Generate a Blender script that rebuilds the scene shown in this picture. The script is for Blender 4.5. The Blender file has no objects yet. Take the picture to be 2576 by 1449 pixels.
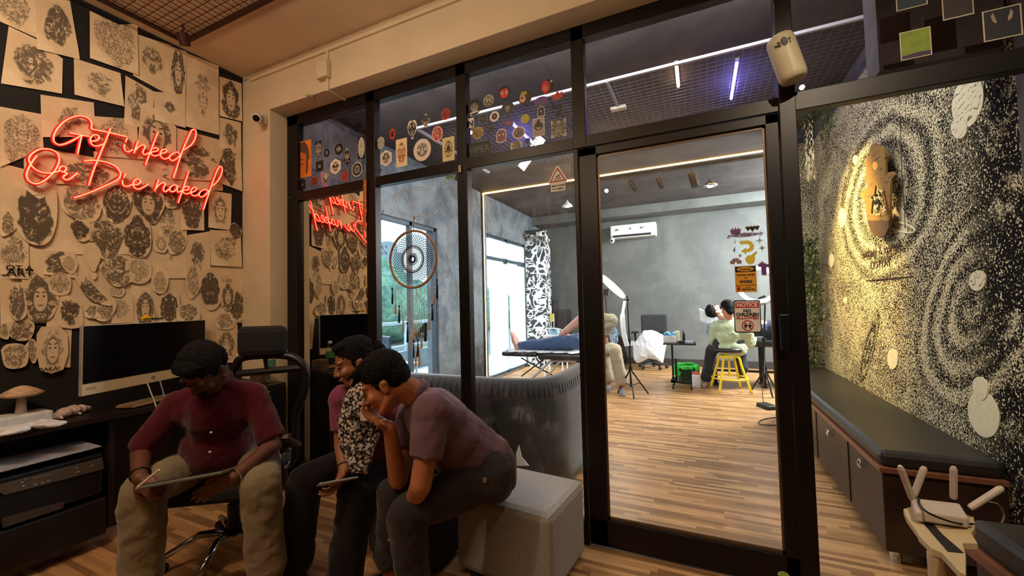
import bpy, math, random
from mathutils import Vector, Matrix, noise
random.seed(7)
S = bpy.context.scene
COL = S.collection
PI = math.pi

# ------------------------------------------------------------------ camera
F_PX, CX, CY = 1021.0, 1288.0, 724.5
def cam_axes(yaw, pitch, roll):
    y, p, r = map(math.radians, (yaw, pitch, roll))
    F = Vector((-math.sin(y)*math.cos(p), math.cos(y)*math.cos(p), math.sin(p)))
    R = Vector((math.cos(y), math.sin(y), 0.0)); U = R.cross(F)
    return R*math.cos(r)+U*math.sin(r), -R*math.sin(r)+U*math.cos(r), F
CR, CU, CF = cam_axes(24.64, 2.24, -1.347)
CAM = Vector((0, 0, 1.35))
cd = bpy.data.cameras.new('camera'); cam = bpy.data.objects.new('camera', cd); COL.objects.link(cam)
cd.sensor_fit = 'HORIZONTAL'; cd.sensor_width = 36.0; cd.lens = F_PX/2576*36.0
cd.clip_start = 0.02; cd.clip_end = 400
cam.matrix_world = Matrix(((CR.x, CU.x, -CF.x, CAM.x), (CR.y, CU.y, -CF.y, CAM.y), (CR.z, CU.z, -CF.z, CAM.z), (0, 0, 0, 1)))
S.camera = cam
# points of the place read off the photograph: a pixel ray met with a known plane of the room
def ray(px, py): return CR*((px-CX)/F_PX) - CU*((py-CY)/F_PX) + CF
def onX(px, py, X): d = ray(px, py); return CAM+d*((X-CAM.x)/d.x)
def onY(px, py, Y): d = ray(px, py); return CAM+d*((Y-CAM.y)/d.y)
def onZ(px, py, Z): d = ray(px, py); return CAM+d*((Z-CAM.z)/d.z)
def at(px, py, dist): return CAM+ray(px, py)*dist

# ------------------------------------------------------------------ view, world, big lights
S.view_settings.view_transform = 'Standard'; S.view_settings.look = 'None'
S.view_settings.exposure = 0.0; S.view_settings.gamma = 1.0; S.view_settings.use_curve_mapping = False
w = bpy.data.worlds.new('sky'); S.world = w; w.use_nodes = True
wn = w.node_tree.nodes; wl = w.node_tree.links; wn.clear()
wo = wn.new('ShaderNodeOutputWorld'); wb = wn.new('ShaderNodeBackground')
wt = wn.new('ShaderNodeTexCoord'); ws = wn.new('ShaderNodeSeparateXYZ'); wr = wn.new('ShaderNodeValToRGB')
wr.color_ramp.elements[0].position = 0.0; wr.color_ramp.elements[0].color = (.62, .86, .95, 1)
wr.color_ramp.elements[1].position = 0.6; wr.color_ramp.elements[1].color = (.50, .74, .95, 1)
wl.new(wt.outputs['Generated'], ws.inputs[0]); wl.new(ws.outputs['Z'], wr.inputs[0]); wl.new(wr.outputs[0], wb.inputs[0])
wb.inputs[1].default_value = 1.9; wl.new(wb.outputs[0], wo.inputs[0])

def lamp(name, kind, loc, power, color, size=None, size_y=None, aim=None, spot=None, blend=.5, label='', cat='lamp'):
    d = bpy.data.lights.new(name, kind); d.energy = power; d.color = color
    if kind == 'AREA':
        d.size = size
        if size_y: d.shape = 'RECTANGLE'; d.size_y = size_y
    elif size is not None: d.shadow_soft_size = size
    if kind == 'SPOT': d.spot_size = math.radians(spot); d.spot_blend = blend
    o = bpy.data.objects.new(name, d); COL.objects.link(o); o.location = loc
    if aim is not None: o.rotation_euler = (Vector(aim)-Vector(loc)).to_track_quat('-Z', 'Y').to_euler()
    return o
# added warm fill behind the viewer, facing up to bounce off the ceiling
lamp('unseen_uplight', 'AREA', (-1.2, -0.5, 2.35), 66, (1.0, .66, .45), 1.8, .8, aim=(-1.2, -.49, 3.3))
# added unseen spot brightening the glass partition; then the ceiling spot on the router corner
lamp('partition_fill_spot', 'SPOT', (-0.9, 0.0, 2.6), 30, (1.0, .80, .56), .02, aim=(-1.2, 2.26, 2.25), spot=92, blend=.8)
lamp('corner_spot_light', 'SPOT', (0.9, 0.3, 3.2), 120, (1.0, .84, .62), .02, aim=(.95, 2.3, 1.1), spot=78, blend=.7)
lamp('drawing_wall_fill', 'AREA', (-1.9, -0.2, 3.27), 50, (1.0, .76, .54), 1.1, .14, aim=(-3.41, 0.9, 1.2))  # added unseen strip that brightens the drawings on the left wall
# added studio fill panels, unseen: behind the beam and past the mural wall
lamp('studio_fill_light', 'AREA', (-1.2, 2.66, 3.24), 110, (.93, .98, 1.0), 3.8, .22, aim=(-1.2, 5.4, 0.6))
lamp('studio_fill_light', 'AREA', (2.1, 7.3, 3.0), 620, (.93, .98, 1.0), 1.4, 1.6, aim=(-.4, 7.3, .6))
lamp('studio_fill_light', 'AREA', (-1.1, 8.3, 3.1), 60, (.93, .98, 1.0), 2.6, .3, aim=(-1.1, 7.2, 0)) if False else None
# daylight: bright overcast sky pouring in from above the balcony
lamp('daylight', 'AREA', (-6.2, 4.6, 4.9), 300, (.75, .90, 1.0), 4.5, 3.0, aim=(-2.4, 4.4, .6))
lamp('daylight', 'AREA', (-6.4, 7.6, 4.2), 900, (.85, .95, 1.0), 3.0, 3.0, aim=(-2.6, 7.2, .8))
# yellow spot on the mural
lamp('mural_spot_light', 'SPOT', (0.25, 4.0, 2.9), 620, (1.0, .74, .26), .02, aim=(1.25, 4.3, 1.75), spot=66, blend=1.0)

# ------------------------------------------------------------------ material tools
class N:
    """tiny math-expression writer for shader node trees"""
    t = None
    def __init__(s, sock): s.s = sock
    @staticmethod
    def op(o, *a):
        n = N.t.nodes.new('ShaderNodeMath'); n.operation = o
        for i, x in enumerate(a):
            if isinstance(x, N): N.t.links.new(x.s, n.inputs[i])
            else: n.inputs[i].default_value = x
        return N(n.outputs[0])
    def __add__(s, o): return N.op('ADD', s, o)
    __radd__ = __add__
    def __sub__(s, o): return N.op('SUBTRACT', s, o)
    def __rsub__(s, o): return N.op('SUBTRACT', o, s)
    def __mul__(s, o): return N.op('MULTIPLY', s, o)
    __rmul__ = __mul__
    def __truediv__(s, o): return N.op('DIVIDE', s, o)
def nsin(a): return N.op('SINE', a)
def ncos(a): return N.op('COSINE', a)
def nabs(a): return N.op('ABSOLUTE', a)
def nmax(a, b): return N.op('MAXIMUM', a, b)
def nmin(a, b): return N.op('MINIMUM', a, b)
def nsqrt(a): return N.op('SQRT', a)
def natan2(a, b): return N.op('ARCTAN2', a, b)
def sstep(x, a, b):
    n = N.t.nodes.new('ShaderNodeMapRange'); n.interpolation_type = 'SMOOTHSTEP'; n.clamp = True
    N.t.links.new(x.s, n.inputs[0])
    for i, q in ((1, a), (2, b)):
        if isinstance(q, N): N.t.links.new(q.s, n.inputs[i])
        else: n.inputs[i].default_value = q
    return N(n.outputs[0])
def nvec(x, y, z):
    n = N.t.nodes.new('ShaderNodeCombineXYZ')
    for i, q in enumerate((x, y, z)):
        if isinstance(q, N): N.t.links.new(q.s, n.inputs[i])
        else: n.inputs[i].default_value = q
    return N(n.outputs[0])
def nnoise(v, scale, detail=2, rough=.5, dist=0.0):
    n = N.t.nodes.new('ShaderNodeTexNoise'); N.t.links.new(v.s, n.inputs['Vector'])
    n.inputs['Scale'].default_value = scale; n.inputs['Detail'].default_value = detail
    n.inputs['Roughness'].default_value = rough; n.inputs['Distortion'].default_value = dist
    return N(n.outputs[0])
def coords(kind='Object'):
    n = N.t.nodes.new('ShaderNodeTexCoord'); return N(n.outputs[kind])
def sep(v):
    n = N.t.nodes.new('ShaderNodeSeparateXYZ'); N.t.links.new(v.s, n.inputs[0]); return tuple(N(n.outputs[i]) for i in range(3))
def nmix(f, a, b):
    n = N.t.nodes.new('ShaderNodeMix'); n.data_type = 'RGBA'
    for k, q in ((0, f), (6, a), (7, b)):
        if isinstance(q, N): N.t.links.new(q.s, n.inputs[k])
        else: n.inputs[k].default_value = q if k == 0 else tuple(q[:3])+(1,)
    return N(n.outputs[2])
def lin(c):
    return tuple((x/12.92 if x <= .04045 else ((x+.055)/1.055)**2.4) for x in (v/255 for v in c))
def newmat(name):
    m = bpy.data.materials.new(name); m.use_nodes = True; N.t = m.node_tree
    return m, m.node_tree.nodes['Principled BSDF']
def setin(b, k, v):
    if isinstance(v, N): N.t.links.new(v.s, b.inputs[k])
    else: b.inputs[k].default_value = v
MATS = {}
def mat(name, rgb, rough=.6, metal=0.0, var=.12, scale=30.0, bump=0.0, bscale=None, spec=.5, emit=None, estr=0.0, alpha=None, coat=0.0, sheen=0.0):
    """plain surface with slight procedural tone variation"""
    if name in MATS: return MATS[name]
    m, b = newmat(name)
    c = lin(rgb); v = nnoise(coords(), scale, 3)
    lo = tuple(x*(1-var) for x in c); hi = tuple(min(1, x*(1+var)) for x in c)
    setin(b, 'Base Color', nmix(sstep(v, .3, .7), lo, hi))
    b.inputs['Roughness'].default_value = rough; b.inputs['Metallic'].default_value = metal
    b.inputs['Specular IOR Level'].default_value = spec
    if coat: b.inputs['Coat Weight'].default_value = coat
    if sheen: b.inputs['Sheen Weight'].default_value = sheen
    if emit: b.inputs['Emission Color'].default_value = lin(emit)+(1,); b.inputs['Emission Strength'].default_value = estr
    if bump:
        n = N.t.nodes.new('ShaderNodeBump'); n.inputs['Strength'].default_value = bump; n.inputs['Distance'].default_value = .01
        N.t.links.new(nnoise(coords(), bscale or scale*3, 4, .6).s, n.inputs['Height']); N.t.links.new(n.outputs[0], b.inputs['Normal'])
    MATS[name] = m; return m
def glow(name, rgb, strength):
    if name in MATS: return MATS[name]
    m, b = newmat(name); b.inputs['Base Color'].default_value = lin(rgb)+(1,)
    b.inputs['Emission Color'].default_value = lin(rgb)+(1,); b.inputs['Emission Strength'].default_value = strength
    MATS[name] = m; return m
def glassmat(name, refl=.5, tint=(1, 1, 1), smear=0.0, rough=0.0):
    """clear pane: see-through with a fresnel reflection; optional dusty smears"""
    if name in MATS: return MATS[name]
    m = bpy.data.materials.new(name); m.use_nodes = True; t = m.node_tree; N.t = t; t.nodes.clear()
    out = t.nodes.new('ShaderNodeOutputMaterial'); tr = t.nodes.new('ShaderNodeBsdfTransparent'); gl = t.nodes.new('ShaderNodeBsdfGlossy')
    tr.inputs[0].default_value = tint+(1,); gl.inputs['Roughness'].default_value = rough
    fr = t.nodes.new('ShaderNodeFresnel'); fr.inputs[0].default_value = 1.45
    ge = t.nodes.new('ShaderNodeNewGeometry'); f = N(fr.outputs[0])*refl*2.0*(1.0-N(ge.outputs['Backfacing']))
    mx = t.nodes.new('ShaderNodeMixShader'); t.links.new(f.s, mx.inputs[0]); t.links.new(tr.outputs[0], mx.inputs[1]); t.links.new(gl.outputs[0], mx.inputs[2])
    last = mx
    if smear:
        x, y, z = sep(coords())
        a = nnoise(nvec(x, y, z), 2.2, 5, .6, 2.5); b2 = nnoise(nvec(x*1.0, y, z*.35), 14, 4, .7, 1.5)
        d = sstep(a, .45, .75)*sstep(b2, .35, .75)*smear
        df = t.nodes.new('ShaderNodeBsdfDiffuse'); df.inputs[0].default_value = (.8, .85, .9, 1)
        m2 = t.nodes.new('ShaderNodeMixShader'); t.links.new(d.s, m2.inputs[0]); t.links.new(mx.outputs[0], m2.inputs[1]); t.links.new(df.outputs[0], m2.inputs[2]); last = m2
    t.links.new(last.outputs[0], out.inputs[0]); MATS[name] = m; return m

def translucent(name, rgb, f=.5):
    m = mat(name, rgb, .5, var=.02); t = m.node_tree; b = t.nodes['Principled BSDF']; o = t.nodes['Material Output']
    if 'tl' not in t.nodes:
        tl = t.nodes.new('ShaderNodeBsdfTranslucent'); tl.name = 'tl'; tl.inputs[0].default_value = lin(rgb)+(1,); mx = t.nodes.new('ShaderNodeMixShader'); mx.inputs[0].default_value = f
        t.links.new(b.outputs[0], mx.inputs[1]); t.links.new(tl.outputs[0], mx.inputs[2]); t.links.new(mx.outputs[0], o.inputs[0])
    return m

# ------------------------------------------------------------------ mesh tools
ORG = {}
def V(*a): return Vector(a)
def frame(d):
    d = d.normalized(); a = V(0, 0, 1) if abs(d.z) < .9 else V(1, 0, 0)
    x = d.cross(a).normalized(); return x, d.cross(x).normalized()
class MB:
    def __init__(s): s.v = []; s.f = []; s.m = []; s.mi = 0; s.uv = None
    def add(s, vs, fs):
        k = len(s.v); s.v += [Vector(p) for p in vs]; s.f += [tuple(i+k for i in q) for q in fs]; s.m += [s.mi]*len(fs); return s
    def box(s, c, size, R=None, taper=1.0):
        c = Vector(c); hx, hy, hz = (q/2 for q in size); vs = []
        for z in (-1, 1):
            k = taper if z > 0 else 1.0
            for x, y in ((-1, -1), (1, -1), (1, 1), (-1, 1)):
                p = V(x*hx*k, y*hy*k, z*hz); vs.append(c+(R @ p if R else p))
        return s.add(vs, [(3, 2, 1, 0), (4, 5, 6, 7), (0, 1, 5, 4), (1, 2, 6, 5), (2, 3, 7, 6), (3, 0, 4, 7)])
    def span(s, a, b):
        a = Vector(a); b = Vector(b); return s.box((a+b)/2, (abs(b.x-a.x), abs(b.y-a.y), abs(b.z-a.z)))
    def tube(s, path, r, seg=10, closed=False, flat=None, up=None, cap=True):
        P = [Vector(p) for p in path]; n = len(P)
        rs = list(r) if isinstance(r, (list, tuple)) else [r]*n
        vs = []; prev = None
        for i, p in enumerate(P):
            if closed: d = P[(i+1) % n]-P[i-1]
            else: d = P[min(i+1, n-1)]-P[max(i-1, 0)]
            if d.length < 1e-9: d = V(0, 0, 1)
            d.normalize()
            if up is not None:
                x = Vector(up)-d*Vector(up).dot(d); x = x.normalized() if x.length > 1e-6 else frame(d)[0]
            elif prev is None: x = frame(d)[0]
            else:
                x = prev-d*prev.dot(d); x = x.normalized() if x.length > 1e-6 else frame(d)[0]
            prev = x; y = d.cross(x)
            ra = rs[i]; rb = ra*(flat if flat else 1.0)
            if isinstance(ra, (tuple, list)): ra, rb = ra
            for k in range(seg):
                a = 2*PI*k/seg; vs.append(p+x*(ra*math.cos(a))+y*(rb*math.sin(a)))
        fs = []
        m = n if closed else n-1
        for i in range(m):
            for k in range(seg):
                a = i*seg+k; b = i*seg+(k+1) % seg; c = ((i+1) % n)*seg+(k+1) % seg; e = ((i+1) % n)*seg+k
                fs.append((a, b, c, e))
        if cap and not closed:
            fs.append(tuple(range(seg-1, -1, -1))); fs.append(tuple((n-1)*seg+k for k in range(seg)))
        return s.add(vs, fs)
    def cyl(s, a, b, r, r2=None, seg=16): return s.tube([a, b], [r, r if r2 is None else r2], seg)
    def ell(s, c, rad, R=None, seg=20, rings=12):
        c = Vector(c); vs = []; fs = []
        for i in range(rings+1):
            t = PI*i/rings
            for k in range(seg):
                a = 2*PI*k/seg; p = V(rad[0]*math.sin(t)*math.cos(a), rad[1]*math.sin(t)*math.sin(a), rad[2]*math.cos(t))
                vs.append(c+(R @ p if R else p))
        for i in range(rings):
            for k in range(seg):
                fs.append((i*seg+k, (i+1)*seg+k, (i+1)*seg+(k+1) % seg, i*seg+(k+1) % seg))
        return s.add(vs, fs)
    def cap(s, a, b, ra, rb, seg=14):
        """capsule tapering from a to b"""
        a = Vector(a); b = Vector(b); s.tube([a, a.lerp(b, .5), b], [ra, (ra+rb)/2, rb], seg); s.ell(a, (ra,)*3, seg=seg, rings=8); return s.ell(b, (rb,)*3, seg=seg, rings=8)
    def lathe(s, prof, c, seg=28, axis=None):
        c = Vector(c); vs = []; fs = []
        d = Vector(axis).normalized() if axis else V(0, 0, 1); x, y = (V(1, 0, 0), V(0, 1, 0)) if not axis else frame(d)
        for r, z in prof:
            for k in range(seg):
                a = 2*PI*k/seg; vs.append(c+d*z+x*(r*math.cos(a))+y*(r*math.sin(a)))
        for i in range(len(prof)-1):
            for k in range(seg): fs.append((i*seg+k, i*seg+(k+1) % seg, (i+1)*seg+(k+1) % seg, (i+1)*seg+k))
        fs.append(tuple(range(seg-1, -1, -1))); fs.append(tuple((len(prof)-1)*seg+k for k in range(seg)))
        return s.add(vs, fs)
    def prism(s, poly, n):
        """poly: world points of the front outline, n: thickness vector to the back"""
        k = len(poly); n = Vector(n); P = [Vector(p) for p in poly]; vs = P+[p+n for p in P]
        fs = [tuple(range(k)), tuple(range(2*k-1, k-1, -1))]+[(i, k+i, k+(i+1) % k, (i+1) % k) for i in range(k)]
        return s.add(vs, fs)
    def torus(s, c, R, r, axis=(0, 0, 1), seg=40, rs=8, sx=None, sy=None, ea=1, eb=1):
        x, y = (Vector(sx), Vector(sy)) if sx is not None else frame(Vector(axis))
        c = Vector(c); return s.tube([c+x*(R*ea*math.cos(2*PI*k/seg))+y*(R*eb*math.sin(2*PI*k/seg)) for k in range(seg)], r, rs, closed=True)
    def build(s, name, m, parent=None, smooth=False, bevel=0.0, label=None, remesh=0, sm=0, disp=0, dscale=.08, subsurf=0, org=None, solid=0):
        me = bpy.data.meshes.new(name)
        if parent is not None: o0 = ORG[parent.name]
        elif org is not None: o0 = Vector(org)
        else:
            xs = [p.x for p in s.v]; ys = [p.y for p in s.v]; zs = [p.z for p in s.v]
            o0 = V((min(xs)+max(xs))/2, (min(ys)+max(ys))/2, min(zs))
        me.from_pydata([p-o0 for p in s.v], [], s.f)
        ms = m if isinstance(m, (list, tuple)) else [m]
        for q in ms: me.materials.append(q)
        if len(ms) > 1: me.polygons.foreach_set('material_index', s.m)
        if s.uv:
            ul = me.uv_layers.new(name='UVMap')
            for l in me.loops: ul.data[l.index].uv = s.uv[l.vertex_index]
        if smooth or remesh: me.polygons.foreach_set('use_smooth', [True]*len(me.polygons))
        me.update()
        o = bpy.data.objects.new(name, me); COL.objects.link(o); ORG[o.name] = o0
        if parent is not None: o.parent = parent
        else: o.location = o0
        if label: o['label'] = label
        if solid: q = o.modifiers.new('thick', 'SOLIDIFY'); q.thickness = solid; q.offset = 0
        if bevel: q = o.modifiers.new('bevel', 'BEVEL'); q.width = bevel; q.segments = 2; q.limit_method = 'ANGLE'
        if remesh: q = o.modifiers.new('skin', 'REMESH'); q.mode = 'VOXEL'; q.voxel_size = remesh; q.use_smooth_shade = True
        if sm: q = o.modifiers.new('soft', 'SMOOTH'); q.factor = .5; q.iterations = sm
        if disp:
            tx = bpy.data.textures.get('folds%g' % dscale) or bpy.data.textures.new('folds%g' % dscale, 'CLOUDS'); tx.noise_scale = dscale
            q = o.modifiers.new('folds', 'DISPLACE'); q.texture = tx; q.strength = disp; q.mid_level = .5
        if subsurf: q = o.modifiers.new('sub', 'SUBSURF'); q.levels = subsurf; q.render_levels = subsurf
        return o
def tag(o, label, cat, group=None, kind=None):
    if kind: o['kind'] = kind
    if label: o['label'] = label
    if cat: o['category'] = cat
    if group: o['group'] = group
    return o
def thing(name, loc, label, cat, group=None):
    o = bpy.data.objects.new(name, None); COL.objects.link(o); o.location = loc; ORG[o.name] = Vector(loc); o.empty_display_size = .05
    return tag(o, label, cat, group)
def struct(name, mb, m, **k):
    o = mb.build(name, m, **k); o['kind'] = 'structure'; return o
def spart(name, mb, m, parent, **k): return mb.build(name, m, parent, **k)
def text(body, size, org, xd, yd, name, m, parent, align='CENTER', depth=.0006, stretch=1.0, shear=0.0, bold=0.0, fitw=None):
    """lettering as its own mesh; org = baseline anchor, xd/yd = reading and upward directions"""
    cu = bpy.data.curves.new(name, 'FONT'); cu.body = body; cu.size = size; cu.align_x = align; cu.extrude = depth; cu.resolution_u = 3; cu.shear = shear; cu.offset = bold
    tmp = bpy.data.objects.new(name, cu); COL.objects.link(tmp)
    dg = bpy.context.evaluated_depsgraph_get(); dg.update()
    me = bpy.data.meshes.new_from_object(tmp.evaluated_get(dg)); bpy.data.objects.remove(tmp); bpy.data.curves.remove(cu)
    xd = Vector(xd).normalized(); yd = Vector(yd).normalized(); n = xd.cross(yd); o0 = ORG[parent.name] if parent else Vector(org)
    q = 1.0
    if fitw: ws_ = [v.co.x for v in me.vertices]; q = fitw/(max(ws_)-min(ws_))
    for v in me.vertices: v.co = Vector(org)-o0+xd*(v.co.x*stretch*q)+yd*(v.co.y*q)+n*v.co.z
    me.materials.clear(); me.materials.append(m); me.name = name
    o = bpy.data.objects.new(name, me); COL.objects.link(o); ORG[o.name] = o0
    if parent: o.parent = parent
    else: o.location = o0
    return o
def curve(pts, n=6):
    """Catmull-Rom through points"""
    P = [Vector(p) for p in pts]; out = []
    for i in range(len(P)-1):
        a = P[max(i-1, 0)]; b = P[i]; c = P[i+1]; d = P[min(i+2, len(P)-1)]
        for k in range(n):
            t = k/n; out.append(.5*((2*b)+(c-a)*t+(2*a-5*b+4*c-d)*t*t+(3*b-a-3*c+d)*t**3))
    out.append(P[-1]); return out
# ================================================================== THE SETTING
XL, YA, YP, ZC = -3.41, 2.108, 2.26, 3.30      # left wall, beam face, glass partition, ceiling
XM, YB, XS = 1.25, 9.05, -3.38                # mural wall, far studio wall, studio window wall
O0 = (0, 0, 0)
def floor_mat():
    m, b = newmat('strip_parquet'); x, y, z = sep(coords())
    row = N.op('FLOOR', y/.031)
    wn_ = N.t.nodes.new('ShaderNodeTexWhiteNoise'); wn_.noise_dimensions = '1D'; N.t.links.new(row.s, wn_.inputs['W'])
    cell = N.op('FLOOR', x/.42+N(wn_.outputs[0])*7.0)
    w2 = N.t.nodes.new('ShaderNodeTexWhiteNoise'); w2.noise_dimensions = '2D'; N.t.links.new(nvec(row, cell, 0.0).s, w2.inputs['Vector'])
    tone = N(w2.outputs[0])
    grain = nnoise(nvec(x*3.0, y*60.0, 0.0), 1.6, 5, .65, .6)
    c = nmix(sstep(tone, 0.0, 1.0), lin((134, 98, 62)), lin((196, 152, 102)))
    c = nmix(sstep(grain, .45, .75)*.5, c, lin((112, 72, 44)))
    edge = sstep(nabs(y/.031-row-.5), .46, .5)
    c = nmix(edge*.35, c, lin((80, 48, 28)))
    setin(b, 'Base Color', c); setin(b, 'Roughness', .28+grain*.18); b.inputs['Specular IOR Level'].default_value = .45
    return m
def plaster(name, c1, c2, scale=1.3, rough=.85):
    m, b = newmat(name); x, y, z = sep(coords()); n1 = nnoise(nvec(x, y, z), scale, 5, .6, 1.2); n2 = nnoise(nvec(x, y, z), scale*7, 4, .6, .8)
    setin(b, 'Base Color', nmix(sstep(n1*.75+n2*.3, .38, .68), lin(c1), lin(c2))); b.inputs['Roughness'].default_value = rough
    b.inputs['Specular IOR Level'].default_value = .25
    return m
M_WHITE = mat('cream_paint', (206, 190, 158), .75, var=.05, scale=3, bump=.05)
M_BLACKWALL = mat('black_paint', (17, 15, 15), .8, var=.15)
M_GREY = plaster('grey_plaster', (94, 97, 95), (110, 113, 110), .8)
M_DKGREY = plaster('dark_grey_plaster', (72, 68, 68), (92, 88, 86), 1.1)
M_CONC = plaster('blue_grey_plaster', (84, 92, 98), (126, 134, 138), 1.6)
M_FRAME = mat('dark_bronze_frame', (26, 21, 18), .38, .5, var=.1)
M_LEFTW = M_BLACKWALL
def B(*sp):
    m = MB()
    for a, b in sp: m.span(a, b)
    return m
struct('floor', B(((-3.6, -2.4, -.08), (3.2, 9.3, 0))), floor_mat(), org=O0)
struct('ceiling', B(((-3.6, -2.4, ZC), (2.4, 2.2, ZC+.1))), M_WHITE, org=O0)
struct('wall_left', B(((XL-.15, -2.4, 0), (XL, YA+.05, ZC))), M_LEFTW, org=O0)
struct('wall_column', B(((XL-.1, YA, 0), (-3.07, 2.42, ZC))), M_WHITE, org=O0, bevel=.004)
struct('wall_beam', B(((-3.07, YA, 2.955), (2.3, 2.42, ZC))), M_WHITE, org=O0, bevel=.004)
struct('wall_back', B(((-3.6, -2.4, 0), (2.4, -2.25, ZC))), mat('dim_wall', (96, 84, 70), .8), org=O0)
struct('wall_right', B(((2.2, -2.4, 0), (2.35, 2.4, ZC))), mat('dim_wall', (96, 84, 70), .8), org=O0)
# studio shell
struct('ceiling_studio', B(((-3.6, 2.42, ZC), (3.2, 9.3, ZC+.1))), M_DKGREY, org=O0)
struct('wall_far', B(((-3.6, YB, 0), (3.2, YB+.15, ZC))), M_GREY, org=O0)
struct('wall_studio_right', B(((3.0, 5.7, 0), (3.15, 9.2, ZC)), ((1.4, 5.62, 0), (3.1, 5.75, ZC))), M_GREY, org=O0)
struct('trim_1', B(((-3.4, 8.55, 3.12), (3.0, YB, ZC))), M_GREY, org=O0)
sk = mat('dark_skirting', (52, 48, 46), .5)
struct('baseboard_far', B(((-2.9, YB-.02, 0), (3.0, YB, .14))), sk, org=O0, bevel=.003)
M_CONC2 = M_CONC
# window wall of the studio: openings for window 2 (Y 2.75-4.84) and window 3 (Y 6.3-8.1)
W1, W2, W3, W4 = 2.75, 4.84, 6.32, 8.1
struct('wall_studio_left', B(((XS-.2, 2.42, 0), (XS, W1, ZC)), ((XS-.2, W1, 2.46), (XS, W2, ZC)), ((XS-.2, W1, 0), (XS, W2, .34)),
    ((XS-.2, W2, 0), (XS, W3, ZC)), ((XS-.2, W3, 2.62), (XS, W4, ZC)), ((XS-.2, W4, 0), (XS, 9.2, ZC))), M_CONC, org=O0)
G_OUT = glassmat('window_glass', .5)
def window(name, y0, y1, z0, z1, ms, ts, t=.05):
    m = MB(); x0, x1 = XS-.09, XS-.03
    m.span((x0, y0, z0), (x1, y0+t, z1)).span((x0, y1-t, z0), (x1, y1, z1)).span((x0, y0, z0), (x1, y1, z0+t)).span((x0, y0, z1-t), (x1, y1, z1))
    for q in ms: m.span((x0, q-t/2, z0), (x1, q+t/2, z1))
    for q in ts: m.span((x0, y0, q-t/2), (x1, y1, q+t/2))
    o = struct(name, m, mat('grey_window_frame', (70, 82, 92), .45, .4), org=O0)
    p = MB().span((XS-.063, y0+t/2, z0+t/2), (XS-.057, y1-t/2, z1-t/2)); spart('pane', p, G_OUT, o)
    return o
window('window_2', W1, W2, .34, 2.46, [4.28], [])
w3 = window('window_3', W3, W4, 0.02, 2.62, [7.2], [2.2])
bl = MB()                                             # venetian blinds
for (a, b_, z0, z1) in ((W3+.08, 7.16, .1, 2.14), (7.25, W4-.08, .1, 2.14), (W3+.08, 7.16, 2.24, 2.54), (7.25, W4-.08, 2.24, 2.54)):
    z = z0
    while z < z1:
        bl.box((XS+.0, (a+b_)/2, z), (.030, b_-a, .0015), Matrix.Rotation(1.15, 3, 'Y')); z += .03
spart('venetian_blind', bl, translucent('blind_slat', (236, 242, 242), .75), w3)
# column with calligraphy
def script_mat():
    m, b = newmat('painted_calligraphy'); x, y, z = sep(coords())
    wv = nnoise(nvec(x*1.0, y, z*1.2), 3.6, 0, .5, 1.6); w2 = nnoise(nvec(y*1.3, x, z*1.1+3.0), 3.0, 0, .5, 2.2)
    s = nmax(1.0-sstep(nabs(wv-.5), .055, .068), 1.0-sstep(nabs(w2-.5), .04, .052))
    s = s*(1.0-sstep(z, 2.45, 2.9)*sstep(nnoise(nvec(x, y, z), 9, 1), .45, .5))
    setin(b, 'Base Color', nmix(s, lin((50, 54, 58)), lin((226, 232, 232)))); b.inputs['Roughness'].default_value = .7
    return m
struct('wall_calligraphy_column', B(((XS, 8.1, 0), (-2.95, 8.5, 2.93))), script_mat(), org=O0)

# ------------------------------------------------------------------ mural wall
g1 = onX(2212, 500, XM); g2 = onX(2440, 770, XM); g3 = onX(2185, 880, XM)
def mural_mat():
    m, b = newmat('galaxy_mural'); x, y, z = sep(coords())
    yy = y+x*1.0
    n1 = nnoise(nvec(x, y, z), 2.3, 4, .65, .8); spk = nnoise(nvec(x, y, z), 105, 2, .6, .3); dots = nnoise(nvec(x, y, z), 75, 0)
    wob = nnoise(nvec(x, y, z), 3.0, 3, .5)-.5
    def gal(c, ang, ea, eb, k, tw):
        dy = (y-c.y); dz = (z-c.z); ca, sa = math.cos(ang), math.sin(ang)
        u = (dy*ca+dz*sa)*(1/ea); v = (dz*ca-dy*sa)*(1/eb)
        r = nsqrt(u*u+v*v)+wob*.22; th = natan2(v, u)
        rings = nsin(r*k+th*tw)*.5+.5
        env = 1.0-sstep(r, .85, 1.15)
        return rings, env, r
    r1, e1, q1 = gal(g1, 0, .95, .62, 26, 1); r2, e2, q2 = gal(g2, -.75, .72, .40, 24, 1); r3, e3, q3 = gal(g3, -.9, .42, .09, 14, 1)
    d = .40+n1*.24                                  # ink density threshold field
    d = d*(1.0-e1)+(.455+r1*.11)*e1
    d = d*(1.0-e2)+(.475+r2*.11)*e2
    d = d*(1.0-e3)+(.42+r3*.1)*e3
    ink = sstep(spk-d+.03, -.02, .02)                # 1 = paper
    side = sstep(y, 2.6, 3.1)
    d2 = sstep(dots, .36, .40)
    ink2 = ink*side+(nmax(ink, d2*sstep(n1, .40, .5)))*(1.0-side)
    setin(b, 'Base Color', nmix(ink2, lin((206, 190, 150)), lin((20, 16, 13)))); b.inputs['Roughness'].default_value = .9; b.inputs['Specular IOR Level'].default_value = .08
    return m
MM = mural_mat(); ZM = 3.12
wr_ = struct('wall_mural', B(((XM, 2.42, 0), (XM+.12, 5.6, ZM))), MM, org=O0)
struct('wall_mural_end', B(((.98, 5.6, 0), (XM+.14, 5.74, ZM))), MM, org=O0)
struct('trim_3', B(((XM+.01, 2.42, ZM), (XM+.12, 5.6, ZC)), ((.98, 5.61, ZM), (XM+.14, 5.74, ZC))), M_DKGREY, org=O0)
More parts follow.
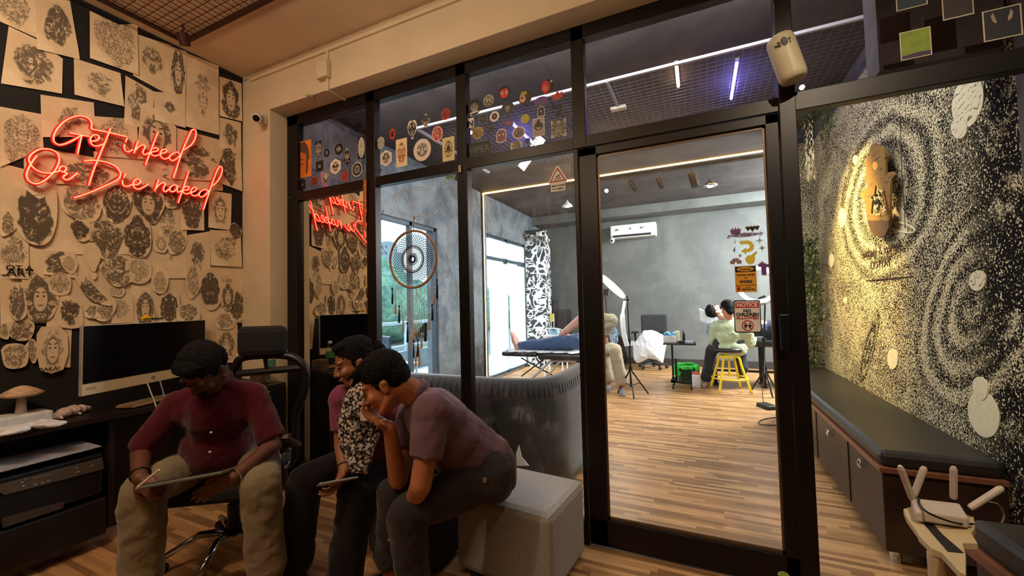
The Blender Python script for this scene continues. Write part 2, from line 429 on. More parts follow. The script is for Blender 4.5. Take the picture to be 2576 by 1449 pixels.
struct('trim_4', B(((.82, 2.45, 2.41), (XM-.005, 2.6, ZC))), M_DKGREY, org=O0)
struct('wall_mural_near', B(((XM, YP+.06, 0), (2.3, 2.42, ZC))), M_DKGREY, org=O0) if False else None
M_PLANET = mat('painted_planet', (212, 198, 160), .8, var=.05)
def planet_mat(seed):
    m, b = newmat('banded_planet'); x, y, z = sep(coords())
    n = nnoise(nvec(x, y, z+seed), 6, 2, .5, 1.0); l = nabs(nsin((z*.9+y*.25+n*.25)*75.0)); s2 = nnoise(nvec(x, y, z), 60, 1)
    setin(b, 'Base Color', nmix((1.0-sstep(l, .1, .3))*sstep(s2, .35, .55), lin((206, 192, 156)), lin((70, 58, 44)))); b.inputs['Roughness'].default_value = .8
    return m
PM = planet_mat(0)
def disc(cx, cy, rx, ry, tilt, m, nm='painted_planet', d=.004):
    """oval traced on the mural wall: centre and half sizes in photo pixels"""
    pts = []
    for k in range(30):
        a = 2*PI*k/30; u = rx*math.cos(a); v = ry*math.sin(a); t = math.radians(tilt)
        pts.append(onX(cx+u*math.cos(t)-v*math.sin(t), cy+u*math.sin(t)+v*math.cos(t), XM-d))
    spart(nm, MB().prism(pts, (d, 0, 0)), m, wr_)
disc(2434, 256, 38, 68, 12, PM); disc(2412, 322, 20, 27, 0, PM, d=.007)
disc(2458, 706, 20, 26, 10, PM, d=.006); disc(2262, 560, 20, 40, -8, PM)
disc(2118, 548, 9, 25, 0, M_PLANET); disc(2091, 655, 6, 17, 0, M_PLANET); disc(2126, 755, 4, 8, 0, M_PLANET); disc(2151, 402, 6, 12, 0, M_PLANET)
disc(2245, 903, 13, 26, 0, M_PLANET); disc(2474, 1042, 38, 60, -14, M_PLANET); disc(2465, 977, 18, 30, -12, M_PLANET, d=.007); disc(2462, 957, 12, 8, 0, M_PLANET)
rg = MB(); rg.tube([onX(2262+34*math.cos(2*PI*k/30)+6, 572+11*math.sin(2*PI*k/30)+8*math.cos(2*PI*k/30), XM-.008) for k in range(30)], .006, 6, closed=True)
spart('painted_ring', rg, M_PLANET, wr_)

# ------------------------------------------------------------------ glass partition
Z1, Z2, Z3, Z4 = 2.235, 2.303, 2.87, 2.955
pf = MB(); YF0, YF1 = YP, YP+.06
for a, b_ in ((-3.07, -2.945), (-2.206, -2.12), (-1.416, -1.34)): pf.span((a, YF0, 0), (b_, YF1, Z4))
pf.span((-.626, YF0, 0), (-.600, YF1, Z1)).span((-.626, YF0, Z1), (-.55, YF1, Z4)).span((.38, YF0-.01, 0), (.447, YF1+.02, Z4))
pf.span((-3.07, YF0, Z3), (2.2, YF1, Z4)).span((-3.07, YF0+.002, Z1), (.40, YF1-.002, Z2)).span((.44, YF0+.002, Z1-.01), (2.2, YF1-.002, Z2+.01))
pf.span((-3.07, YF0+.002, 0), (-.60, YF1-.002, .124))
part = struct('window_1', pf, M_FRAME, org=O0, bevel=.003)
G_IN = glassmat('partition_glass', .45, (.82, .79, .80)); G_SM = glassmat('smeared_glass', .45, smear=.16)
GY = YP+.03
M_MIRROR = newmat('tinted_mirror')[0]; mb_ = M_MIRROR.node_tree.nodes['Principled BSDF']
mb_.inputs['Base Color'].default_value = (.80, .80, .76, 1); mb_.inputs['Metallic'].default_value = 1; mb_.inputs['Roughness'].default_value = .01
for (a, b_, z0, z1, g) in ((-2.945, -2.206, .124, Z1, M_MIRROR), (-2.12, -1.416, .124, Z1, G_SM), (-1.34, -.626, .124, Z1, G_SM),
                          (-2.945, -2.206, Z2, Z3, glassmat('reflective_glass', 1.3, (.40, .36, .38))), (-2.12, -1.416, Z2, Z3, G_IN), (-1.34, -.626, Z2, Z3, G_IN), (-.55, .38, Z2, Z3, G_IN), (.447, 2.2, Z2, Z3, G_IN)):
    spart('mirror_pane' if g is M_MIRROR else 'glass_pane', MB().span((a-.01, GY, z0-.01), (b_+.01, GY+.006, z1+.01)), g, part)
sc = MB()
for q in ((1449, 356), (728, 497)): p = onY(q[0], q[1], YP); sc.ell(p, (.006, .004, .006), seg=10, rings=6)
spart('screw_head', sc, mat('worn_steel', (150, 135, 110), .35, .8), part)
# door leaf
dl = MB(); dy0, dy1 = YP+.004, YP+.05
dl.span((-.595, dy0, .012), (-.495, dy1, 2.23)).span((.322, dy0, .012), (.377, dy1, 2.23)).span((-.595, dy0, 2.183), (.377, dy1, 2.23)).span((-.595, dy0, .012), (.377, dy1, .155))
door = struct('door_1', dl, M_FRAME, org=O0, bevel=.003)
spart('glass_pane', MB().span((-.50, GY, .15), (.33, GY+.006, 2.19)), G_SM if False else glassmat('door_glass', .45, smear=.06), door)
h0 = onY(1957, 790, YP); h1 = onY(1962, 880, YP)
hd = MB().span((.335, YP-.045, h1.z), (.375, YP-.028, h0.z)).span((.345, YP-.03, h1.z+.01), (.365, YP+.01, h1.z+.03)).span((.345, YP-.03, h0.z-.03), (.365, YP+.01, h0.z-.01))
spart('door_handle', hd, mat('black_handle', (14, 14, 15), .4, .3), door, bevel=.004)
# beads between panes and frame, a lighter bronze than the frame
bd = MB()
bd.span((-.495, GY-.012, .155), (.322, GY-.001, .172)).span((-.495, GY-.012, .155), (-.485, GY-.001, 2.183)).span((.312, GY-.012, .155), (.322, GY-.001, 2.183)).span((-.495, GY-.012, 2.172), (.322, GY-.001, 2.183))
spart('glazing_bead', bd, mat('bronze_bead', (104, 82, 58), .4, .5), door)
# conduit, patch plates and cable trunking on the beam
cd_ = MB(); a0 = onZ(820, 100, ZC-.03)
cd_.span((-3.3, YA-.018, 3.235), (2.2, YA, 3.285))
struct('trim_2', cd_, M_WHITE, org=O0, bevel=.003)
jb = thing('cable_duct', (-2.41, YA, 2.955), 'cream cable duct running down the beam beside its junction box', 'cable duct')
MB().span((-2.42, YA-.016, 2.95), (-2.40, YA, 3.24)).span((-2.42, YA-.016, 2.938), (-2.40, YP, 2.954)).build('duct', M_WHITE, jb, bevel=.002)
MB().span((-2.49, YA-.05, 3.03), (-2.38, YA, 3.16)).build('junction_box', M_WHITE, jb, bevel=.01)
fl = tag(MB().lathe([(.03, 0), (.032, -.006), (.02, -.014)], onZ(780, 240, 2.954), 20).build('ceiling_fitting', M_WHITE), 'small round cream plate on the beam underside beside the duct', 'fitting')

# ------------------------------------------------------------------ studio ceiling: LED profile, mesh, tubes, track
led = thing('led_strip', (XS, 6.2, 3.2), 'warm LED strip running across the studio ceiling and down the window wall', 'LED strip')
y_l = 6.2
MB().span((XS+.005, y_l, 3.285), (2.9, y_l+.03, 3.298)).build('ceiling_run', glow('warm_led', (255, 190, 90), 22), led)
MB().span((XS+.003, y_l, .03), (XS+.012, y_l+.03, 3.29)).build('wall_run', glow('warm_led', (255, 190, 90), 22), led)
MB().span((XS+.003, y_l-.05, .03), (XS+.02, y_l-.005, 3.298)).build('profile', mat('dark_profile', (40, 36, 32), .5), led)
MZ = 3.2; c0 = onZ(1050, 328, MZ); c1 = onZ(1467, 219, MZ); c2 = onZ(2260, 45, MZ)
my0 = c1.y; my1 = 5.0; mx0 = c0.x; mx1 = c2.x
cg = thing('ceiling_mesh', (mx0, my0, MZ), 'white framed wire mesh hung under the studio ceiling', 'mesh panel')
MB().span((mx0, my0-.012, MZ-.01), (mx1+.6, my0+.012, MZ+.012)).span((mx0, my0, MZ-.01), (mx0+.03, my1, MZ+.012)).span((mx1, my0, MZ-.01), (mx1+.04, my1, MZ+.012)).build('frame', mat('white_conduit', (190, 190, 194), .5, var=.03), cg)
wm = MB(); x = mx0
while x < mx1: wm.box((x, (my0+my1)/2, MZ), (.0025, my1-my0, .0025)); x += .06
y = my0
while y < my1: wm.box(((mx0+mx1)/2, y, MZ+.003), (mx1-mx0, .0025, .0025)); y += .06
wm.build('wire_grid', mat('mesh_wire', (120, 122, 130), .4, .5), cg)
TZ = 3.27
def tube_light(p0, p1, col, name_, lab, st, nm='tube_light'):
    a = onZ(p0[0], p0[1], TZ); b_ = onZ(p1[0], p1[1], TZ); a2 = V(a.x, a.y, TZ); b2 = V(a.x*.5+b_.x*.5, b_.y, TZ); a2.x = b2.x
    t = thing(nm, (a2.x, a2.y, TZ-.015), lab, 'tube light', 'tube lights above the studio mesh')
    MB().cyl(a2, b2, .011, seg=10).build('glowing_tube', glow(name_, col, st), t)
    MB().box((a2.x, (a2.y+b2.y)/2, TZ+.02), (.03, (b2-a2).length+.06, .016)).build('batten', mat('tube_batten', (150, 150, 160), .5), t)
    return a2, b2
tube_light((1703, 165), (1705, 218), (255, 214, 170), 'warm_tube', 'warm white tube light above the mesh left of the vertical blue one', 26)
q = tube_light((1850, 160), (1843, 248), (110, 110, 255), 'blue_tube', 'blue tube light above the mesh nearest the white speaker', 30)
lamp('blue_tube_light', 'POINT', (q[0].x, (q[0].y+q[1].y)/2, 3.14), 6, (.26, .22, 1.0), .05)
q = tube_light((1285, 310), (1340, 358), (110, 110, 255), 'blue_tube', 'blue tube light above the mesh behind the round stickers', 30)
lamp('blue_tube_light', 'POINT', (q[0].x, (q[0].y+q[1].y)/2, 3.14), 6, (.26, .22, 1.0), .05)
tube_light((1176, 326), (1187, 338), (255, 214, 170), 'warm_tube', 'short end of a warm tube light above the gold sticker', 26)
# electrical box hanging on a conduit under the mesh
p = onZ(1556, 272, 3.15); bx = thing('surveillance_bracket', p, 'white electrical box on a rod under the wire mesh', 'electrical box')
MB().box(p, (.14, .06, .03)).build('box', mat('offwhite_plastic', (214, 208, 186), .5), bx, bevel=.006)
MB().tube([p+V(0, 0, .01), onZ(1527, 205, 3.19)], .012, 8).build('conduit', mat('grey_conduit', (130, 134, 138), .5), bx)
# track with spotlights
ty = onZ(1700, 428, 3.27).y; t0 = onZ(1500, 470, 3.27); t1 = onZ(1935, 393, 3.27)
tr = thing('lighting_track', ((t0.x+t1.x)/2, ty, 3.27), 'black lighting track on the studio ceiling', 'lighting track')
MB().span((t0.x-.5, ty-.015, 3.27), (t1.x, ty+.015, 3.298)).build('rail', mat('black_track', (28, 28, 30), .5), tr)
for i, (a, b_, lab) in enumerate((((1584, 455), (1600, 480), 'leftmost black spotlight on the ceiling track'), ((1656, 448), (1665, 473), 'middle black spotlight on the ceiling track'), ((1741, 438), (1750, 470), 'largest black spotlight on the ceiling track beside the pendant'))):
    a_ = onY(*a, ty); b2 = onY(*b_, ty-.03); s_ = thing('track_spotlight', (a_.x, ty, 3.1), lab, 'spotlight', 'spotlights on the track'); R_ = .035 if i < 2 else .055
    MB().cyl(a_, b2, R_, seg=16).build('lamp_head', mat('black_track', (28, 28, 30), .5), s_); MB().cyl(V(a_.x, ty, 3.27), a_, .01).build('stem', mat('black_track', (28, 28, 30), .5), s_)
for i, (a, yy, lab, on) in enumerate((((1787, 465), 6.6, 'lit pendant bulb hanging beside the track spotlights', 1), ((1427, 517), 7.2, 'round white pendant lamp behind the CCTV notice', 0))):
    c = onY(a[0], a[1], yy); pd = thing('pendant_lamp', c, lab, 'pendant lamp')
    MB().lathe([(.10, -.02), (.085, .01), (.03, .06), (.012, .10)], c, 24).build('shade', mat('white_enamel' if not on else 'chrome_reflector', (230, 234, 236) if not on else (190, 196, 205), .25, .9 if on else 0), pd, smooth=True)
    MB().cyl(c+V(0, 0, .1), V(c.x, c.y, 3.29), .005, seg=6).build('cord', mat('grey_cord', (90, 94, 98), .6), pd)
    MB().ell(c+V(0, 0, -.012), (.05, .05, .025)).build('bulb', glow('cool_bulb', (235, 245, 255), 40 if on else 6), pd)
d_ = onY(1335, 375, YP)
c = onY(1785, 462, 6.6); lamp('pendant_light', 'SPOT', (c.x, c.y, c.z-.06), 60, (.88, .95, 1), .04, aim=(c.x+.1, 8.6, 3.0), spot=120)

struct('wall_right_return', B(((XM, 2.335, 0), (2.35, 2.42, 2.94))), M_DKGREY, org=O0)
# ================================================================== LEFT WALL: drawings, neon
def paper_mat():
    """ink drawings: UV holds the sheet, object colour holds (seed, darkness, face-ness), alpha the size of the motif"""
    m, b = newmat('inked_paper'); uvn = coords('UV'); u0, v0, _ = sep(uvn)
    oi = N.t.nodes.new('ShaderNodeObjectInfo'); sc_ = N.t.nodes.new('ShaderNodeSeparateColor'); N.t.links.new(oi.outputs['Color'], sc_.inputs[0])
    seed, dark, face = (N(sc_.outputs[i]) for i in range(3)); size = N(oi.outputs['Alpha'])
    u = u0*2.0-1.0; v = v0*2.0-1.0; sd = seed*97.0
    sy = sstep(face, .1, .4); us = nabs(u)*sy+u*(1.0-sy); face = sstep(face, .6, .9)
    w1 = nnoise(nvec(us*1.3, v*1.3, sd), 1.6, 2, .5, .4)-.5
    r = nsqrt(u*u*1.25+v*v)+w1*.9
    mask = 1.0-sstep(r, size-.12, size+.02)
    q = nvec(us*1.0+sd, v, sd)
    n1 = nnoise(q, 2.6, 4, .62, 1.6); n2 = nnoise(nvec(us, v+sd, sd+3.0), 4.2, 2, .5, 2.4); n3 = nnoise(nvec(us, v-sd, sd+9.0), 9.0, 3, .6, .8)
    blob = sstep(n1*.7+n3*.3, .62-dark*.24, .67-dark*.20)
    line = 1.0-sstep(nabs(n2-.5), .015, .04); line2 = 1.0-sstep(nabs(n1-.5), .01, .03)
    ink = nmax(blob*(.45+dark*.5), nmax(line*.85, line2*.75))
    # features of a face, only where the sheet shows one
    fr = nsqrt(u*u*4.2+(v+.05)*(v+.05)*2.2)
    inside = (1.0-sstep(fr, .72, .85))*face
    eye = 1.0-sstep(nsqrt((nabs(u)-.17)*(nabs(u)-.17)*1.2+(v-.08)*(v-.08)*5.0), .055, .11)
    brow = 1.0-sstep(nabs(v-.22-nabs(u)*.18)*3.5+sstep(nabs(u), .28, .34)+(1.0-sstep(nabs(u), .04, .08)), .07, .14)
    nose = (1.0-sstep(nabs(v+.13)*5.0+nabs(nabs(u)-.05)*9.0, .12, .25)); mouth = 1.0-sstep(nabs(v+.30+nabs(u)*.12)*5.0+sstep(nabs(u), .12, .2), .08, .2)
    feat = nmax(nmax(eye, brow*.9), nmax(nose*.7, mouth*.85))
    rim = (1.0-sstep(nabs(fr-.80), .03, .08))*face
    ink = ink*(1.0-inside*.82)
    ink = nmax(nmax(ink, feat*inside), rim*.8)*mask
    x, y, z = sep(coords()); wear = nnoise(nvec(x, y, z), 5, 4, .6)
    pap = nmix(sstep(wear, .35, .65), lin((216, 192, 156)), lin((234, 212, 176)))
    setin(b, 'Base Color', nmix(ink*.93, pap, lin((30, 23, 20)))); b.inputs['Roughness'].default_value = .85; b.inputs['Specular IOR Level'].default_value = .15
    return m
M_PAPER = paper_mat(); M_EDGE = mat('paper_edge', (214, 196, 164), .85)
pk = [0]
def sheet(pts, dark=.4, face=0.0, size=.8, label='', blob=False, cat='drawing', group='ink drawings covering the left wall', layer=None, seed=None, name='ink_drawing', mt=None):
    """one sheet of paper pinned to the wall, outlined in photo pixels, slightly curled"""
    pk[0] += 1; k = pk[0]; rnd = random.Random(k*13+5)
    d = .0016*(layer if layer is not None else 2+(k % 5)) + .0005
    P = [onX(px, py, XL+d) for px, py in pts]
    if blob: P = curve(P+[P[0]], 5)[:-1]
    else:
        Q = []                                       # sides get a few extra points
        for i in range(len(P)):
            a, b_ = P[i], P[(i+1) % len(P)]
            Q += [a.lerp(b_, t) for t in (0, .25, .5, .75)]
        P = Q
    ys = [p.y for p in P]; zs = [p.z for p in P]; y0, y1, z0, z1 = min(ys), max(ys), min(zs), max(zs)
    c = sum((p for p in P), V(0, 0, 0))/len(P)
    lift = rnd.uniform(.004, .012)
    rim = []; 
    for p in P:
        t = (z1-p.z)/(z1-z0+1e-6); rim.append(V(p.x+lift*(t**2)*(.6+.4*math.sin(p.y*9+k)), p.y, p.z))
    mb = MB(); n = len(rim); inner = [c.lerp(p, .5)+V(.0, 0, 0) for p in rim]; c = V(c.x+.001, c.y, c.z)
    allv = rim+inner+[c]; fs = []
    for i in range(n):
        j = (i+1) % n; fs += [(i, j, n+j, n+i), (n+i, n+j, 2*n)]
    back = [v-V(.0008, 0, 0) for v in rim]
    mb.add(allv+back, [tuple(reversed(f)) if False else f for f in fs]+[(i, 2*n+1+i, 2*n+1+(i+1) % n, (i+1) % n) for i in range(n)]+[tuple(2*n+1+i for i in range(n-1, -1, -1))])
    mb.uv = [((p.y-y0)/(y1-y0+1e-6), (p.z-z0)/(z1-z0+1e-6)) for p in mb.v]
    o = mb.build(name, mt or M_PAPER, org=(c.x, c.y, z0))
    o.color = ((seed if seed is not None else rnd.random()), dark, face, size)
    return tag(o, label, cat, group)
P_ = sheet
# plain backing sheets first
for pts, lab in ((((60, 365), (250, 398), (250, 480), (60, 492)), 'tan backing sheet behind the words Or Die'),
                 (((0, 410), (118, 440), (118, 560), (0, 560)), 'tan backing sheet at the left edge below the octopus sketch'),
                 (((110, 470), (330, 470), (330, 640), (110, 640)), 'tan backing sheet under the winged hood drawing'),
                 (((0, 555), (120, 560), (120, 700), (0, 700)), 'tan backing sheet at the left edge behind the compass'),
                 (((115, 630), (340, 640), (340, 820), (115, 826)), 'large tan backing sheet behind the turbaned profile'),
                 (((0, 690), (130, 690), (130, 812), (0, 815)), 'tan backing sheet at the left edge behind the crowd of figures'),
                 (((330, 470), (470, 480), (470, 700), (330, 700)), 'tan backing sheet behind the samurai mask'),
                 (((330, 690), (610, 690), (610, 812), (330, 822)), 'long tan backing sheet above the computer screen'),
                 (((235, 380), (560, 395), (560, 480), (240, 470)), 'tan backing sheet behind the word naked')):
    P_(pts, 0.0, 0.0, 0.05, lab, layer=0, name='backing_sheet', cat='paper', group='plain backing sheets on the left wall')
R4 = lambda a, b_, c, d: ((a, b_), (c, b_), (c, d), (a, d))
D = [
 (((-30, -40), (90, -20), (92, 96), (-30, 40)), .45, 0, .8, 'sheet with a feathery grey sketch in the top left corner'),
 (((22, 66), (95, 100), (158, 148), (155, 236), (2, 210)), .75, 0, .72, 'large sheet with a spiky burst of feathers'),
 (((88, -15), (176, 2), (198, 132), (200, 150), (92, 124)), .85, 0, .62, 'tall sheet with a dark shaded creature at the top'),
 (((186, 146), (303, 184), (312, 268), (187, 238)), .55, 0, .55, 'sheet with a black stencil profile under the dragon sketch'),
 (((226, 27), (300, 62), (346, 60), (348, 190), (226, 146)), .30, 0, .9, 'sheet with a pale coiling dragon beside a dark gap'),
 (((344, 86), (430, 114), (426, 240), (334, 190)), .7, .5, .55, 'sheet with a shaded feline head under the ceiling'),
 (((428, 116), (470, 130), (466, 240), (426, 236)), .95, 1, .95, 'narrow sheet with a dark column of skull and roses'),
 (((316, 190), (387, 230), (385, 300), (360, 322), (312, 312)), .7, 0, .8, 'sheet with a shaded wolf near the neon word inked'),
 (((386, 230), (467, 238), (466, 322), (389, 302)), .8, .5, .45, 'sheet with a crossed pair of patterned feathers'),
 (((470, 133), (550, 166), (551, 340), (466, 318)), .5, .5, .5, 'tall sheet with a ribcage heart above an hourglass'),
 (((552, 192), (608, 210), (608, 306), (552, 292)), .95, 1, .9, 'sheet with a dark horned woman in the upper corner'),
 (((102, 238), (236, 258), (240, 345), (105, 345)), .6, 0, .5, 'sheet with a winged fairy above the word Get'),
 (((0, 268), (104, 287), (110, 376), (0, 420)), .35, .5, .95, 'sheet with a pale octopus sketch at the left edge'),
 (((235, 292), (345, 300), (348, 400), (240, 392)), .35, 0, .75, 'sheet with faint tentacles behind the letter t'),
 (((355, 262), (370, 258), (444, 320), (443, 402), (343, 400)), .8, 1, .7, 'sheet with a feathered headdress skull behind inked'),
 (((445, 322), (553, 352), (553, 442), (445, 430)), .85, .5, .6, 'sheet with a screaming face behind the letter d'),
 (((552, 295), (606, 308), (607, 374), (552, 372)), .8, 0, .75, 'sheet with a shaggy lion head near the camera corner'),
 (((540, 370), (607, 372), (608, 482), (545, 458)), .9, 0, .72, 'sheet with a bouquet of dark roses beside naked'),
 (((150, 392), (240, 400), (300, 440), (250, 470), (140, 462)), .75, .5, .75, 'sheet with an eagle head behind the letter r'),
 (((420, 402), (556, 392), (540, 455), (430, 450)), .8, 0, .7, 'sheet with a rose and eye behind the word naked'),
 (((400, 516), (440, 520), (440, 594), (400, 594)), .75, 1, .95, 'narrow sheet with a long-haired goddess bust'),
 (((452, 490), (513, 494), (513, 580), (455, 578)), .92, .5, .95, 'sheet with a roaring lion below the word naked'),
 (((525, 478), (583, 488), (580, 580), (524, 572)), .6, 1, .75, 'sheet with a theatre mask in flowing lines'),
 (((466, 592), (528, 582), (530, 700), (466, 704)), .75, 0, .62, 'sheet with a snake-haired lion head'),
 (((528, 578), (606, 582), (608, 672), (530, 668)), .55, 0, .7, 'sheet with a snake winding around a dancer'),
 (((530, 670), (612, 672), (608, 745), (530, 740)), .3, 0, .25, 'nearly blank sheet with a small beetle'),
 (((388, 560), (470, 566), (470, 700), (392, 700)), .5, 0, .3, 'sheet with an archer inside a ring behind the headdress'),
 (((112, 630), (190, 634), (192, 700), (108, 690)), .9, 0, 1.0, 'grey sheet filled with a smeared dark eye'),
 (((0, 572), (72, 580), (72, 690), (0, 690)), .55, 0, .9, 'sheet with a compass and a bow at the left edge'),
 (((500, 805), (596, 808), (606, 912), (512, 912)), .5, 0, .3, 'long sheet hanging lowest beside the monitor'),
 (((140, 820), (181, 824), (176, 924), (140, 925)), .3, 0, .8, 'narrow sheet hanging behind the BAKA drawing'),
 (((270, 745), (335, 742), (335, 812), (280, 814)), .35, 0, .7, 'sheet with faint handwriting and leaves beside the buddha head'),
]
for pts, dk, fc, sz, lab in D: P_(pts, dk, fc, sz, lab)
Bl = [
 (((28, 478), (60, 474), (100, 500), (140, 480), (142, 560), (118, 612), (70, 610), (35, 560)), .95, 0, .95, 'dark drawing of a hooded winged figure left of the octopus'),
 (((0, 530), (30, 535), (40, 572), (20, 590), (0, 590)), .8, .5, .9, 'cut-out horned head at the left edge beside the wings'),
 (((145, 470), (205, 462), (255, 480), (250, 545), (215, 560), (160, 530)), .6, 0, .92, 'oval cut-out of an octopus diving helmet'),
 (((172, 555), (222, 556), (226, 600), (195, 604)), 1.0, 0, .9, 'small black brush smear under the octopus helmet'),
 (((255, 470), (320, 468), (332, 500), (318, 545), (285, 562), (258, 530)), .95, .5, 1.0, 'dark portrait split by a white spear'),
 (((334, 470), (395, 470), (415, 512), (402, 545), (386, 564), (360, 545), (330, 500)), .95, 1, 1.0, 'pointed cut-out of a scrolled samurai mask'),
 (((396, 462), (470, 468), (476, 500), (448, 520), (418, 520)), .85, 0, .9, 'cut-out rose under the letters ak'),
 (((225, 558), (305, 556), (312, 580), (290, 640), (262, 655), (222, 600)), .85, 0, 1.0, 'heart-shaped cut-out of an embracing couple'),
 (((310, 552), (350, 540), (376, 560), (378, 625), (352, 650), (318, 630)), .97, .5, 1.0, 'dark portrait of a calm crowned woman'),
 (((208, 640), (230, 610), (255, 636), (245, 670), (236, 684), (222, 668)), .0, 0, .05, 'plain white balloon-shaped paper in the middle'),
 (((228, 686), (236, 682), (243, 690), (241, 700), (233, 702)), .0, 0, .05, 'tiny white round paper below the balloon shape'),
 (((248, 668), (300, 640), (336, 665), (332, 705), (292, 722), (262, 695)), .75, 0, .95, 'cut-out winged woman rising from smoke'),
 (((316, 658), (345, 648), (378, 662), (378, 700), (352, 714), (318, 700)), .25, 0, .95, 'rounded cut-out of pale clustered stones'),
 (((386, 600), (412, 590), (424, 615), (412, 636), (388, 628)), .3, 1, .9, 'round cut-out of a smiling sun'),
 (((424, 590), (450, 578), (470, 600), (458, 630), (430, 640), (420, 615)), .7, 0, .95, 'cut-out profile with a feathered headdress'),
 (((380, 690), (410, 682), (424, 705), (410, 738), (384, 728)), .4, .5, .95, 'pale cut-out lion head beside the stones'),
 (((150, 645), (178, 640), (196, 665), (182, 690), (158, 672)), .3, 0, .8, 'small torn cut-out on the dark eye sheet'),
 (((124, 700), (150, 684), (178, 700), (172, 738), (140, 742), (122, 725)), .45, .5, .9, 'round cut-out of a flowered ornament'),
 (((188, 700), (212, 694), (246, 730), (280, 765), (262, 768), (222, 750)), .85, 0, .95, 'slanted cut-out of a turbaned bearded profile'),
 (((272, 728), (300, 718), (314, 730), (306, 746), (282, 744)), .3, 0, .9, 'small cut-out clock face under the wings'),
 (((55, 700), (90, 690), (118, 712), (148, 745), (128, 800), (80, 806), (58, 760)), .85, 1, 1.0, 'large cut-out of a crowned deity among figures'),
 (((18, 735), (45, 715), (62, 735), (66, 790), (40, 806), (20, 780)), .85, 0, .95, 'cut-out of dark warriors at the left'),
 (((145, 750), (170, 742), (204, 770), (206, 820), (160, 824), (138, 800)), .95, 0, .75, 'drawing of a dark-suited man with round goggles'),
 (((210, 775), (240, 764), (264, 785), (246, 800), (216, 798)), .7, .5, .9, 'oval cut-out of a tiger face'),
 (((244, 766), (285, 755), (292, 775), (270, 806), (240, 802)), .6, 0, .9, 'cut-out portrait tucked behind the oval tiger'),
 (((345, 755), (362, 728), (382, 750), (388, 812), (342, 814)), .85, 1, 1.0, 'cut-out of a serene head with a tall topknot'),
 (((400, 745), (425, 735), (450, 742), (446, 805), (402, 812)), .95, .5, .95, 'dark bearded face cut-out beside a white torn corner'),
 (((444, 775), (470, 762), (498, 780), (498, 806), (448, 808)), .7, 0, .95, 'round cut-out of a lion just above the monitor'),
 (((470, 672), (500, 668), (505, 720), (480, 752), (468, 720)), .5, 0, .9, 'pale cut-out mane tucked behind the hooded lion'),
 (((496, 700), (515, 680), (546, 684), (560, 712), (552, 765), (525, 780), (508, 745)), .95, .5, .9, 'white-edged cut-out of a hooded lion'),
 (((555, 712), (572, 712), (592, 738), (578, 780), (556, 765)), .8, 1, .95, 'cut-out of a fanged demon mask'),
 (((580, 735), (600, 730), (616, 760), (614, 800), (590, 810), (574, 785)), .85, .5, .95, 'cut-out of a stacked totem at the wall corner'),
 (((540, 800), (575, 786), (592, 800), (585, 826), (548, 826)), .55, 0, .95, 'cut-out tiger sketch above the bearded sage'),
 (((545, 850), (570, 832), (592, 850), (590, 890), (566, 905), (546, 885)), .7, 1, .95, 'drawing of a bearded sage near the office chair'),
 (((20, 812), (50, 806), (86, 815), (76, 852), (40, 856), (18, 836)), .8, 0, .95, 'cut-out snarling wolf below the warriors'),
 (((0, 815), (20, 812), (22, 850), (6, 852), (-8, 840)), .6, 0, .9, 'cut-out half figure at the left edge'),
 (((2, 880), (18, 866), (56, 866), (72, 890), (62, 922), (15, 924)), .6, 0, .95, 'cut-out bull head lowest at the left'),
 (((62, 870), (80, 852), (94, 868), (92, 905), (80, 912)), .6, .5, .9, 'cut-out bearded mask beside the BAKA drawing'),
 (((575, 570), (590, 560), (608, 578), (604, 596), (584, 598)), 1.0, 0, 1.0, 'small crumpled black cut-out at the wall corner'),
]
for pts, dk, fc, sz, lab in Bl: P_(pts, dk, fc, sz, lab, blob=True, layer=7+(pk[0] % 3))
o = P_(((92, 842), (104, 822), (150, 820), (170, 842), (172, 890), (158, 930), (128, 940), (100, 932), (92, 890)), .55, 1, .72, 'rounded sheet with a horned samurai mask and the word BAKA', layer=11)
M_INK = mat('black_ink', (22, 16, 14), .8)
text('BAKA!', .046, onX(125, 932, XL+.034), (0, 1, 0), (0, 0, 1), 'lettering', M_INK, o, depth=.0004, bold=.0008, fitw=abs(onX(102, 930, XL).y-onX(151, 930, XL).y))
o = P_(((26, 660), (72, 664), (72, 702), (24, 700)), .3, 0, .12, 'scrap lettered OT A ART at the left edge', layer=8)
text('OT A', .034, onX(49, 681, XL+.026), (0, 1, 0), (0, 0, 1), 'lettering', M_INK, o, depth=.0004, bold=.0006, fitw=.10)
text('ART', .034, onX(51, 693, XL+.026), (0, 1, 0), (0, 0, 1), 'lettering', M_INK, o, depth=.0004, bold=.0006, fitw=.10)
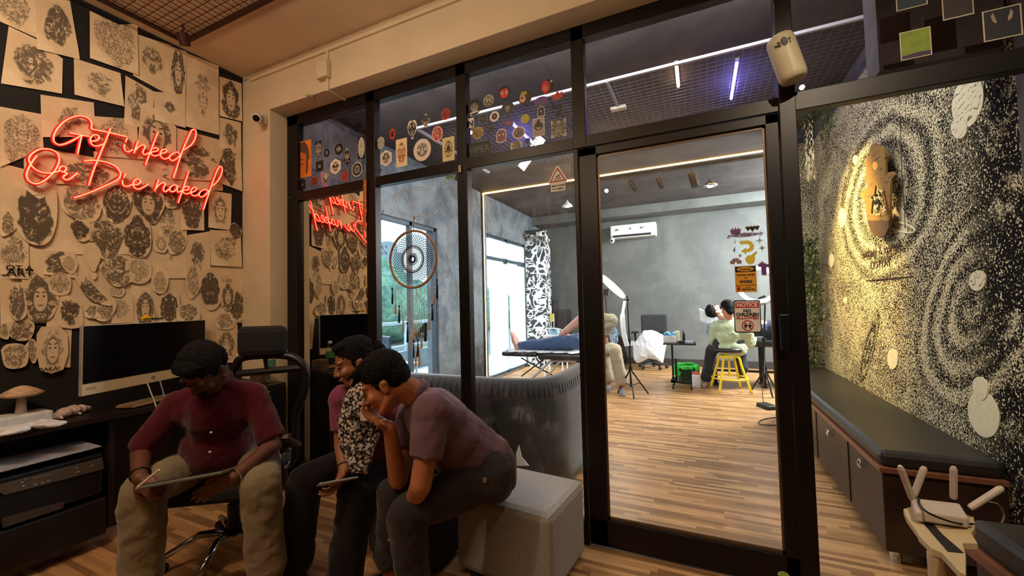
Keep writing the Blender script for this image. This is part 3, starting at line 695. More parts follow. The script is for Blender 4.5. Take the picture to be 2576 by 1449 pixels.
# neon sign ---------------------------------------------------------------
NX = XL+.048
s1 = lambda L: [(120+a/6.586, 280+b_/6.586) for a, b_ in L]      # readings from four enlargements
s2 = lambda L: [(300+a/7.245, 300+b_/7.245) for a, b_ in L]
s3 = lambda L: [(50+a/9.056, 350+b_/9.056) for a, b_ in L]
s4 = lambda L: [(280+a/8.883, 400+b_/8.883) for a, b_ in L]
STROKES = [
 s1([(715, 285), (725, 210), (690, 140), (610, 90), (500, 78), (380, 110), (270, 170), (170, 270), (110, 370), (90, 460), (115, 520), (180, 555), (270, 545), (370, 505), (470, 450), (550, 400)]),
 s1([(355, 360), (690, 420)]), s1([(560, 400), (530, 520), (490, 710)]),
 s1([(720, 495), (790, 490), (840, 455), (835, 405), (780, 390), (725, 415), (700, 475), (720, 540), (780, 575), (850, 570), (925, 540)]),
 s1([(710, 295), (1010, 355), (1310, 425)]), s1([(1035, 285), (960, 480), (830, 790), (740, 1020), (675, 1230)]),
 s1([(1310, 445), (1285, 515)]), s2([(90, 460), (85, 520), (110, 575), (160, 595), (240, 555)]),
 s2([(335, 400), (260, 620)]), s2([(280, 570), (350, 500), (430, 470), (465, 500), (440, 560), (425, 610), (460, 648), (540, 610)]),
 s2([(695, 240), (470, 835)]), s2([(600, 540), (660, 520), (700, 545), (680, 580), (585, 600), (580, 640), (640, 668), (720, 650)]),
 s2([(740, 630), (830, 610), (860, 575), (830, 550), (770, 565), (740, 630), (760, 690), (820, 725), (890, 705), (915, 680)]),
 s2([(1110, 650), (1060, 605), (990, 615), (920, 670), (915, 725), (965, 755), (1040, 720), (1130, 630)]),
 s2([(1170, 560), (1290, 480), (1370, 370), (1395, 240), (1365, 190), (1310, 215), (1240, 350), (1140, 590), (1070, 800), (980, 1065)]),
 s3([(380, 380), (300, 480), (215, 620), (160, 740), (145, 830), (180, 930), (270, 1000), (390, 1015), (530, 960), (660, 860), (790, 720), (870, 570), (890, 440), (840, 320), (730, 250), (600, 225), (440, 235), (300, 310), (215, 400), (205, 500), (250, 600), (360, 700), (500, 760), (680, 775), (800, 755), (900, 725)]),
 s3([(900, 725), (895, 665), (940, 625), (1010, 625), (1050, 670), (1020, 730), (960, 745), (930, 725)]), s3([(950, 745), (1070, 780), (1010, 830), (980, 880), (1030, 925), (1110, 915), (1210, 850), (1310, 765)]),
 s1([(595, 830), (700, 815), (830, 820), (980, 850), (1110, 910), (1190, 1000), (1195, 1080), (1130, 1150), (1000, 1210), (780, 1310), (600, 1380), (430, 1435)]),
 s4([(310, 330), (265, 425)]), s4([(245, 480), (245, 550), (280, 605), (350, 610), (470, 570)]),
 s4([(485, 575), (580, 570), (640, 520), (620, 460), (560, 450), (500, 490), (480, 570), (510, 640), (590, 675), (700, 640), (815, 560)]),
 s4([(1050, 460), (960, 720)]), s4([(985, 660), (1080, 560), (1160, 530), (1195, 570), (1165, 640), (1165, 710), (1210, 730), (1290, 670)]),
 s4([(1470, 620), (1420, 580), (1350, 600), (1300, 660), (1320, 720), (1380, 730), (1450, 670), (1475, 600), (1465, 690), (1490, 745), (1560, 710)]),
 s4([(1720, 290), (1640, 530), (1490, 980)]), s4([(1610, 640), (1690, 610), (1725, 640), (1700, 690), (1600, 700), (1600, 750), (1680, 780), (1760, 755)]),
 s4([(1770, 750), (1860, 720), (1900, 670), (1870, 635), (1810, 650), (1770, 720), (1790, 790), (1860, 825), (1950, 790)]),
 s4([(2160, 740), (2120, 690), (2050, 690), (1970, 750), (1960, 820), (2020, 850), (2100, 800), (2180, 700)]),
 s4([(2260, 600), (2380, 480), (2460, 320), (2470, 210), (2430, 170), (2370, 230), (2290, 430), (2200, 680), (2130, 900), (2050, 1140)]),
]
nc = onX(300, 410, NX)
neon = thing('neon_sign', (NX, nc.y, onX(300, 540, NX).z), 'red neon sign reading Get inked Or Die naked', 'neon sign')
M_NEONC = glow('neon_core', (255, 112, 78), 4.0)
tb = MB(); bk = MB(); core = MB()
for st in STROKES:
    P = curve([onX(a, b_, NX) for a, b_ in st], 5) if len(st) > 2 else [onX(a, b_, NX) for a, b_ in st]
    tb.tube(P, .0066, 8); bk.tube([p-V(.009, 0, 0) for p in P], .0088, 6); core.tube([p+V(.0046, 0, 0) for p in P], .0034, 6)
tb.build('silicone_tube', glow('neon_red', (255, 26, 20), 2.6), neon, smooth=True); core.build('lit_core', M_NEONC, neon, smooth=True)
bk.build('backing_channel', glow('neon_back', (170, 8, 10), .6), neon)
for px, py in ((150, 340), (300, 360), (420, 440), (540, 400), (90, 460), (230, 470)): p = onX(px, py, NX); MB().cyl(V(XL, p.y, p.z), p-V(.008, 0, 0), .006, seg=8).build('standoff', mat('steel_standoff', (150, 150, 150), .3, .9), neon)
# ================================================================== STICKERS AND SIGNS ON THE GLASS
SY = GY-.0012
def sticker_mat(name, c1, c2, scale, thr=.5, sym=1.0):
    """printed motif: c1 ground, c2 ink; object colour red = seed, green = ink amount, alpha = motif size"""
    if name in MATS: return MATS[name]
    m, b = newmat(name); u0, v0, _ = sep(coords('UV')); oi = N.t.nodes.new('ShaderNodeObjectInfo'); sc_ = N.t.nodes.new('ShaderNodeSeparateColor')
    N.t.links.new(oi.outputs['Color'], sc_.inputs[0]); seed, amt = N(sc_.outputs[0])*53.0, N(sc_.outputs[1]); size = N(oi.outputs['Alpha'])
    u = u0*2.0-1.0; v = v0*2.0-1.0; us = nabs(u)*sym+u*(1-sym)
    r = nsqrt(u*u+v*v); n1 = nnoise(nvec(us+seed, v, seed), scale, 3, .6, 1.2); n2 = nnoise(nvec(us, v+seed, seed), scale*1.6, 2, .5, 2.0)
    ink = nmax(sstep(n1, .60-amt*.2, .63-amt*.2), (1.0-sstep(nabs(n2-.5), .02, .045)))*(1.0-sstep(r, size-.06, size+.03))
    setin(b, 'Base Color', nmix(ink, lin(c1), lin(c2))); b.inputs['Roughness'].default_value = .4; MATS[name] = m; return m
SM_INK = lambda: sticker_mat('sticker_ink_on_cream', (232, 220, 196), (30, 26, 26), 3.0)
SM_DARK = lambda: sticker_mat('sticker_pale_on_black', (18, 17, 20), (190, 184, 170), 3.0)
SM_RED = lambda: sticker_mat('sticker_red_print', (196, 74, 58), (52, 14, 16), 3.0)
SM_GOLD = lambda: sticker_mat('sticker_gold_foil', (168, 140, 62), (86, 66, 26), 2.5, sym=0.0)
SM_ORN = lambda: sticker_mat('sticker_line_orange', (236, 216, 176), (168, 92, 30), 3.0)
M_STW = mat('sticker_white', (226, 222, 212), .45, var=.02); M_STK = mat('sticker_black', (16, 15, 17), .45, var=.05)
sk_ = [0]
SHP = {
 'round': [(math.cos(2*PI*k/28), math.sin(2*PI*k/28)) for k in range(28)],
 'rect': [(-1, 1), (1, 1), (1, -1), (-1, -1)],
 'hex': [(0, 1), (.95, .52), (.95, -.48), (0, -1), (-.95, -.5), (-.95, .55)],
 'cap': [((1.0 if k % 2 else .9)*math.cos(2*PI*k/44), (1.0 if k % 2 else .9)*math.sin(2*PI*k/44)) for k in range(44)],
 'shield': [(-.8, 1), (0, .85), (.8, 1), (.95, .6), (.85, .3), (.85, -.55), (0, -1), (-.85, -.55), (-.85, .3), (-.95, .6)],
 'diamond': [(0, 1), (.35, .5), (.95, .35), (.6, 0), (.75, -.3), (.3, -.5), (0, -1), (-.3, -.5), (-.75, -.3), (-.6, 0), (-.95, .35), (-.35, .5)],
 'skull': [(0, .85), (.35, 1), (.75, .85), (1, .4), (.85, -.1), (.7, -.4), (.3, -.6), (.2, -1), (-.2, -1), (-.3, -.6), (-.7, -.4), (-.85, -.1), (-1, .4), (-.75, .85), (-.35, 1)],
 'mask': [(-.6, .8), (-.2, 1), (.3, .95), (.7, .8), (.95, .3), (.85, -.5), (.9, -.8), (.4, -.85), (0, -1), (-.4, -.85), (-.9, -.8), (-.85, -.4), (-.95, .3)],
 'arch': [(-1, -1)]+[(-math.cos(PI*k/14), .25+.75*math.sin(PI*k/14)) for k in range(15)]+[(1, -1)],
 'leaf': [(.1, 1), (.5, .7), (.5, .2), (.95, .2), (1, -.2), (.6, -.5), (.5, -.9), (0, -1), (-.5, -.8), (-.6, -.4), (-1, -.2), (-.9, .2), (-.4, .3), (-.3, .8)],
 'egg': [(.85*math.cos(2*PI*k/20+.4)*(1+.12*math.sin(3*k)), math.sin(2*PI*k/20+.4)) for k in range(20)],
 'hippo': [(-1, -.1), (-.8, .5), (-.3, .7), (.2, 1), (.8, .7), (1, .1), (.8, -.3), (.7, -1), (.4, -.9), (.3, -.3), (-.2, -.4), (-.3, -1), (-.6, -.9), (-.6, -.3)],
 'star4': [(0, 1), (.22, .22), (1, 0), (.22, -.22), (0, -1), (-.22, -.22), (-1, 0), (-.22, .22)],
 'bolt': [(.3, 1), (-.7, -.1), (0, -.1), (-.3, -1), (.8, .2), (.1, .2), (.7, 1)],
 'tree': [(.1, 1), (.3, .6), (.95, .75), (.8, .35), (1, .1), (.5, -.05), (0, -.15), (-.5, -.05), (-1, .1), (-.8, .35), (-.9, .6), (-.3, .6)],
 'arrow': [(-1, .85), (.2, .9), (.75, .6), (1, .05), (.8, -.5), (.2, -.75), (-.1, -.72), (-.12, -1), (-.85, -.55), (-.15, -.1), (-.13, -.35), (.3, -.25), (.45, .1), (.2, .4), (-.98, .42)],
 'bulb': [(.75, 1), (1, .75), (.55, .3), (.6, -.3), (.3, -.85), (-.3, -1), (-.85, -.6), (-.95, 0), (-.6, .4), (0, .45), (.45, .75)],
 'crown': [(-1, .5), (-.75, .1), (-.5, .85), (-.2, .15), (0, 1), (.25, .15), (.5, .85), (.75, .1), (1, .5), (.75, -1), (-.75, -1)],
 'trash': [(-1, .55), (-.6, .8), (-.1, 1), (.1, .75), (1, .45), (.95, .2), (.5, .15), (.45, -1), (-.4, -.95), (-.45, .2), (-.95, .25)],
 'shades': [(-1, .1), (-.8, .15), (-.3, .9), (-.2, .7), (.2, .9), (.35, .7), (.85, .1), (1, .1), (.95, -.7), (.2, -.8), (.1, -.2), (-.1, -.2), (-.2, -.8), (-.95, -.7)],
 'hearts': [(-1, .5), (-.7, .85), (-.45, .55), (-.2, .9), (0, .6), (.25, .9), (.45, .55), (.7, .85), (1, .5), (.65, -.7), (.35, 0), (0, -1), (-.35, 0), (-.65, -.7)],
 'tri': [(0, 1), (.12, .98), (.95, -.2), (.95, -.32), (.72, -.4), (.72, -1), (-.72, -1), (-.72, -.4), (-.95, -.32), (-.95, -.2), (-.12, .98)],
}
def sticker(px, py, rx, ry, shape, m, label, amt=.5, size=.85, rim=None, skew=None, name='sticker', group='stickers on the glass partition', rot=0, cat='sticker', Y=None, k=1.0):
    sk_[0] += 1; rnd = random.Random(sk_[0]*7); Yq = SY if Y is None else Y
    c = onY(px, py, Yq); hx = abs(onY(px+rx, py, Yq).x-onY(px-rx, py, Yq).x)/2; hz = abs(onY(px, py+ry, Yq).z-onY(px, py-ry, Yq).z)/2
    ca, sa = math.cos(rot), math.sin(rot)
    def pt(u, v, d=0.0, s=1.0): u, v = u*s, v*s; return V(c.x+hx*(u*ca-v*sa), c.y-d, c.z+hz*(u*sa+v*ca))
    poly = SHP[shape]
    mb = MB().prism([pt(u, v, .0003) for u, v in reversed(poly)], (0, .0003, 0)); mb.uv = [(((p.x-c.x)/hx+1)/2, ((p.z-c.z)/hz+1)/2) for p in mb.v]
    o = mb.build(name, m if rim is None else rim, org=(c.x, c.y, c.z-hz)); o.color = (rnd.random(), amt, 0, size)
    if rim is not None:
        mb = MB().prism([pt(u, v, .0008, .88) for u, v in reversed(poly)], (0, .0005, 0)); mb.uv = [(((p.x-c.x)/hx+1)/2, ((p.z-c.z)/hz+1)/2) for p in mb.v]
        q = mb.build('printed_face', m, o); q.color = o.color
    tag(o, label, cat, group); o['_'] = 0; del o['_']
    return o, pt, hx, hz
def blob(o, pt, poly, m, name='motif', d=.0014):
    MB().prism([pt(u, v, d) for u, v in reversed(poly)], (0, .0003, 0)).build(name, m, o)
def ov(cx, cy, a, b_, n=14): return [(cx+a*math.cos(2*PI*k/n), cy+b_*math.sin(2*PI*k/n)) for k in range(n)]
def words(s, pt, u, v, size, o, m, **kw):
    p = pt(u, v, .0012); return text(s, size, p, (1, 0, 0), (0, 0, 1), 'lettering', m, o, depth=.0002, **kw)
# -- leftmost upper pane
o, pt, hx, hz = sticker(762, 401, 21, 46, 'rect', mat('buddha_orange', (226, 128, 40), .5, var=.12, scale=20), 'orange poster of a stone head with curled hair and closed eyes', group=None, name='poster', cat='poster')
hd_ = mat('poster_brown', (96, 66, 46), .6, var=.3, scale=120); blob(o, pt, [(-.98, .82), (-.5, .92), (.2, .95), (.55, .7), (.72, .35), (.78, 0), (.6, -.2), (.42, .1), (.30, .3), (-.2, .42), (-.98, .38)], hd_, 'curled_hair')
blob(o, pt, [(-.98, .38), (-.2, .42), (.30, .3), (.42, .1), (.38, -.5), (.2, -.8), (-.98, -.96)], mat('poster_skin', (206, 108, 34), .6, var=.1), 'face', .0010)
blob(o, pt, [(-.9, -.28), (-.5, -.40), (.1, -.26), (.12, -.2), (-.4, -.3), (-.9, -.2)], hd_, 'eyelid', .0018); blob(o, pt, [(-.95, -.02), (-.5, .06), (.05, .02), (.12, -.06), (-.4, 0), (-.9, -.1)], hd_, 'eyebrow', .0018)
blob(o, pt, [(.42, .1), (.6, -.1), (.62, -.5), (.48, -.85), (.34, -.85), (.38, -.5)], hd_, 'ear', .0018)
A = [
 (801, 375, 9, 21, 'shield', SM_DARK, 'grey outlined banner sticker with dripping black shapes', .35, .85, None), (822, 385, 7, 10, 'round', SM_DARK, 'small faint purple round sticker in the leftmost pane', .1, .5, None),
 (852, 375, 10, 14, 'round', SM_DARK, 'black oval sticker with a small seated figure', .2, .6, None), (873, 397, 12, 27, 'diamond', SM_INK, 'spiky winged emblem sticker', .8, .95, None),
 (909, 371, 9, 28, 'rect', SM_DARK, 'tall black-framed wave sticker beside the frame post', 1.0, .95, None), (804, 418, 9, 13, 'rect', SM_DARK, 'small dark square sticker of a shadowy face', .3, .4, None),
 (844, 419, 14, 20, 'hex', SM_INK, 'cream hexagon sticker with an oval skull', .5, .62, None), (898, 426, 13, 18, 'round', SM_DARK, 'white-rimmed black round sticker with a swirling figure', .35, .62, M_STW),
 (820, 447, 8, 19, 'diamond', SM_INK, 'pale upright lotus sticker near the transom', .5, .9, None), (867, 443, 9, 13, 'round', SM_RED, 'brown round sunburst sticker near the transom', .3, .9, None),
 (791, 456, 9, 12, 'round', SM_RED, 'copper round sticker below the orange poster', .7, .9, None), (761, 465, 7, 12, 'rect', SM_DARK, 'faint dark sticker in the lowest left corner', .1, .3, None),
 (958, 360, 11, 17, 'egg', SM_DARK, 'grey line sticker of a coiled child figure', .8, .95, None), (987, 337, 8, 14, 'egg', SM_RED, 'faint purple and pink jellyfish sticker', .8, .6, None),
 (1037, 326, 12, 24, 'skull', SM_INK, 'white-edged goat skull sticker', .8, .85, M_STW), (1071, 303, 10, 17, 'leaf', SM_INK, 'cream leaf-shaped monster sticker above the goat skull', .8, .85, None),
 (1121, 287, 12, 15, 'round', SM_RED, 'faint pink round floral sticker', .4, .9, None), (1100, 337, 14, 20, 'round', sticker_mat('sticker_pink_print', (236, 160, 142), (96, 26, 26), 3.0, sym=0.0), 'pink round sticker with a dark insect and tail', .5, .8, None),
 (971, 398, 15, 21, 'hex', SM_INK, 'cream hexagon sticker with an engraved elephant god', .6, .68, None), (1010, 384, 14, 35, 'rect', SM_ORN, 'tall cream card with an orange dancing figure', .55, .75, None),
 (1062, 377, 22, 28, 'round', sticker_mat('sticker_grey_on_cream', (228, 214, 198), (96, 98, 102), 3.0), 'large cream round sticker with a praying grey deity', .5, .62, None), (1128, 375, 15, 30, 'rect', sticker_mat('sticker_brown_on_cream', (222, 206, 150), (64, 30, 24), 2.5), 'cream card with a dark long-haired sage', .6, .72, None),
 (957, 429, 5, 6, 'diamond', SM_DARK, 'tiny dark diamond sticker in a corner', .2, .5, None),
 (1229, 253, 13, 15, 'round', SM_INK, 'black and white round sticker of an astronaut', .8, .98, None),
]
for px, py, rx, ry, sh, mm, lab, am, sz, rim in A: sticker(px, py, rx, ry, sh, mm() if callable(mm) else mm, lab, am, sz, rim)
t_ = onY(1100, 360, SY)
# -- middle upper pane
o, pt, *_ = sticker(1193, 270, 18, 20, 'round', SM_DARK(), 'brown-black round sticker with a crossed emblem and banner', .2, .55); blob(o, pt, [(-.6, -.6), (.6, -.5), (.6, -.68), (-.6, -.78)], M_STW, 'banner')
o, pt, *_ = sticker(1269, 233, 16, 18, 'round', M_STK, 'black round sticker with a blocky red robot face')
blob(o, pt, [(-.7, .2), (-.4, .5), (.35, .55), (.6, .2), (.6, -.4), (.3, -.75), (-.35, -.75), (-.65, -.4)], mat('robot_red', (206, 52, 40), .5), 'robot_head')
for u in (-.33, .33): blob(o, pt, ov(u, -.05, .17, .22), M_STW, 'eye', .0018); blob(o, pt, ov(u, -.05, .08, .12), M_STK, 'pupil', .0022)
o, pt, *_ = sticker(1321, 245, 17, 19, 'round', M_STK, 'black round sticker of a blond person in glasses')
blob(o, pt, ov(-.35, -.15, .45, .5), mat('sticker_skin', (212, 160, 120), .6), 'face'); blob(o, pt, [(-.85, .1), (-.5, .85), (.2, .8), (.35, .3), (-.2, .35)], mat('sticker_blond', (168, 156, 60), .6), 'hair', .0018); blob(o, pt, ov(-.45, 0, .2, .12), M_STK, 'glasses', .0022)
o, pt, *_ = sticker(1377, 218, 17, 19, 'round', M_STK, 'round sticker of a person with long red hair')
blob(o, pt, [(-.95, 0), (-.8, .6), (-.2, .9), (.3, .5), (.4, -.2), (.1, -.9), (-.5, -.9)], mat('sticker_redhair', (196, 46, 60), .6), 'hair'); blob(o, pt, ov(-.3, -.15, .38, .45), mat('sticker_skin_rose', (214, 108, 92), .6), 'face', .0018); blob(o, pt, [(.3, .6), (.8, .7), (.6, .35), (.5, .6)], M_STW, 'highlight', .0018)
sticker(1277, 273, 17, 19, 'cap', SM_DARK(), 'black bottle-cap sticker with a jagged edge', .0, .4)
o, pt, *_ = sticker(1361, 255, 17, 12, 'arch', mat('sticker_rainbow', (112, 62, 140), .5), 'purple rainbow arch sticker', name='sticker'); 
blob(o, pt, [(-.5, -1)]+[(-.5*math.cos(PI*k/10), -.1+.5*math.sin(PI*k/10)) for k in range(11)]+[(.5, -1)], mat('sticker_cutout', (70, 72, 110), .4), 'arch_opening')
o, pt, *_ = sticker(1402, 248, 15, 21, 'tree', mat('lotus_red', (184, 62, 48), .5, var=.35, scale=90), 'red lotus sticker above the snake', group='stickers on the glass partition')
sb = MB(); pth = curve([onY(a, b_, SY-.001) for a, b_ in ((1394, 262), (1392, 272), (1402, 272), (1408, 266), (1409, 276), (1403, 282), (1404, 292))], 5); sb.tube(pth, .0085, 6, flat=.15, up=(1, 0, 0)); tag(sb.build('sticker', mat('snake_black', (34, 36, 34), .5)), 'wriggling black and cream snake sticker', 'sticker', 'stickers on the glass partition')
o, pt, *_ = sticker(1361, 280, 9, 13, 'arch', M_STK, 'small black arch sticker with a four-point star', rim=M_STW); blob(o, pt, [(u*.3, v*.3) for u, v in SHP['star4']], M_STW, 'star', .0018)
o, pt, *_ = sticker(1184, 309, 8, 12, 'rect', M_STW, 'white-edged letter N sticker near the post'); words('N', pt, 0, -.75, .052, o, M_STK, bold=.003)
o, pt, *_ = sticker(1216, 298, 10, 10, 'rect', M_STK, 'small dark square sticker with the letters ON', rim=mat('sticker_grey', (120, 120, 116), .5)); words('ON', pt, 0, -.4, .026, o, mat('sticker_grey', (120, 120, 116), .5))
sticker(1244, 293, 12, 13, 'round', M_STW, 'white and maroon target sticker'); o, pt, *_ = sticker(1244, 293, 6, 7, 'round', M_STW, 'x') if False else (None, None)
o = [q for q in COL.objects if q.get('label') == 'white and maroon target sticker'][0]; c = onY(1244, 293, SY); MB().cyl(V(c.x, c.y-.0012, c.z), V(c.x, c.y-.0004, c.z), .021, seg=24).build('maroon_disc', mat('maroon_print', (84, 22, 44), .5), o); MB().box(V(c.x, c.y-.0016, c.z), (.007, .0006, .007), Matrix.Rotation(.78, 3, 'Y')).build('centre_mark', M_STW, o)
o, pt, *_ = sticker(1235, 322, 8, 9, 'rect', mat('n_green', (62, 78, 54), .5), 'second letter N sticker in black and green'); words('N', pt, 0, -.85, .042, o, M_STK, bold=.003)
sticker(1202, 334, 18, 15, 'egg', SM_GOLD(), 'gold foil lump sticker above the VIPER plate', .5, .8)
o, pt, *_ = sticker(1278, 309, 13, 9, 'rect', mat('brush_violet', (86, 66, 120), .5), 'violet brush-script sticker under the bottle cap'); words('The', pt, 0, -.6, .03, o, mat('brush_pink', (206, 130, 150), .5), shear=.4)
sticker(1321, 299, 11, 12, 'round', mat('sticker_lime', (176, 170, 34), .5, var=.2, scale=80), 'yellow round badge sticker')
o, pt, *_ = sticker(1261, 342, 14, 18, 'mask', sticker_mat('sticker_demon', (150, 46, 34), (58, 12, 12), 3.0), 'red demon mask sticker', .4, .9, rim=M_STW)
for u in (-.35, .35): blob(o, pt, ov(u, .15, .14, .12), M_STW, 'eye', .0018)
sticker(1305, 334, 16, 16, 'round', sticker_mat('sticker_cup', (176, 102, 80), (30, 44, 46), 2.0, sym=0.0), 'round cup sticker with a dark curled creature', 1.0, .75, rim=M_STW)
o, pt, *_ = sticker(1355, 320, 15, 23, 'rect', mat('card_mauve', (170, 146, 150), .5), 'mauve card sticker of a grinning face in a hat', rim=mat('card_edge', (206, 196, 180), .5))
blob(o, pt, ov(0, .1, .75, .45), mat('grin_green', (62, 70, 48), .6, var=.3, scale=80), 'face'); blob(o, pt, [(-.3, .5), (-.2, .85), (.2, .85), (.3, .5)], M_STK, 'hat', .0018); blob(o, pt, [(-.55, .05), (0, -.25), (.55, .05), (0, -.1)], M_STW, 'grin', .0018)
sticker(1405, 323, 19, 22, 'rect', sticker_mat('sticker_pattern', (206, 196, 160), (22, 20, 20), 5.0), 'square black and cream ornament sticker', .75, 1.2)
sticker(1327, 354, 7, 7, 'round', mat('sticker_navy', (34, 34, 110), .5), 'small navy blue round sticker')
o, pt, *_ = sticker(1206, 374, 27, 18, 'rect', mat('viper_plate', (24, 24, 20), .5), 'black plate sticker lettered VIPER'); words('VIPER', pt, 0, -.55, .062, o, mat('viper_green', (92, 98, 72), .5), bold=.0004)
o, pt, *_ = sticker(1299, 365, 15, 8, 'rect', mat('vibe_pale', (196, 190, 150), .5), 'pale block-letter sticker reading VIBE TRIBE'); words('VIBE', pt, 0, .08, .025, o, M_STK, bold=.0006); words('TRIBE', pt, 0, -.85, .025, o, M_STK, bold=.0006)
sticker(1132, 446, 14, 7, 'hippo', mat('hippo_green', (86, 128, 84), .5), 'small green animal sticker at the top of the dreamcatcher window', rim=M_STW)
# -- CCTV notice
o, pt, *_ = sticker(1403, 453, 33, 36, 'rect', glassmat('clear_film', .8, smear=.25), 'clear film patch holding the CCTV notice', name='plastic_film', cat='film', group=None)
o, pt, hx, hz = sticker(1403, 449, 25, 32, 'tri', M_STW, 'triangular CCTV notice reading SMILE YOU ARE ON CAMERA', group=None, name='cctv_notice', cat='notice', Y=SY-.0015)
M_RED = mat('notice_red', (176, 40, 34), .5, var=.03)
blob(o, pt, [(0, .9), (.84, -.26), (-.84, -.26)], M_RED, 'red_border'); blob(o, pt, [(0, .68), (.62, -.16), (-.62, -.16)], M_STW, 'white_field', .0018)
blob(o, pt, [(-.22, .12), (.16, .34), (.22, .24), (-.14, .02)], M_STK, 'camera_icon', .0022); blob(o, pt, [(.1, .18), (.14, .2), (.3, .02), (.3, -.04), (.22, -.04)], M_STK, 'camera_arm', .0022)
def words2(s, u, v, size, mm=None, d=.0024, **kw): p = pt(u, v, d); text(s, size, p, (1, 0, 0), (0, 0, 1), 'lettering', mm or M_STK, o, depth=.0002, **kw)
words2('CCTV', 0, -.13, .020, bold=.0006, fitw=2*hx*0.36); words2("SMILE, YOU'RE", 0, -.62, .0175, bold=.0006, fitw=2*hx*0.66); words2('ON CAMERA', 0, -.86, .0175, bold=.0006, fitw=2*hx*0.58)
# -- door signs
o, pt, *_ = sticker(1876, 702, 33, 37, 'rect', glassmat('clear_film', .8, smear=.25), 'clear film sleeve around the yellow WARNING sign', name='plastic_film', cat='film', group=None)
o, pt, hx, hz = sticker(1876, 702, 27, 33, 'rect', mat('warning_amber', (214, 152, 40), .5, var=.03), 'amber sign reading WARNING TATTOO ARTIST AT WORK', group=None, name='warning_sign', cat='sign', Y=SY-.0015)
blob(o, pt, [(-.96, .96), (.96, .96), (.96, .55), (-.96, .55)], M_STK, 'black_header'); blob(o, pt, ov(0, .76, .8, .17, 24), mat('warning_amber', (0, 0, 0)), 'amber_oval', .0018)
words2('WARNING', 0, .69, .022, bold=.0008, fitw=2*hx*0.54); words2('TATTOO ARTIST', 0, .26, .0185, bold=.0005, fitw=2*hx*0.86); words2('AT', 0, .04, .016, bold=.0004, fitw=2*hx*0.12); words2('WORK', 0, -.28, .033, bold=.001, fitw=2*hx*0.62)
blob(o, pt, [(-.96, -.46), (.96, -.46), (.96, -.49), (-.96, -.49)], M_STK, 'rule'); words2('ENTRY', .2, -.66, .0125, fitw=2*hx*0.24); words2('RESTRICTED', .2, -.84, .0135, bold=.0003, fitw=2*hx*0.6)
blob(o, pt, ov(-.7, -.72, .17, .17), M_RED, 'badge'); words2('2', -.7, -.80, .012, M_STK, d=.003)
o, pt, *_ = sticker(1881, 797, 42, 48, 'rect', glassmat('clear_film', .8, smear=.25), 'clear film sleeve around the red NOTICE sign', name='plastic_film', cat='film', group=None)
rr = lambda s, q=.12: [(s*a, s*b_) for a, b_ in ((-1+q, 1), (1-q, 1), (1-.03, 1-.03), (1, 1-q), (1, -1+q), (1-.03, -1+.03), (1-q, -1), (-1+q, -1), (-1+.03, -1+.03), (-1, -1+q), (-1, 1-q), (-1+.03, 1-.03))]
SHP['rrect'] = rr(1.0)
o, pt, hx, hz = sticker(1880, 796, 34, 41, 'rrect', M_STK, 'white sign reading NOTICE NO CHILDREN ALLOWED', group=None, name='notice_sign', cat='sign', Y=SY-.0015)
blob(o, pt, rr(.93), M_STW, 'white_field'); blob(o, pt, [(-.88, .86), (.88, .86), (.88, .52), (-.88, .52)], M_RED, 'red_header', .0018)
words2('NOTICE', 0, .60, .034, M_STW, bold=.0012, fitw=2*hx*0.76); words2('NO', 0, .26, .033, bold=.0014, fitw=2*hx*0.28); words2('CHILDREN', 0, .04, .030, bold=.0012, fitw=2*hx*0.86); words2('ALLOWED', 0, -.16, .030, M_RED, bold=.0012, fitw=2*hx*0.84)
blob(o, pt, ov(0, -.56, .44, .34, 28), M_RED, 'prohibition_ring', .0018); blob(o, pt, ov(0, -.56, .36, .275, 28), M_STW, 'ring_field', .0020)
for u in (-.17, .17):
    blob(o, pt, ov(u, -.42, .06, .05), M_STK, 'child_icon', .0024); blob(o, pt, [(u-.1, -.5), (u+.1, -.5), (u+.12, -.62), (u+.06, -.6), (u+.07, -.74), (u-.07, -.74), (u-.06, -.6), (u-.12, -.62)], M_STK, 'child_icon', .0024)
blob(o, pt, [(-.30, -.36), (-.25, -.32), (.30, -.76), (.25, -.80)], M_RED, 'prohibition_bar', .0028)
GV = 'cut-out stickers on the door glass'
PUR = mat('sticker_purple', (104, 62, 130), .5); YEL = mat('sticker_yellow', (218, 200, 40), .5, var=.03); MAU = mat('sticker_mauve', (140, 112, 120), .5)
for px, py, rx, ry, sh, mm, lab, rim in ((1850, 580, 16, 10, 'crown', PUR, 'purple crown sticker on the door', M_STW), (1893, 575, 20, 9, 'hearts', M_STK, 'row of three black heart stickers on the door', M_STW),
    (1879, 621, 19, 19, 'arrow', YEL, 'yellow U-turn arrow sticker on the door', M_STW), (1890, 649, 17, 17, 'bulb', YEL, 'yellow light bulb sticker on the door', M_STW), (1921, 675, 15, 19, 'trash', PUR, 'purple bin-shaped sticker on the door', M_STW),
    (1851, 657, 16, 10, 'shades', MAU, 'mauve sunglasses sticker on the door', M_STW), (1911, 605, 11, 10, 'star4', mat('sticker_ice', (170, 186, 194), .5), 'upper grey sparkle sticker on the door', None), (1917, 624, 10, 9, 'star4', mat('sticker_grey', (120, 120, 116), .5), 'lower grey sparkle sticker on the door', M_STW),
    (1847, 630, 6, 8, 'bolt', mat('sticker_plum', (76, 40, 76), .5), 'dark plum lightning sticker on the door', M_STW), (1861, 644, 8, 6, 'bolt', mat('sticker_grey', (120, 120, 116), .5), 'grey lightning sticker on the door', M_STW), (1849, 610, 4, 6, 'bolt', mat('sticker_lime', (176, 170, 34), .5), 'tiny yellow lightning sticker on the door', M_STW)):
    sticker(px, py, rx, ry, sh, mm, lab, rim=rim, group=GV)
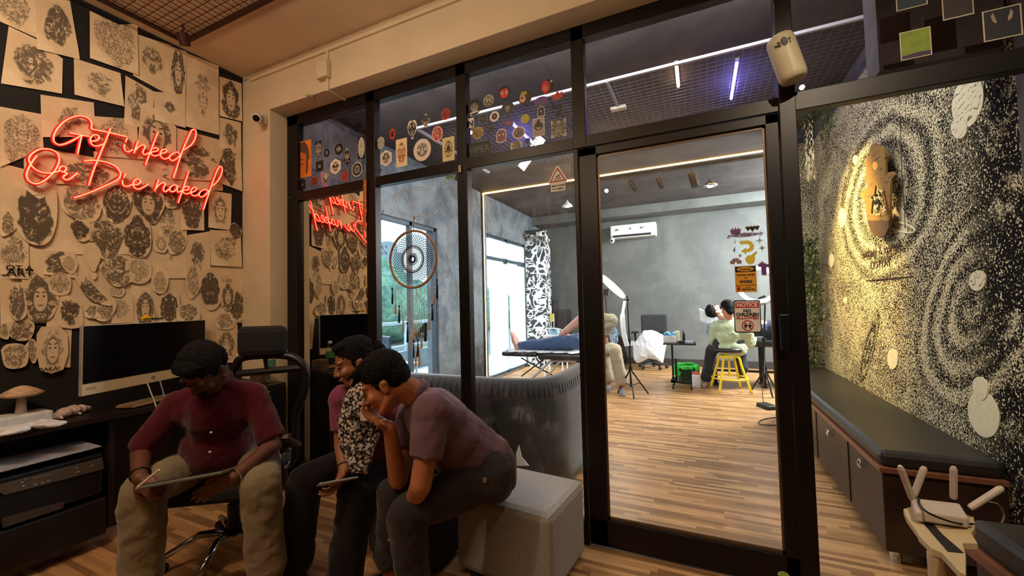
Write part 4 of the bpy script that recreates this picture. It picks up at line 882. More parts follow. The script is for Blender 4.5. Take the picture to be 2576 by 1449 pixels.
o, pt, *_ = sticker(1873, 591, 32, 6, 'round', mat('sticker_ice', (0, 0, 0)), 'violet script sticker reading good vibes only', group=GV)
words('good vibes only', pt, 0, -.5, .024, o, PUR, shear=.3, bold=.0008)
sticker(1971, 1447, 17, 9, 'egg', mat('sticker_lime_green', (150, 190, 60), .5), 'lime green sticker at the foot of the door', rim=M_STW, group=None, Y=YP-.001)
# -- posters on the right upper pane: plain stand-ins for the character prints
for px, py, rx, ry, lab, base, extra in ((2303, 110, 40, 53, 'lime green poster with a dark purple lower band', (120, 140, 20), 'band'), (2292, -12, 40, 48, 'teal poster with a red ring at the top edge', (22, 44, 56), 'ring'),
      (2408, 0, 40, 68, 'dark brown poster with a yellow patch at the top', (40, 26, 26), 'patch'), (2521, 58, 50, 62, 'dark navy poster with two pale feather shapes', (20, 16, 28), 'feather')):
    c = onY(px, py, SY); sx_ = abs(onY(px+rx, py, SY).x-onY(px-rx, py, SY).x)/2; sz_ = ry/rx*sx_*.92; mb = MB().span((c.x-sx_, c.y-.0005, c.z-sz_), (c.x+sx_, c.y, c.z+sz_))
    o = mb.build('poster', mat('poster_border', (190, 176, 150), .6)); tag(o, lab, 'poster', 'posters on the right upper pane')
    fx, fz = sx_*.92, sz_*.93; MB().span((c.x-fx, c.y-.0012, c.z-fz), (c.x+fx, c.y-.0006, c.z+fz)).build('printed_face', mat('print_'+extra, base, .6, var=.15, scale=25), o)
    if extra == 'band': MB().prism([V(c.x-fx, c.y-.0018, c.z-fz), V(c.x+fx, c.y-.0018, c.z-fz), V(c.x+fx, c.y-.0018, c.z-fz*.72), V(c.x+fx*.3, c.y-.0018, c.z-fz*.66), V(c.x-fx, c.y-.0018, c.z-fz*.78)], (0, .0004, 0)).build('purple_band', mat('deep_purple', (56, 22, 60), .6), o)
    if extra == 'ring': MB().torus(V(c.x+.01, c.y-.001, c.z+.02), .035, .006, sx=(1, 0, 0), sy=(0, 0, 1), seg=24).build('red_ring', mat('dull_red', (150, 50, 46), .6), o)
    if extra == 'patch': MB().prism([V(c.x+a*fx, c.y-.0018, c.z+b_*fz) for a, b_ in ((-.7, .3), (-.3, .36), (0, .3), (.3, .42), (.6, .5), (.4, .75), (-.5, .7))], (0, .0004, 0)).build('yellow_patch', mat('dull_yellow', (176, 150, 60), .6), o)
    if extra == 'feather':
        for s_ in (-1, 1): MB().prism([V(c.x+s_*a*fx, c.y-.0018, c.z+b_*fz) for a, b_ in ((.35, .05), (.55, .25), (.62, .6), (.5, .85), (.4, .5), (.3, .2))], (0, .0004, 0)).build('feather_shape', mat('dull_cream', (150, 130, 110), .6), o)
# -- clear eye decoration and dreamcatcher hanging in front of the second pane
ed = thing('eye_decoration', onY(1048, 550, YP-.01), 'clear acrylic eye hanging above the dreamcatcher', 'decoration')
G_AC = glassmat('clear_acrylic', 1.4, smear=.55); EY = YP-.004
ep = lambda s: [onY(1048+62*s*math.cos(t)*(1 if abs(math.cos(t)) < .99 else 1), 508-38*s*math.sin(t)*(abs(math.sin(t))**.35), EY) for t in [2*PI*k/36 for k in range(36)]]
MB().prism(list(reversed(ep(1.0))), (0, .003, 0)).build('acrylic_plate', G_AC, ed)
M_AE = mat('acrylic_edge', (186, 180, 168), .3, var=.05)
MB().tube(ep(1.0), .0022, 6, closed=True).build('outline', M_AE, ed)
for r_ in (.86, .42, .24): MB().tube([onY(1048+62*r_*math.cos(t)*(1 if r_ > .5 else .75), 508-38*r_*math.sin(t)*(abs(math.sin(t))**.35 if r_ > .5 else 1.0), EY-.001) for t in [2*PI*k/32 for k in range(32)]], .0014, 5, closed=True).build('engraved_ring', M_AE, ed)
ctr = onY(1038, 652, YP-.02); R_ = .5*abs(onY(1100, 652, YP-.02).x-onY(977, 652, YP-.02).x)
dc = thing('dreamcatcher', (ctr.x, ctr.y, ctr.z-R_), 'round cane dreamcatcher with black and beige tassels hanging in front of the window', 'dreamcatcher')
M_CANE = mat('cane_ring', (150, 112, 74), .7, var=.3, scale=60, bump=.3); M_YB = mat('navy_yarn', (24, 24, 40), .9); M_YC = mat('cream_yarn', (196, 176, 150), .9)
ring = lambda r, n, ph=0: [ctr+V(r*math.cos(2*PI*k/n+ph), 0, r*math.sin(2*PI*k/n+ph)) for k in range(n)]
MB().tube(ring(R_*.94, 64), .0085, 10, closed=True).build('cane_ring', M_CANE, dc, smooth=True)
wb_ = MB(); NK = 44                                    # knotted web, dark outer field and pale inner field
for j in range(8):
    r0 = R_*(.82-.058*j); r1 = R_*(.82-.058*(j+1)); a = ring(r0, NK, PI/NK*(j % 2)); b_ = ring(r1, NK, PI/NK*((j+1) % 2))
    for k in range(NK): wb_.tube([a[k], b_[k]], .0019, 4); wb_.tube([a[k], b_[(k-1+(j % 2)*2) % NK]], .0019, 4)
wb_.build('dark_web', mat('slate_yarn', (60, 66, 76), .9), dc)
wc = MB()
for j in range(5):
    r0 = R_*(.42-.05*j); r1 = R_*(.42-.05*(j+1)); a = ring(r0, 30, .1*(j % 2)); b_ = ring(r1, 30, .1*((j+1) % 2))
    for k in range(30): wc.tube([a[k], b_[k]], .0012, 4); wc.tube([a[k], b_[(k+1) % 30]], .0012, 4)
el_ = MB()
for k in range(36): a = 2*PI*k/36; el_.tube([ctr+V(R_*.92*math.cos(a), 0, R_*.92*math.sin(a)), ctr+V(R_*.83*math.cos(a+.06), 0, R_*.83*math.sin(a+.06)), ctr+V(R_*.92*math.cos(a+.12), 0, R_*.92*math.sin(a+.12))], .0018, 4)
wc.build('pale_web', M_YC, dc); el_.build('edge_loops', M_YC, dc)
MB().tube(ring(R_*.44, 40), .004, 6, closed=True).build('inner_ring', mat('dark_cane', (60, 46, 40), .8), dc)
eye = MB(); 
for k in range(26): a = 2*PI*k/26; eye.tube([ctr+V(R_*.07*math.cos(a), -.001, R_*.07*math.sin(a)), ctr+V(R_*.21*math.cos(a), -.001, R_*.21*math.sin(a))], .0028, 4)
eye.torus(ctr+V(0, -.002, 0), R_*.10, .006, sx=(1, 0, 0), sy=(0, 0, 1), seg=20); eye.build('centre_rosette', M_YB, dc)
bandm = MB().box(ctr+V(0, .004, R_*.72), (.07, .002, .03)).box(ctr+V(0, .004, -R_*.72), (.07, .002, .03)); 
MB().tube([onY(1040, 552, YP-.02), onY(1040, 578, YP-.02)], .003, 5).box(onY(1042, 549, YP-.02), (.012, .006, .02)).build('hanging_loop', M_CANE, dc)
def tassel(px, py, py2, m_, nm):
    a = onY(px, py, YP-.02); b_ = onY(px, py2, YP-.02); L = a.z-b_.z; rnd = random.Random(px)
    t = MB(); t.ell(a-V(0, 0, .008), (.0065, .0065, .010), seg=10, rings=6)
    for k in range(12):
        an = 2*PI*k/12; rr_ = rnd.uniform(.3, 1)*.0085; t.tube([a-V(0, 0, .012), a+V(rr_*.7*math.cos(an), rr_*.7*math.sin(an), -L*.5), b_+V(rr_*math.cos(an), rr_*math.sin(an), rnd.uniform(-.004, .008))], .0021, 4)
    t.build('tassel', m_, dc)
TS = [(987, 725, 765, 1), (995, 752, 790, 0), (1004, 768, 812, 1), (1014, 795, 838, 0), (1025, 811, 860, 1), (1033, 842, 877, 0), (1041, 855, 900, 1), (1046, 872, 922, 0), (1051, 852, 898, 1), (1055, 872, 922, 0), (1060, 838, 876, 0), (1070, 812, 860, 1), (1079, 786, 830, 0), (1087, 765, 806, 1), (1091, 722, 765, 0), (1099, 702, 752, 1)]
for a in TS: tassel(a[0], a[1], a[2], M_YB if a[3] else M_YC, 't')
mc = MB()                                              # macrame net under the ring
tops = [onY(990+9.6*k, 722 if 1 < k < 10 else 712-8*abs(k-5.5)*.5, YP-.02) for k in range(12)]
for k, (px, py, _, _) in enumerate(TS):
    a = onY(px, py, YP-.02); i = min(11, max(0, round((px-990)/9.6))); mc.tube([tops[i], (tops[i]+a)/2+V(.006*(-1)**k, 0, 0), a], .0013, 4)
for row in range(7):
    y0 = 722+row*20; y1 = y0+20; w0 = 96-row*14; w1 = w0-14; n_ = 7
    for k in range(n_):
        x0 = 1042-w0/2+w0*k/(n_-1)
        for s_ in (-1, 1):
            x1 = 1042-w1/2+w1*(k+s_*.5)/(n_-1)
            if abs(x1-1042) <= w1/2+4: mc.tube([onY(x0, y0, YP-.02), onY(x1, y1, YP-.02)], .0013, 4)
mc.build('macrame_net', M_YC, dc)
# dangling wire behind the pane
tag(MB().tube(curve([onX(966, 528, XS+.004), onX(955, 570, XS+.012), onX(956, 610, XS+.012), onX(972, 640, XS+.012)], 6), .003, 6).build('dangling_wire', mat('black_cable', (20, 20, 22), .6)), 'thin black wire dangling left of the dreamcatcher', 'wire')
# latch strap and clip on the frame, CCTV cameras, white bottle speaker
lt = thing('door_latch', onY(918, 470, YP), 'orange and brown strap hanging from the frame post corner', 'strap'); a = onY(918, 455, YP-.012); b_ = onY(916, 580, YP-.012)
MB().tube([a+V(.0, 0, .01), a, (a+b_)/2, b_], .016, 8, flat=.2, up=(1, 0, 0)).build('strap', mat('orange_strap', (178, 96, 36), .6, var=.4, scale=60), lt)
MB().box(onY(1157, 425, YP-.008), (.022, .012, .05)).build('clip', mat('worn_steel', (0, 0, 0)), thing('frame_clip', onY(1157, 432, YP-.008), 'small metal clip on the crossing of the frame bars', 'clip'), bevel=.002)
cc = onY(668, 303, YA); cv = thing('security_camera', cc, 'white bullet security camera on the cream column beside the drawings', 'security camera'); M_CW = mat('white_camera_plastic', (214, 204, 190), .4, var=.03)
MB().box(cc+V(.0, -.025, .0), (.062, .05, .085)).build('mount', M_CW, cv, bevel=.01)
a = cc+V(.005, -.055, .005); d_ = (onY(636, 301, 1.94)-a).normalized(); MB().tube([a-d_*.02, a+d_*.01, a+d_*.075, a+d_*.085], [.026, .034, .036, .033], 24).build('housing', M_CW, cv, smooth=False, bevel=.002)
MB().cyl(a+d_*.084, a+d_*.087, .025, seg=24).build('lens', mat('lens_black', (8, 8, 9), .12), cv); MB().cyl(a, cc+V(0, -.02, 0), .014).build('neck', M_CW, cv)
s0 = onY(1964, 108, 2.17); s1_ = onY(1994, 190, 2.17); dd = (s1_-s0).normalized()
sp = thing('wall_speaker', onY(1998, 205, 2.17), 'white cylindrical speaker tilted on the frame post at the top right', 'speaker')
MB().tube([s0-dd*.028, s0-dd*.02, s0, s1_, s1_+dd*.02, s1_+dd*.026], [.042, .052, .056, .056, .050, .038], 32).build('body', mat('white_speaker_shell', (206, 194, 160), .45, var=.05, scale=14), sp, smooth=True)
MB().cyl((s0+s1_)/2, V(.415, YP-.004, (s0.z+s1_.z)/2), .012).build('bracket', M_FRAME, sp)
fc = s0+dd*.026+V(-.002, -.0575, 0); up_ = -dd; sd_ = up_.cross(V(0, 1, 0)).normalized(); BK = mat('emblem_grey', (62, 56, 50), .5)
def emb(l, nm, m_): MB().prism([fc+sd_*(-u)*.0015+up_*v*.0015+V(0, .056-math.sqrt(.056**2-(u*.0015)**2), 0) for u, v in l], (0, .004, 0)).build(nm, m_, sp)
emb(ov(0, 0, 9, 14, 20), 'emblem_body', BK); emb([(0, -13), (-2, -17), (0, -26), (2, -17)], 'emblem_tail', mat('emblem_pale', (226, 222, 206), .5))
for s_ in (-1, 1): emb([(s_*12, -4), (s_*25, 2), (s_*23, -6), (s_*11, -12)][::s_], 'emblem_wing', BK); emb([(s_*11, 4), (s_*17, 7), (s_*17, 0), (s_*11, -2)][::s_], 'emblem_feather', BK)
# hanging ceiling grille of the waiting room
GZ = 3.27; gc = onZ(465, 105, GZ)
gr = thing('ceiling_grille', (gc.x+1.0, gc.y-.8, GZ), 'dark square wire grille under the ceiling in the top left', 'ceiling grille')
gx0, gy1 = gc.x, gc.y; gx1, gy0 = gx0+2.2, gy1-2.0; M_GR = mat('rusty_grille', (58, 26, 18), .6, .3)
fr_ = MB().span((gx0-.012, gy0, GZ-.012), (gx0+.012, gy1, GZ+.012)).span((gx0-.012, gy1-.012, GZ-.012), (gx1, gy1+.012, GZ+.012)).span((gx1-.012, gy0, GZ-.012), (gx1+.012, gy1, GZ+.012)).span((gx0, gy0-.012, GZ-.012), (gx1, gy0+.012, GZ+.012)); fr_.build('frame', M_GR, gr)
gw = MB(); x = gx0+.05
while x < gx1: gw.span((x-.0015, gy0, GZ-.0015), (x+.0015, gy1, GZ+.0015)); x += .05
y = gy1-.05
while y > gy0: gw.span((gx0, y-.0015, GZ+.002), (gx1, y+.0015, GZ+.005)); y -= .05
gw.build('wire_grid', M_GR, gr)
hk = onZ(458, 82, 3.22); hl = thing('small_spotlight', hk, 'small dark spotlight fixed on the corner of the ceiling grille', 'spotlight')
MB().cyl(hk, hk+V(-.02, .03, -.07), .035, .03, 16).build('lamp_head', M_GR, hl); MB().tube([hk+V(0, 0, .05), hk+V(.02, 0, .03), hk], .008, 8).build('bracket', M_GR, hl)
# ================================================================== DESK SIDE
M_BLK = mat('black_plastic', (16, 16, 17), .42, var=.1); M_DKW = mat('dark_walnut', (36, 24, 20), .45, var=.3, scale=8); M_CHR = mat('polished_chrome', (196, 204, 214), .12, 1.0, var=.02)
DX = onZ(0, 1096, .75).x
dk = thing('desk', ((XL+DX)/2, 1.0, 0), 'dark wooden desk along the drawing wall', 'desk')
MB().span((XL+.01, -.3, .715), (DX, 1.95, .75)).build('desk_top', M_DKW, dk, bevel=.003)
MB().span((XL+.02, 1.9, .02), (DX-.05, 1.93, .715)).build('side_panel', M_DKW, dk); ybp = onX(262, 1190, DX+.06).y+.06; MB().span((XL+.02, ybp, .08), (XL+.06, 1.9, .715)).build('back_panel', M_BLK, dk)
MB().span((XL+.02, ybp, .08), (DX-.05, ybp+.03, .715)).build('side_panel', M_DKW, dk)
MB().span((DX-.10, -.3, .0), (DX-.085, 1.95, .055)).build('pale_plinth', mat('pale_plinth_strip', (176, 156, 126), .5), dk)
MB().span((XL+.03, -.3, .055), (DX-.09, 1.9, .075)).build('bottom_shelf', M_BLK, dk)
# black side cabinet in the wall corner, seen in the mirror pane
cbn = thing('low_cabinet', (-3.2, 1.99, 0), 'black low cabinet in the corner carrying the water bottle', 'cabinet')
MB().span((XL+.02, 1.955, 0), (-2.86, 2.095, .80)).build('body', M_BLK, cbn, bevel=.004)
MB().span((-2.86, 1.965, .42), (-2.845, 2.085, .78)).build('door', mat('black_gloss', (20, 20, 22), .25), cbn, bevel=.002)
wb_c = V(-2.93, 2.02, .80); wbt = thing('water_bottle', wb_c, 'clear plastic water bottle with a green label on the corner cabinet', 'bottle')
MB().lathe([(.030, 0), (.033, .01), (.031, .05), (.033, .07), (.031, .10), (.033, .13), (.032, .19), (.014, .235), (.013, .25)], wb_c, 20).build('body', glassmat('pet_plastic', 1.3, smear=.3), wbt, smooth=True)
MB().lathe([(.0338, .12), (.0338, .175)], wb_c, 20).build('label', mat('green_label', (60, 120, 80), .5), wbt); MB().lathe([(.016, .245), (.016, .265)], wb_c, 16).build('cap', mat('cap_white', (210, 215, 215), .5), wbt)
bxx = thing('storage_tin', V(-3.05, 2.02, .80), 'small brown glass jar box beside the water bottle', 'box'); MB().box(V(-3.05, 2.02, .85), (.11, .09, .10)).build('body', mat('brown_tin', (88, 66, 52), .4), bxx, bevel=.006)
tag(MB().box(V(-2.98, 1.86, .7545), (.30, .22, .008), Matrix.Rotation(.3, 3, 'Z')).build('paper_stack', mat('printed_paper', (190, 180, 160), .8, var=.3, scale=30)), 'loose printed papers on the desk end behind the office chair', 'papers')
# all-in-one computer
ma = at(205, 998, 2.2); d1 = ray(1378, 787); hdir = V(d1.x, d1.y, 0).normalized()
def on_mon(px, py):
    n = V(0, 0, 1).cross(hdir); r_ = ray(px, py); return CAM+r_*((ma-CAM).dot(n)/r_.dot(n))
TLm, TRm = on_mon(200, 820), on_mon(513, 805); Wm = (TRm-TLm).dot(hdir); z0m, z1m = ma.z, TLm.z; nrm = hdir.cross(V(0, 0, 1)).normalized(); 
if nrm.dot(CAM-ma) < 0: nrm = -nrm
mb0 = V(ma.x, ma.y, 0); chin = z0m+.062
Rm = Matrix((hdir, -nrm, V(0, 0, 1))).transposed()
mc_ = mb0+hdir*(Wm/2); mo = thing('desktop_computer', V(mc_.x, mc_.y, .75), 'all-in-one computer with a black screen and pale chin on the desk', 'computer')
MB().box(mc_+V(0, 0, (z0m+z1m)/2)-nrm*.012, (Wm, .02, z1m-z0m), Rm).build('shell', mat('silver_bezel', (176, 170, 156), .35, .3), mo, bevel=.004)
MB().box(mc_+V(0, 0, (chin+z1m)/2+.0)-nrm*.001, (Wm-.012, .003, z1m-chin-.006), Rm).build('screen', mat('black_screen', (6, 6, 8), .22, spec=.25), mo)
MB().box(mc_+V(0, 0, (chin+z0m)/2)-nrm*.0005, (Wm-.004, .004, chin-z0m-.004), Rm).build('chin', mat('champagne_plastic', (205, 188, 150), .45, var=.04), mo)
MB().torus(mc_+V(0, 0, (chin+z0m)/2)+nrm*.002, .009, .0018, sx=hdir, sy=(0, 0, 1), seg=20).build('logo_ring', mat('logo_brown', (70, 52, 30), .5), mo)
MB().box(mb0+hdir*.045+V(0, 0, (chin+z0m)/2+.006)+nrm*.002, (.05, .001, .012), Rm).build('badge', mat('badge_gold', (170, 150, 90), .5), mo)
sa = mc_-hdir*.03; MB().tube([sa+V(0, 0, z0m+.05)-nrm*.03, sa+V(0, 0, .758)+nrm*.10-hdir*.04, sa+V(0, 0, .756)+nrm*.12-hdir*.01, sa+V(0, 0, .758)+nrm*.10+hdir*.03, sa+V(0, 0, z0m+.05)-nrm*.03+hdir*.09], .005, 8).build('wire_stand', M_CHR, mo)
# yellow marigold with leaves on top of the screen
fp = on_mon(371, 806)+V(0, 0, .004)-nrm*.01; mg = thing('marigold', fp, 'yellow marigold flower resting on top of the computer screen', 'flower'); rnd = random.Random(3); pm = MB()
for k in range(46):
    a = k*2.4; t = k/46; r_ = .022*math.sqrt(t); h_ = .028-.02*t; c = fp+V(r_*math.cos(a), r_*math.sin(a), h_); pm.ell(c, (.006, .006, .004), seg=6, rings=4)
pm.ell(fp+V(0, 0, .012), (.018, .018, .012), seg=12, rings=8); pm.build('petals', mat('marigold_yellow', (226, 178, 20), .7, var=.2), mg, smooth=True)
lf = MB()
for k in range(9): a = fp+hdir*(.03+.009*k)+V(0, 0, .004); lf.prism([a, a+hdir*.012+V(0, 0, .012*(-1)**k), a+hdir*.022, a+hdir*.012+V(0, 0, -.002)], nrm*.001)
lf.tube([fp, fp+hdir*.11+V(0, 0, .006)], .0015, 5); lf.build('leaves', mat('leaf_dark_green', (44, 62, 30), .7), mg)
kb = thing('keyboard', at(360, 1010, 2.0), 'pale keyboard on the desk under the computer', 'keyboard'); k0 = onZ(320, 1022, .765); MB().box(k0+hdir*.18-V(0, 0, 0), (.40, .12, .014), Rm).build('body', mat('keyboard_cream', (206, 170, 130), .5), kb, bevel=.003)
MB().box(k0+hdir*.18+V(0, 0, .009), (.38, .10, .005), Rm).build('keys', mat('key_white', (190, 176, 150), .6), kb)
MB().box(onZ(410, 985, .765)-nrm*.03, (.28, .05, .02), Rm).build('x', M_BLK, None) if False else None
# mushroom lamp, ceramic dish, beaded band
mb_c = onZ(46, 1077, .75); mb_c.x = max(mb_c.x, XL+.12); mp = V(mb_c.x, mb_c.y, .832); mbx = thing('white_box', V(mb_c.x, mb_c.y, .75), 'white box carrying the mushroom ornament on the desk', 'box'); MB().box(V(mb_c.x, mb_c.y, .791), (.15, .2, .08)).build('body', mat('box_white', (190, 190, 190), .7), mbx, bevel=.01); mu = thing('mushroom_ornament', mp, 'white mushroom-shaped ornament with a broad cap at the left of the desk', 'ornament'); M_PO = mat('cream_ceramic', (208, 196, 180), .5, var=.08)
zt = .15; MB().lathe([(.022, 0), (.018, .05), (.016, .09)], mp, 18).build('stem', M_PO, mu, smooth=True); MB().lathe([(.020, .083), (.060, .088), (.082, .098), (.084, .103), (.056, .122), (.024, .140), (.004, .145)], mp, 28).build('cap', mat('mushroom_cap', (190, 156, 122), .6, var=.2, scale=40), mu, smooth=True)
gl_ = MB()
for k in range(9): a = 2*PI*k/9; gl_.lathe([(.004, .07+.008*(k % 3)), (.003, .092)], mp+V(.062*math.cos(a), .062*math.sin(a), 0), 6)
gl_.build('drips', M_PO, mu) if False else None
ds = onZ(75, 1082, .752); pl = thing('crumpled_cloth', ds, 'white crumpled cloth in front of the mushroom box on the desk', 'cloth'); c_ = MB(); rnd = random.Random(5)
for k in range(16): c_.ell(ds+V(rnd.uniform(-.05, .05), rnd.uniform(-.10, .10), .012+rnd.uniform(0, .014)), (rnd.uniform(.03, .06), rnd.uniform(.03, .06), .014), seg=12, rings=8)
c_.build('fabric', mat('white_cloth', (206, 206, 206), .9), pl, remesh=.006, sm=4, disp=.012, dscale=.04)
sh = onZ(170, 1048, .752); she = thing('shell_figurine', sh, 'pink and white knobbly animal figurine lying on the desk', 'figurine'); c_ = MB(); e1 = (onZ(230, 1030, .752)-onZ(130, 1056, .752)).normalized()
for t, r_ in ((-.13, .008), (-.10, .014), (-.06, .022), (-.02, .030), (.03, .032), (.07, .028), (.10, .024), (.125, .014)): c_.ell(sh+e1*t+V(0, 0, r_*.9), (r_*1.25, r_*1.25, r_), seg=12, rings=8)
for t, s_ in ((-.05, 1), (-.02, -1), (.05, 1), (.08, -1)): c_.cap(sh+e1*t+V(0, 0, .012), sh+e1*(t-.02)+V(e1.y, -e1.x, 0)*.045*s_+V(0, 0, .006), .010, .006)
c_.build('body', mat('pearl_ceramic', (206, 184, 176), .4, var=.25, scale=25), she, remesh=.004, sm=2, disp=.006, dscale=.02)
# printers under the desk front
PX = DX+.06
pr = thing('printer', (PX-.2, .55, .33), 'black printer with a grey button panel under the desk edge', 'printer'); yb = onX(262, 1190, PX).y; zt_ = onX(130, 1180, PX).z
zc = onX(200, 1200, PX).z; top = onX(250, 1130, PX).z
MB().span((XL+.1, -.1, zc-.13), (PX-.01, yb, zc+.10)).build('body', M_BLK, pr, bevel=.012)
pa = [onX(0, 1220, PX), onX(258, 1152, PX), onX(262, 1180, PX), onX(12, 1246, PX), onX(0, 1240, PX)]; MB().prism([p for p in pa], (-.012, 0, 0)).build('control_panel', mat('panel_grey', (74, 66, 58), .5, var=.1), pr, bevel=.002)
bt = [(56, 1213, 5), (59, 1222, 5), (89, 1219, 6), (107, 1214, 6), (122, 1209, 6), (196, 1187, 9), (193, 1177, 5), (232, 1171, 5), (64, 1205, 3)]
for a, b_, w_ in bt: p = onX(a, b_, PX+.001); q = MB().box(p, (.003, .0018*w_, .006)).build('button', mat('button_grey', (150, 138, 120), .5), pr)
MB().box(onX(107, 1198, PX+.001), (.002, .07, .006)).build('display_strip', mat('panel_pale', (104, 96, 86), .4), pr)
text('EPSON', .026, onX(14, 1186, PX-.006), (0, 1, 0), (0, 0, 1), 'lettering', mat('logo_silver', (150, 150, 150), .4), pr, bold=.0008)
ptz = max(top, zc+.10)+.008; pc = [onX(30, 1150, PX-.02), onX(252, 1112, PX-.02)]
shp = [V(PX+.0, .35, ptz), V(PX+.02, yb-.02, ptz+.012), V(PX-.22, yb-.03, ptz+.02), V(PX-.24, .33, ptz+.016)]
tag(MB().prism(shp, (0, 0, -.004)).build('paper_sheet', mat('sheet_grey', (150, 152, 160), .6)), 'pale sheet of paper lying on top of the printer', 'paper')
p2 = thing('ink_printer', (PX-.2, .45, .08), 'lower black printer with a plain dark grey front below the first', 'printer'); zz = onX(80, 1318, PX).z
MB().span((XL+.1, -.1, .08), (PX-.01, yb+.02, zc-.16)).build('body', M_BLK, p2, bevel=.010)
MB().prism([onX(4, 1305, PX), onX(160, 1262, PX), onX(160, 1278, PX), onX(8, 1328, PX)], (-.012, 0, 0)).build('front_panel', mat('panel_brown', (58, 46, 38), .5), p2)
tag(MB().box(onX(340, 1080, DX-.2), (.02, .05, .05)).tube(curve([onX(345, 1085, DX-.19), onX(330, 1100, DX-.17), onX(312, 1104, DX-.16)], 5), .003, 6).build('power_adapter', mat('adapter_grey', (120, 120, 122), .5)), 'grey power adapter with a white cable under the desk', 'adapter')
# ------------------------------------------------------------------ office chair of the man in maroon
hb = onZ(590, 1330, .12); hub = V(-2.43, 1.46, 0); oc = thing('office_chair', hub, 'black high-back office chair with headrest and chrome star base under the man in maroon', 'office chair')
sf = V(.42, -.62, 0).normalized(); sr = V(-sf.y, sf.x, 0)*-1      # facing, right-hand side
sr = sf.cross(V(0, 0, 1))
for k, (px, py) in enumerate(((407, 1408), (497, 1452), (718, 1380), (737, 1296))):
    e = onZ(px, py, .075); MB().tube([hub+V(0, 0, .11), hub.lerp(e, .5)+V(0, 0, .105-.0), V(e.x, e.y, .08)], [.022, .018, .014], 10).build('base_arm', M_CHR, oc, smooth=True)
    cs = MB().cyl(V(e.x, e.y, .03)-V(.012, 0, 0), V(e.x, e.y, .03)+V(.012, 0, 0), .028, seg=16).cyl(V(e.x, e.y, .03), V(e.x, e.y, .08), .008); cs.build('caster', M_BLK, oc)
e = hub+V(-.30, .10, 0); MB().tube([hub+V(0, 0, .11), V(e.x, e.y, .08)], [.022, .014], 10).build('base_arm', M_CHR, oc, smooth=True); MB().cyl(V(e.x-.012, e.y, .03), V(e.x+.012, e.y, .03), .028).build('caster', M_BLK, oc)
MB().cyl(hub+V(0, 0, .09), hub+V(0, 0, .26), .032).cyl(hub+V(0, 0, .2), hub+V(0, 0, .38), .02).build('gas_lift', M_BLK, oc)
Rc = Matrix((sr, sf, V(0, 0, 1))).transposed(); sc0 = hub+sf*.06
MB().box(sc0+V(0, 0, .43), (.50, .50, .09), Rc).build('seat', mat('black_mesh_fabric', (20, 20, 21), .9), oc, bevel=.03)
MB().box(hub+V(0, 0, .375), (.22, .26, .03), Rc).build('seat_plate', M_BLK, oc)
bc = at(672, 1010, 2.38)
def bp(px, py, d=2.38): return at(px, py, d)
out = curve([bp(600, 905), bp(625, 897), bp(690, 893), bp(740, 900), bp(768, 930), bp(766, 985), bp(745, 1040), bp(742, 1100), bp(735, 1160), bp(690, 1185), bp(640, 1185), bp(600, 1160), bp(585, 1080), bp(578, 1000), bp(582, 940)], 4)
MB().tube(out, .022, 10, closed=True).build('back_frame', M_BLK, oc, smooth=True)
MB().tube([bp(668, 1000, 2.40), bp(672, 1180, 2.40), hub-sf*.18+V(0, 0, .40)], [.03, .03, .03], 10).build('back_spine', M_BLK, oc)
MB().tube([bp(598, 940, 2.385), bp(760, 925, 2.385)], .020, 8).build('upper_bar', M_BLK, oc); MB().tube([bp(600, 1120, 2.385), bp(740, 1100, 2.385)], .03, 8).build('lumbar_bar', M_BLK, oc)
hr = at(661, 858, 2.36); 
MB().box(hr, (.265, .075, .175), Rc).build('headrest', mat('black_mesh_fabric', (0, 0, 0)), oc, bevel=.035)
MB().cyl(hr+V(0, 0, -.06)-sf*.02, bp(672, 925), .014).build('headrest_post', M_BLK, oc)
ar = bp(712, 1120, 2.12); MB().tube([ar+V(0, 0, -.04), ar, ar+sf*.02+V(0, 0, .0)], .016, 8).box(at(725, 1110, 2.12), (.07, .22, .02), Rc @ Matrix.Rotation(.5, 3, 'X')).build('armrest', mat('worn_armrest', (70, 58, 48), .45, var=.4, scale=50), oc, bevel=.008)
MB().torus(at(722, 1150, 2.14), .05, .006, axis=sr, seg=24).build('armrest_bracket', M_CHR, oc)
# ------------------------------------------------------------------ pouffes and booth sofa
def cushion_box(c, w_, d_, h_, rot, z0): return MB().box(V(c[0], c[1], z0+h_/2), (w_, d_, h_), Matrix.Rotation(rot, 3, 'Z'))
pf_ = thing('pouffe', (-.875, 1.96, 0), 'grey fabric cube pouffe under the man in the purple shirt', 'pouffe'); M_PF = mat('grey_linen', (152, 148, 143), .95, var=.16, scale=150, bump=.25, sheen=.2)
cushion_box((-.875, 1.965), .53, .44, .375, -.10, .03).build('upholstery', M_PF, pf_, bevel=.035, subsurf=0)
sm_ = MB(); 
for z in (.372,): 
    R9 = Matrix.Rotation(-.10, 3, 'Z'); sm_.tube([V(-.875, 1.965, z)+R9 @ V(a*.252, b_*.207, 0) for a, b_ in ((1, 1), (-1, 1), (-1, -1), (1, -1))], .004, 6, closed=True)
sm_.build('piping', mat('grey_piping', (130, 124, 114), .9), pf_)
for a, b_ in ((1, 1), (-1, 1), (-1, -1), (1, -1)): MB().cyl(V(-.875+a*.2, 1.965+b_*.16, 0), V(-.875+a*.2, 1.965+b_*.16, .035), .02).build('foot', M_BLK, pf_)
p2_ = thing('dark_pouffe', (-1.46, 1.93, 0), 'dark cube pouffe hidden under the woman with the scarf', 'pouffe'); cushion_box((-1.46, 1.93), .46, .44, .40, 0, .02).build('upholstery', mat('charcoal_linen', (44, 42, 44), .95), p2_, bevel=.03)
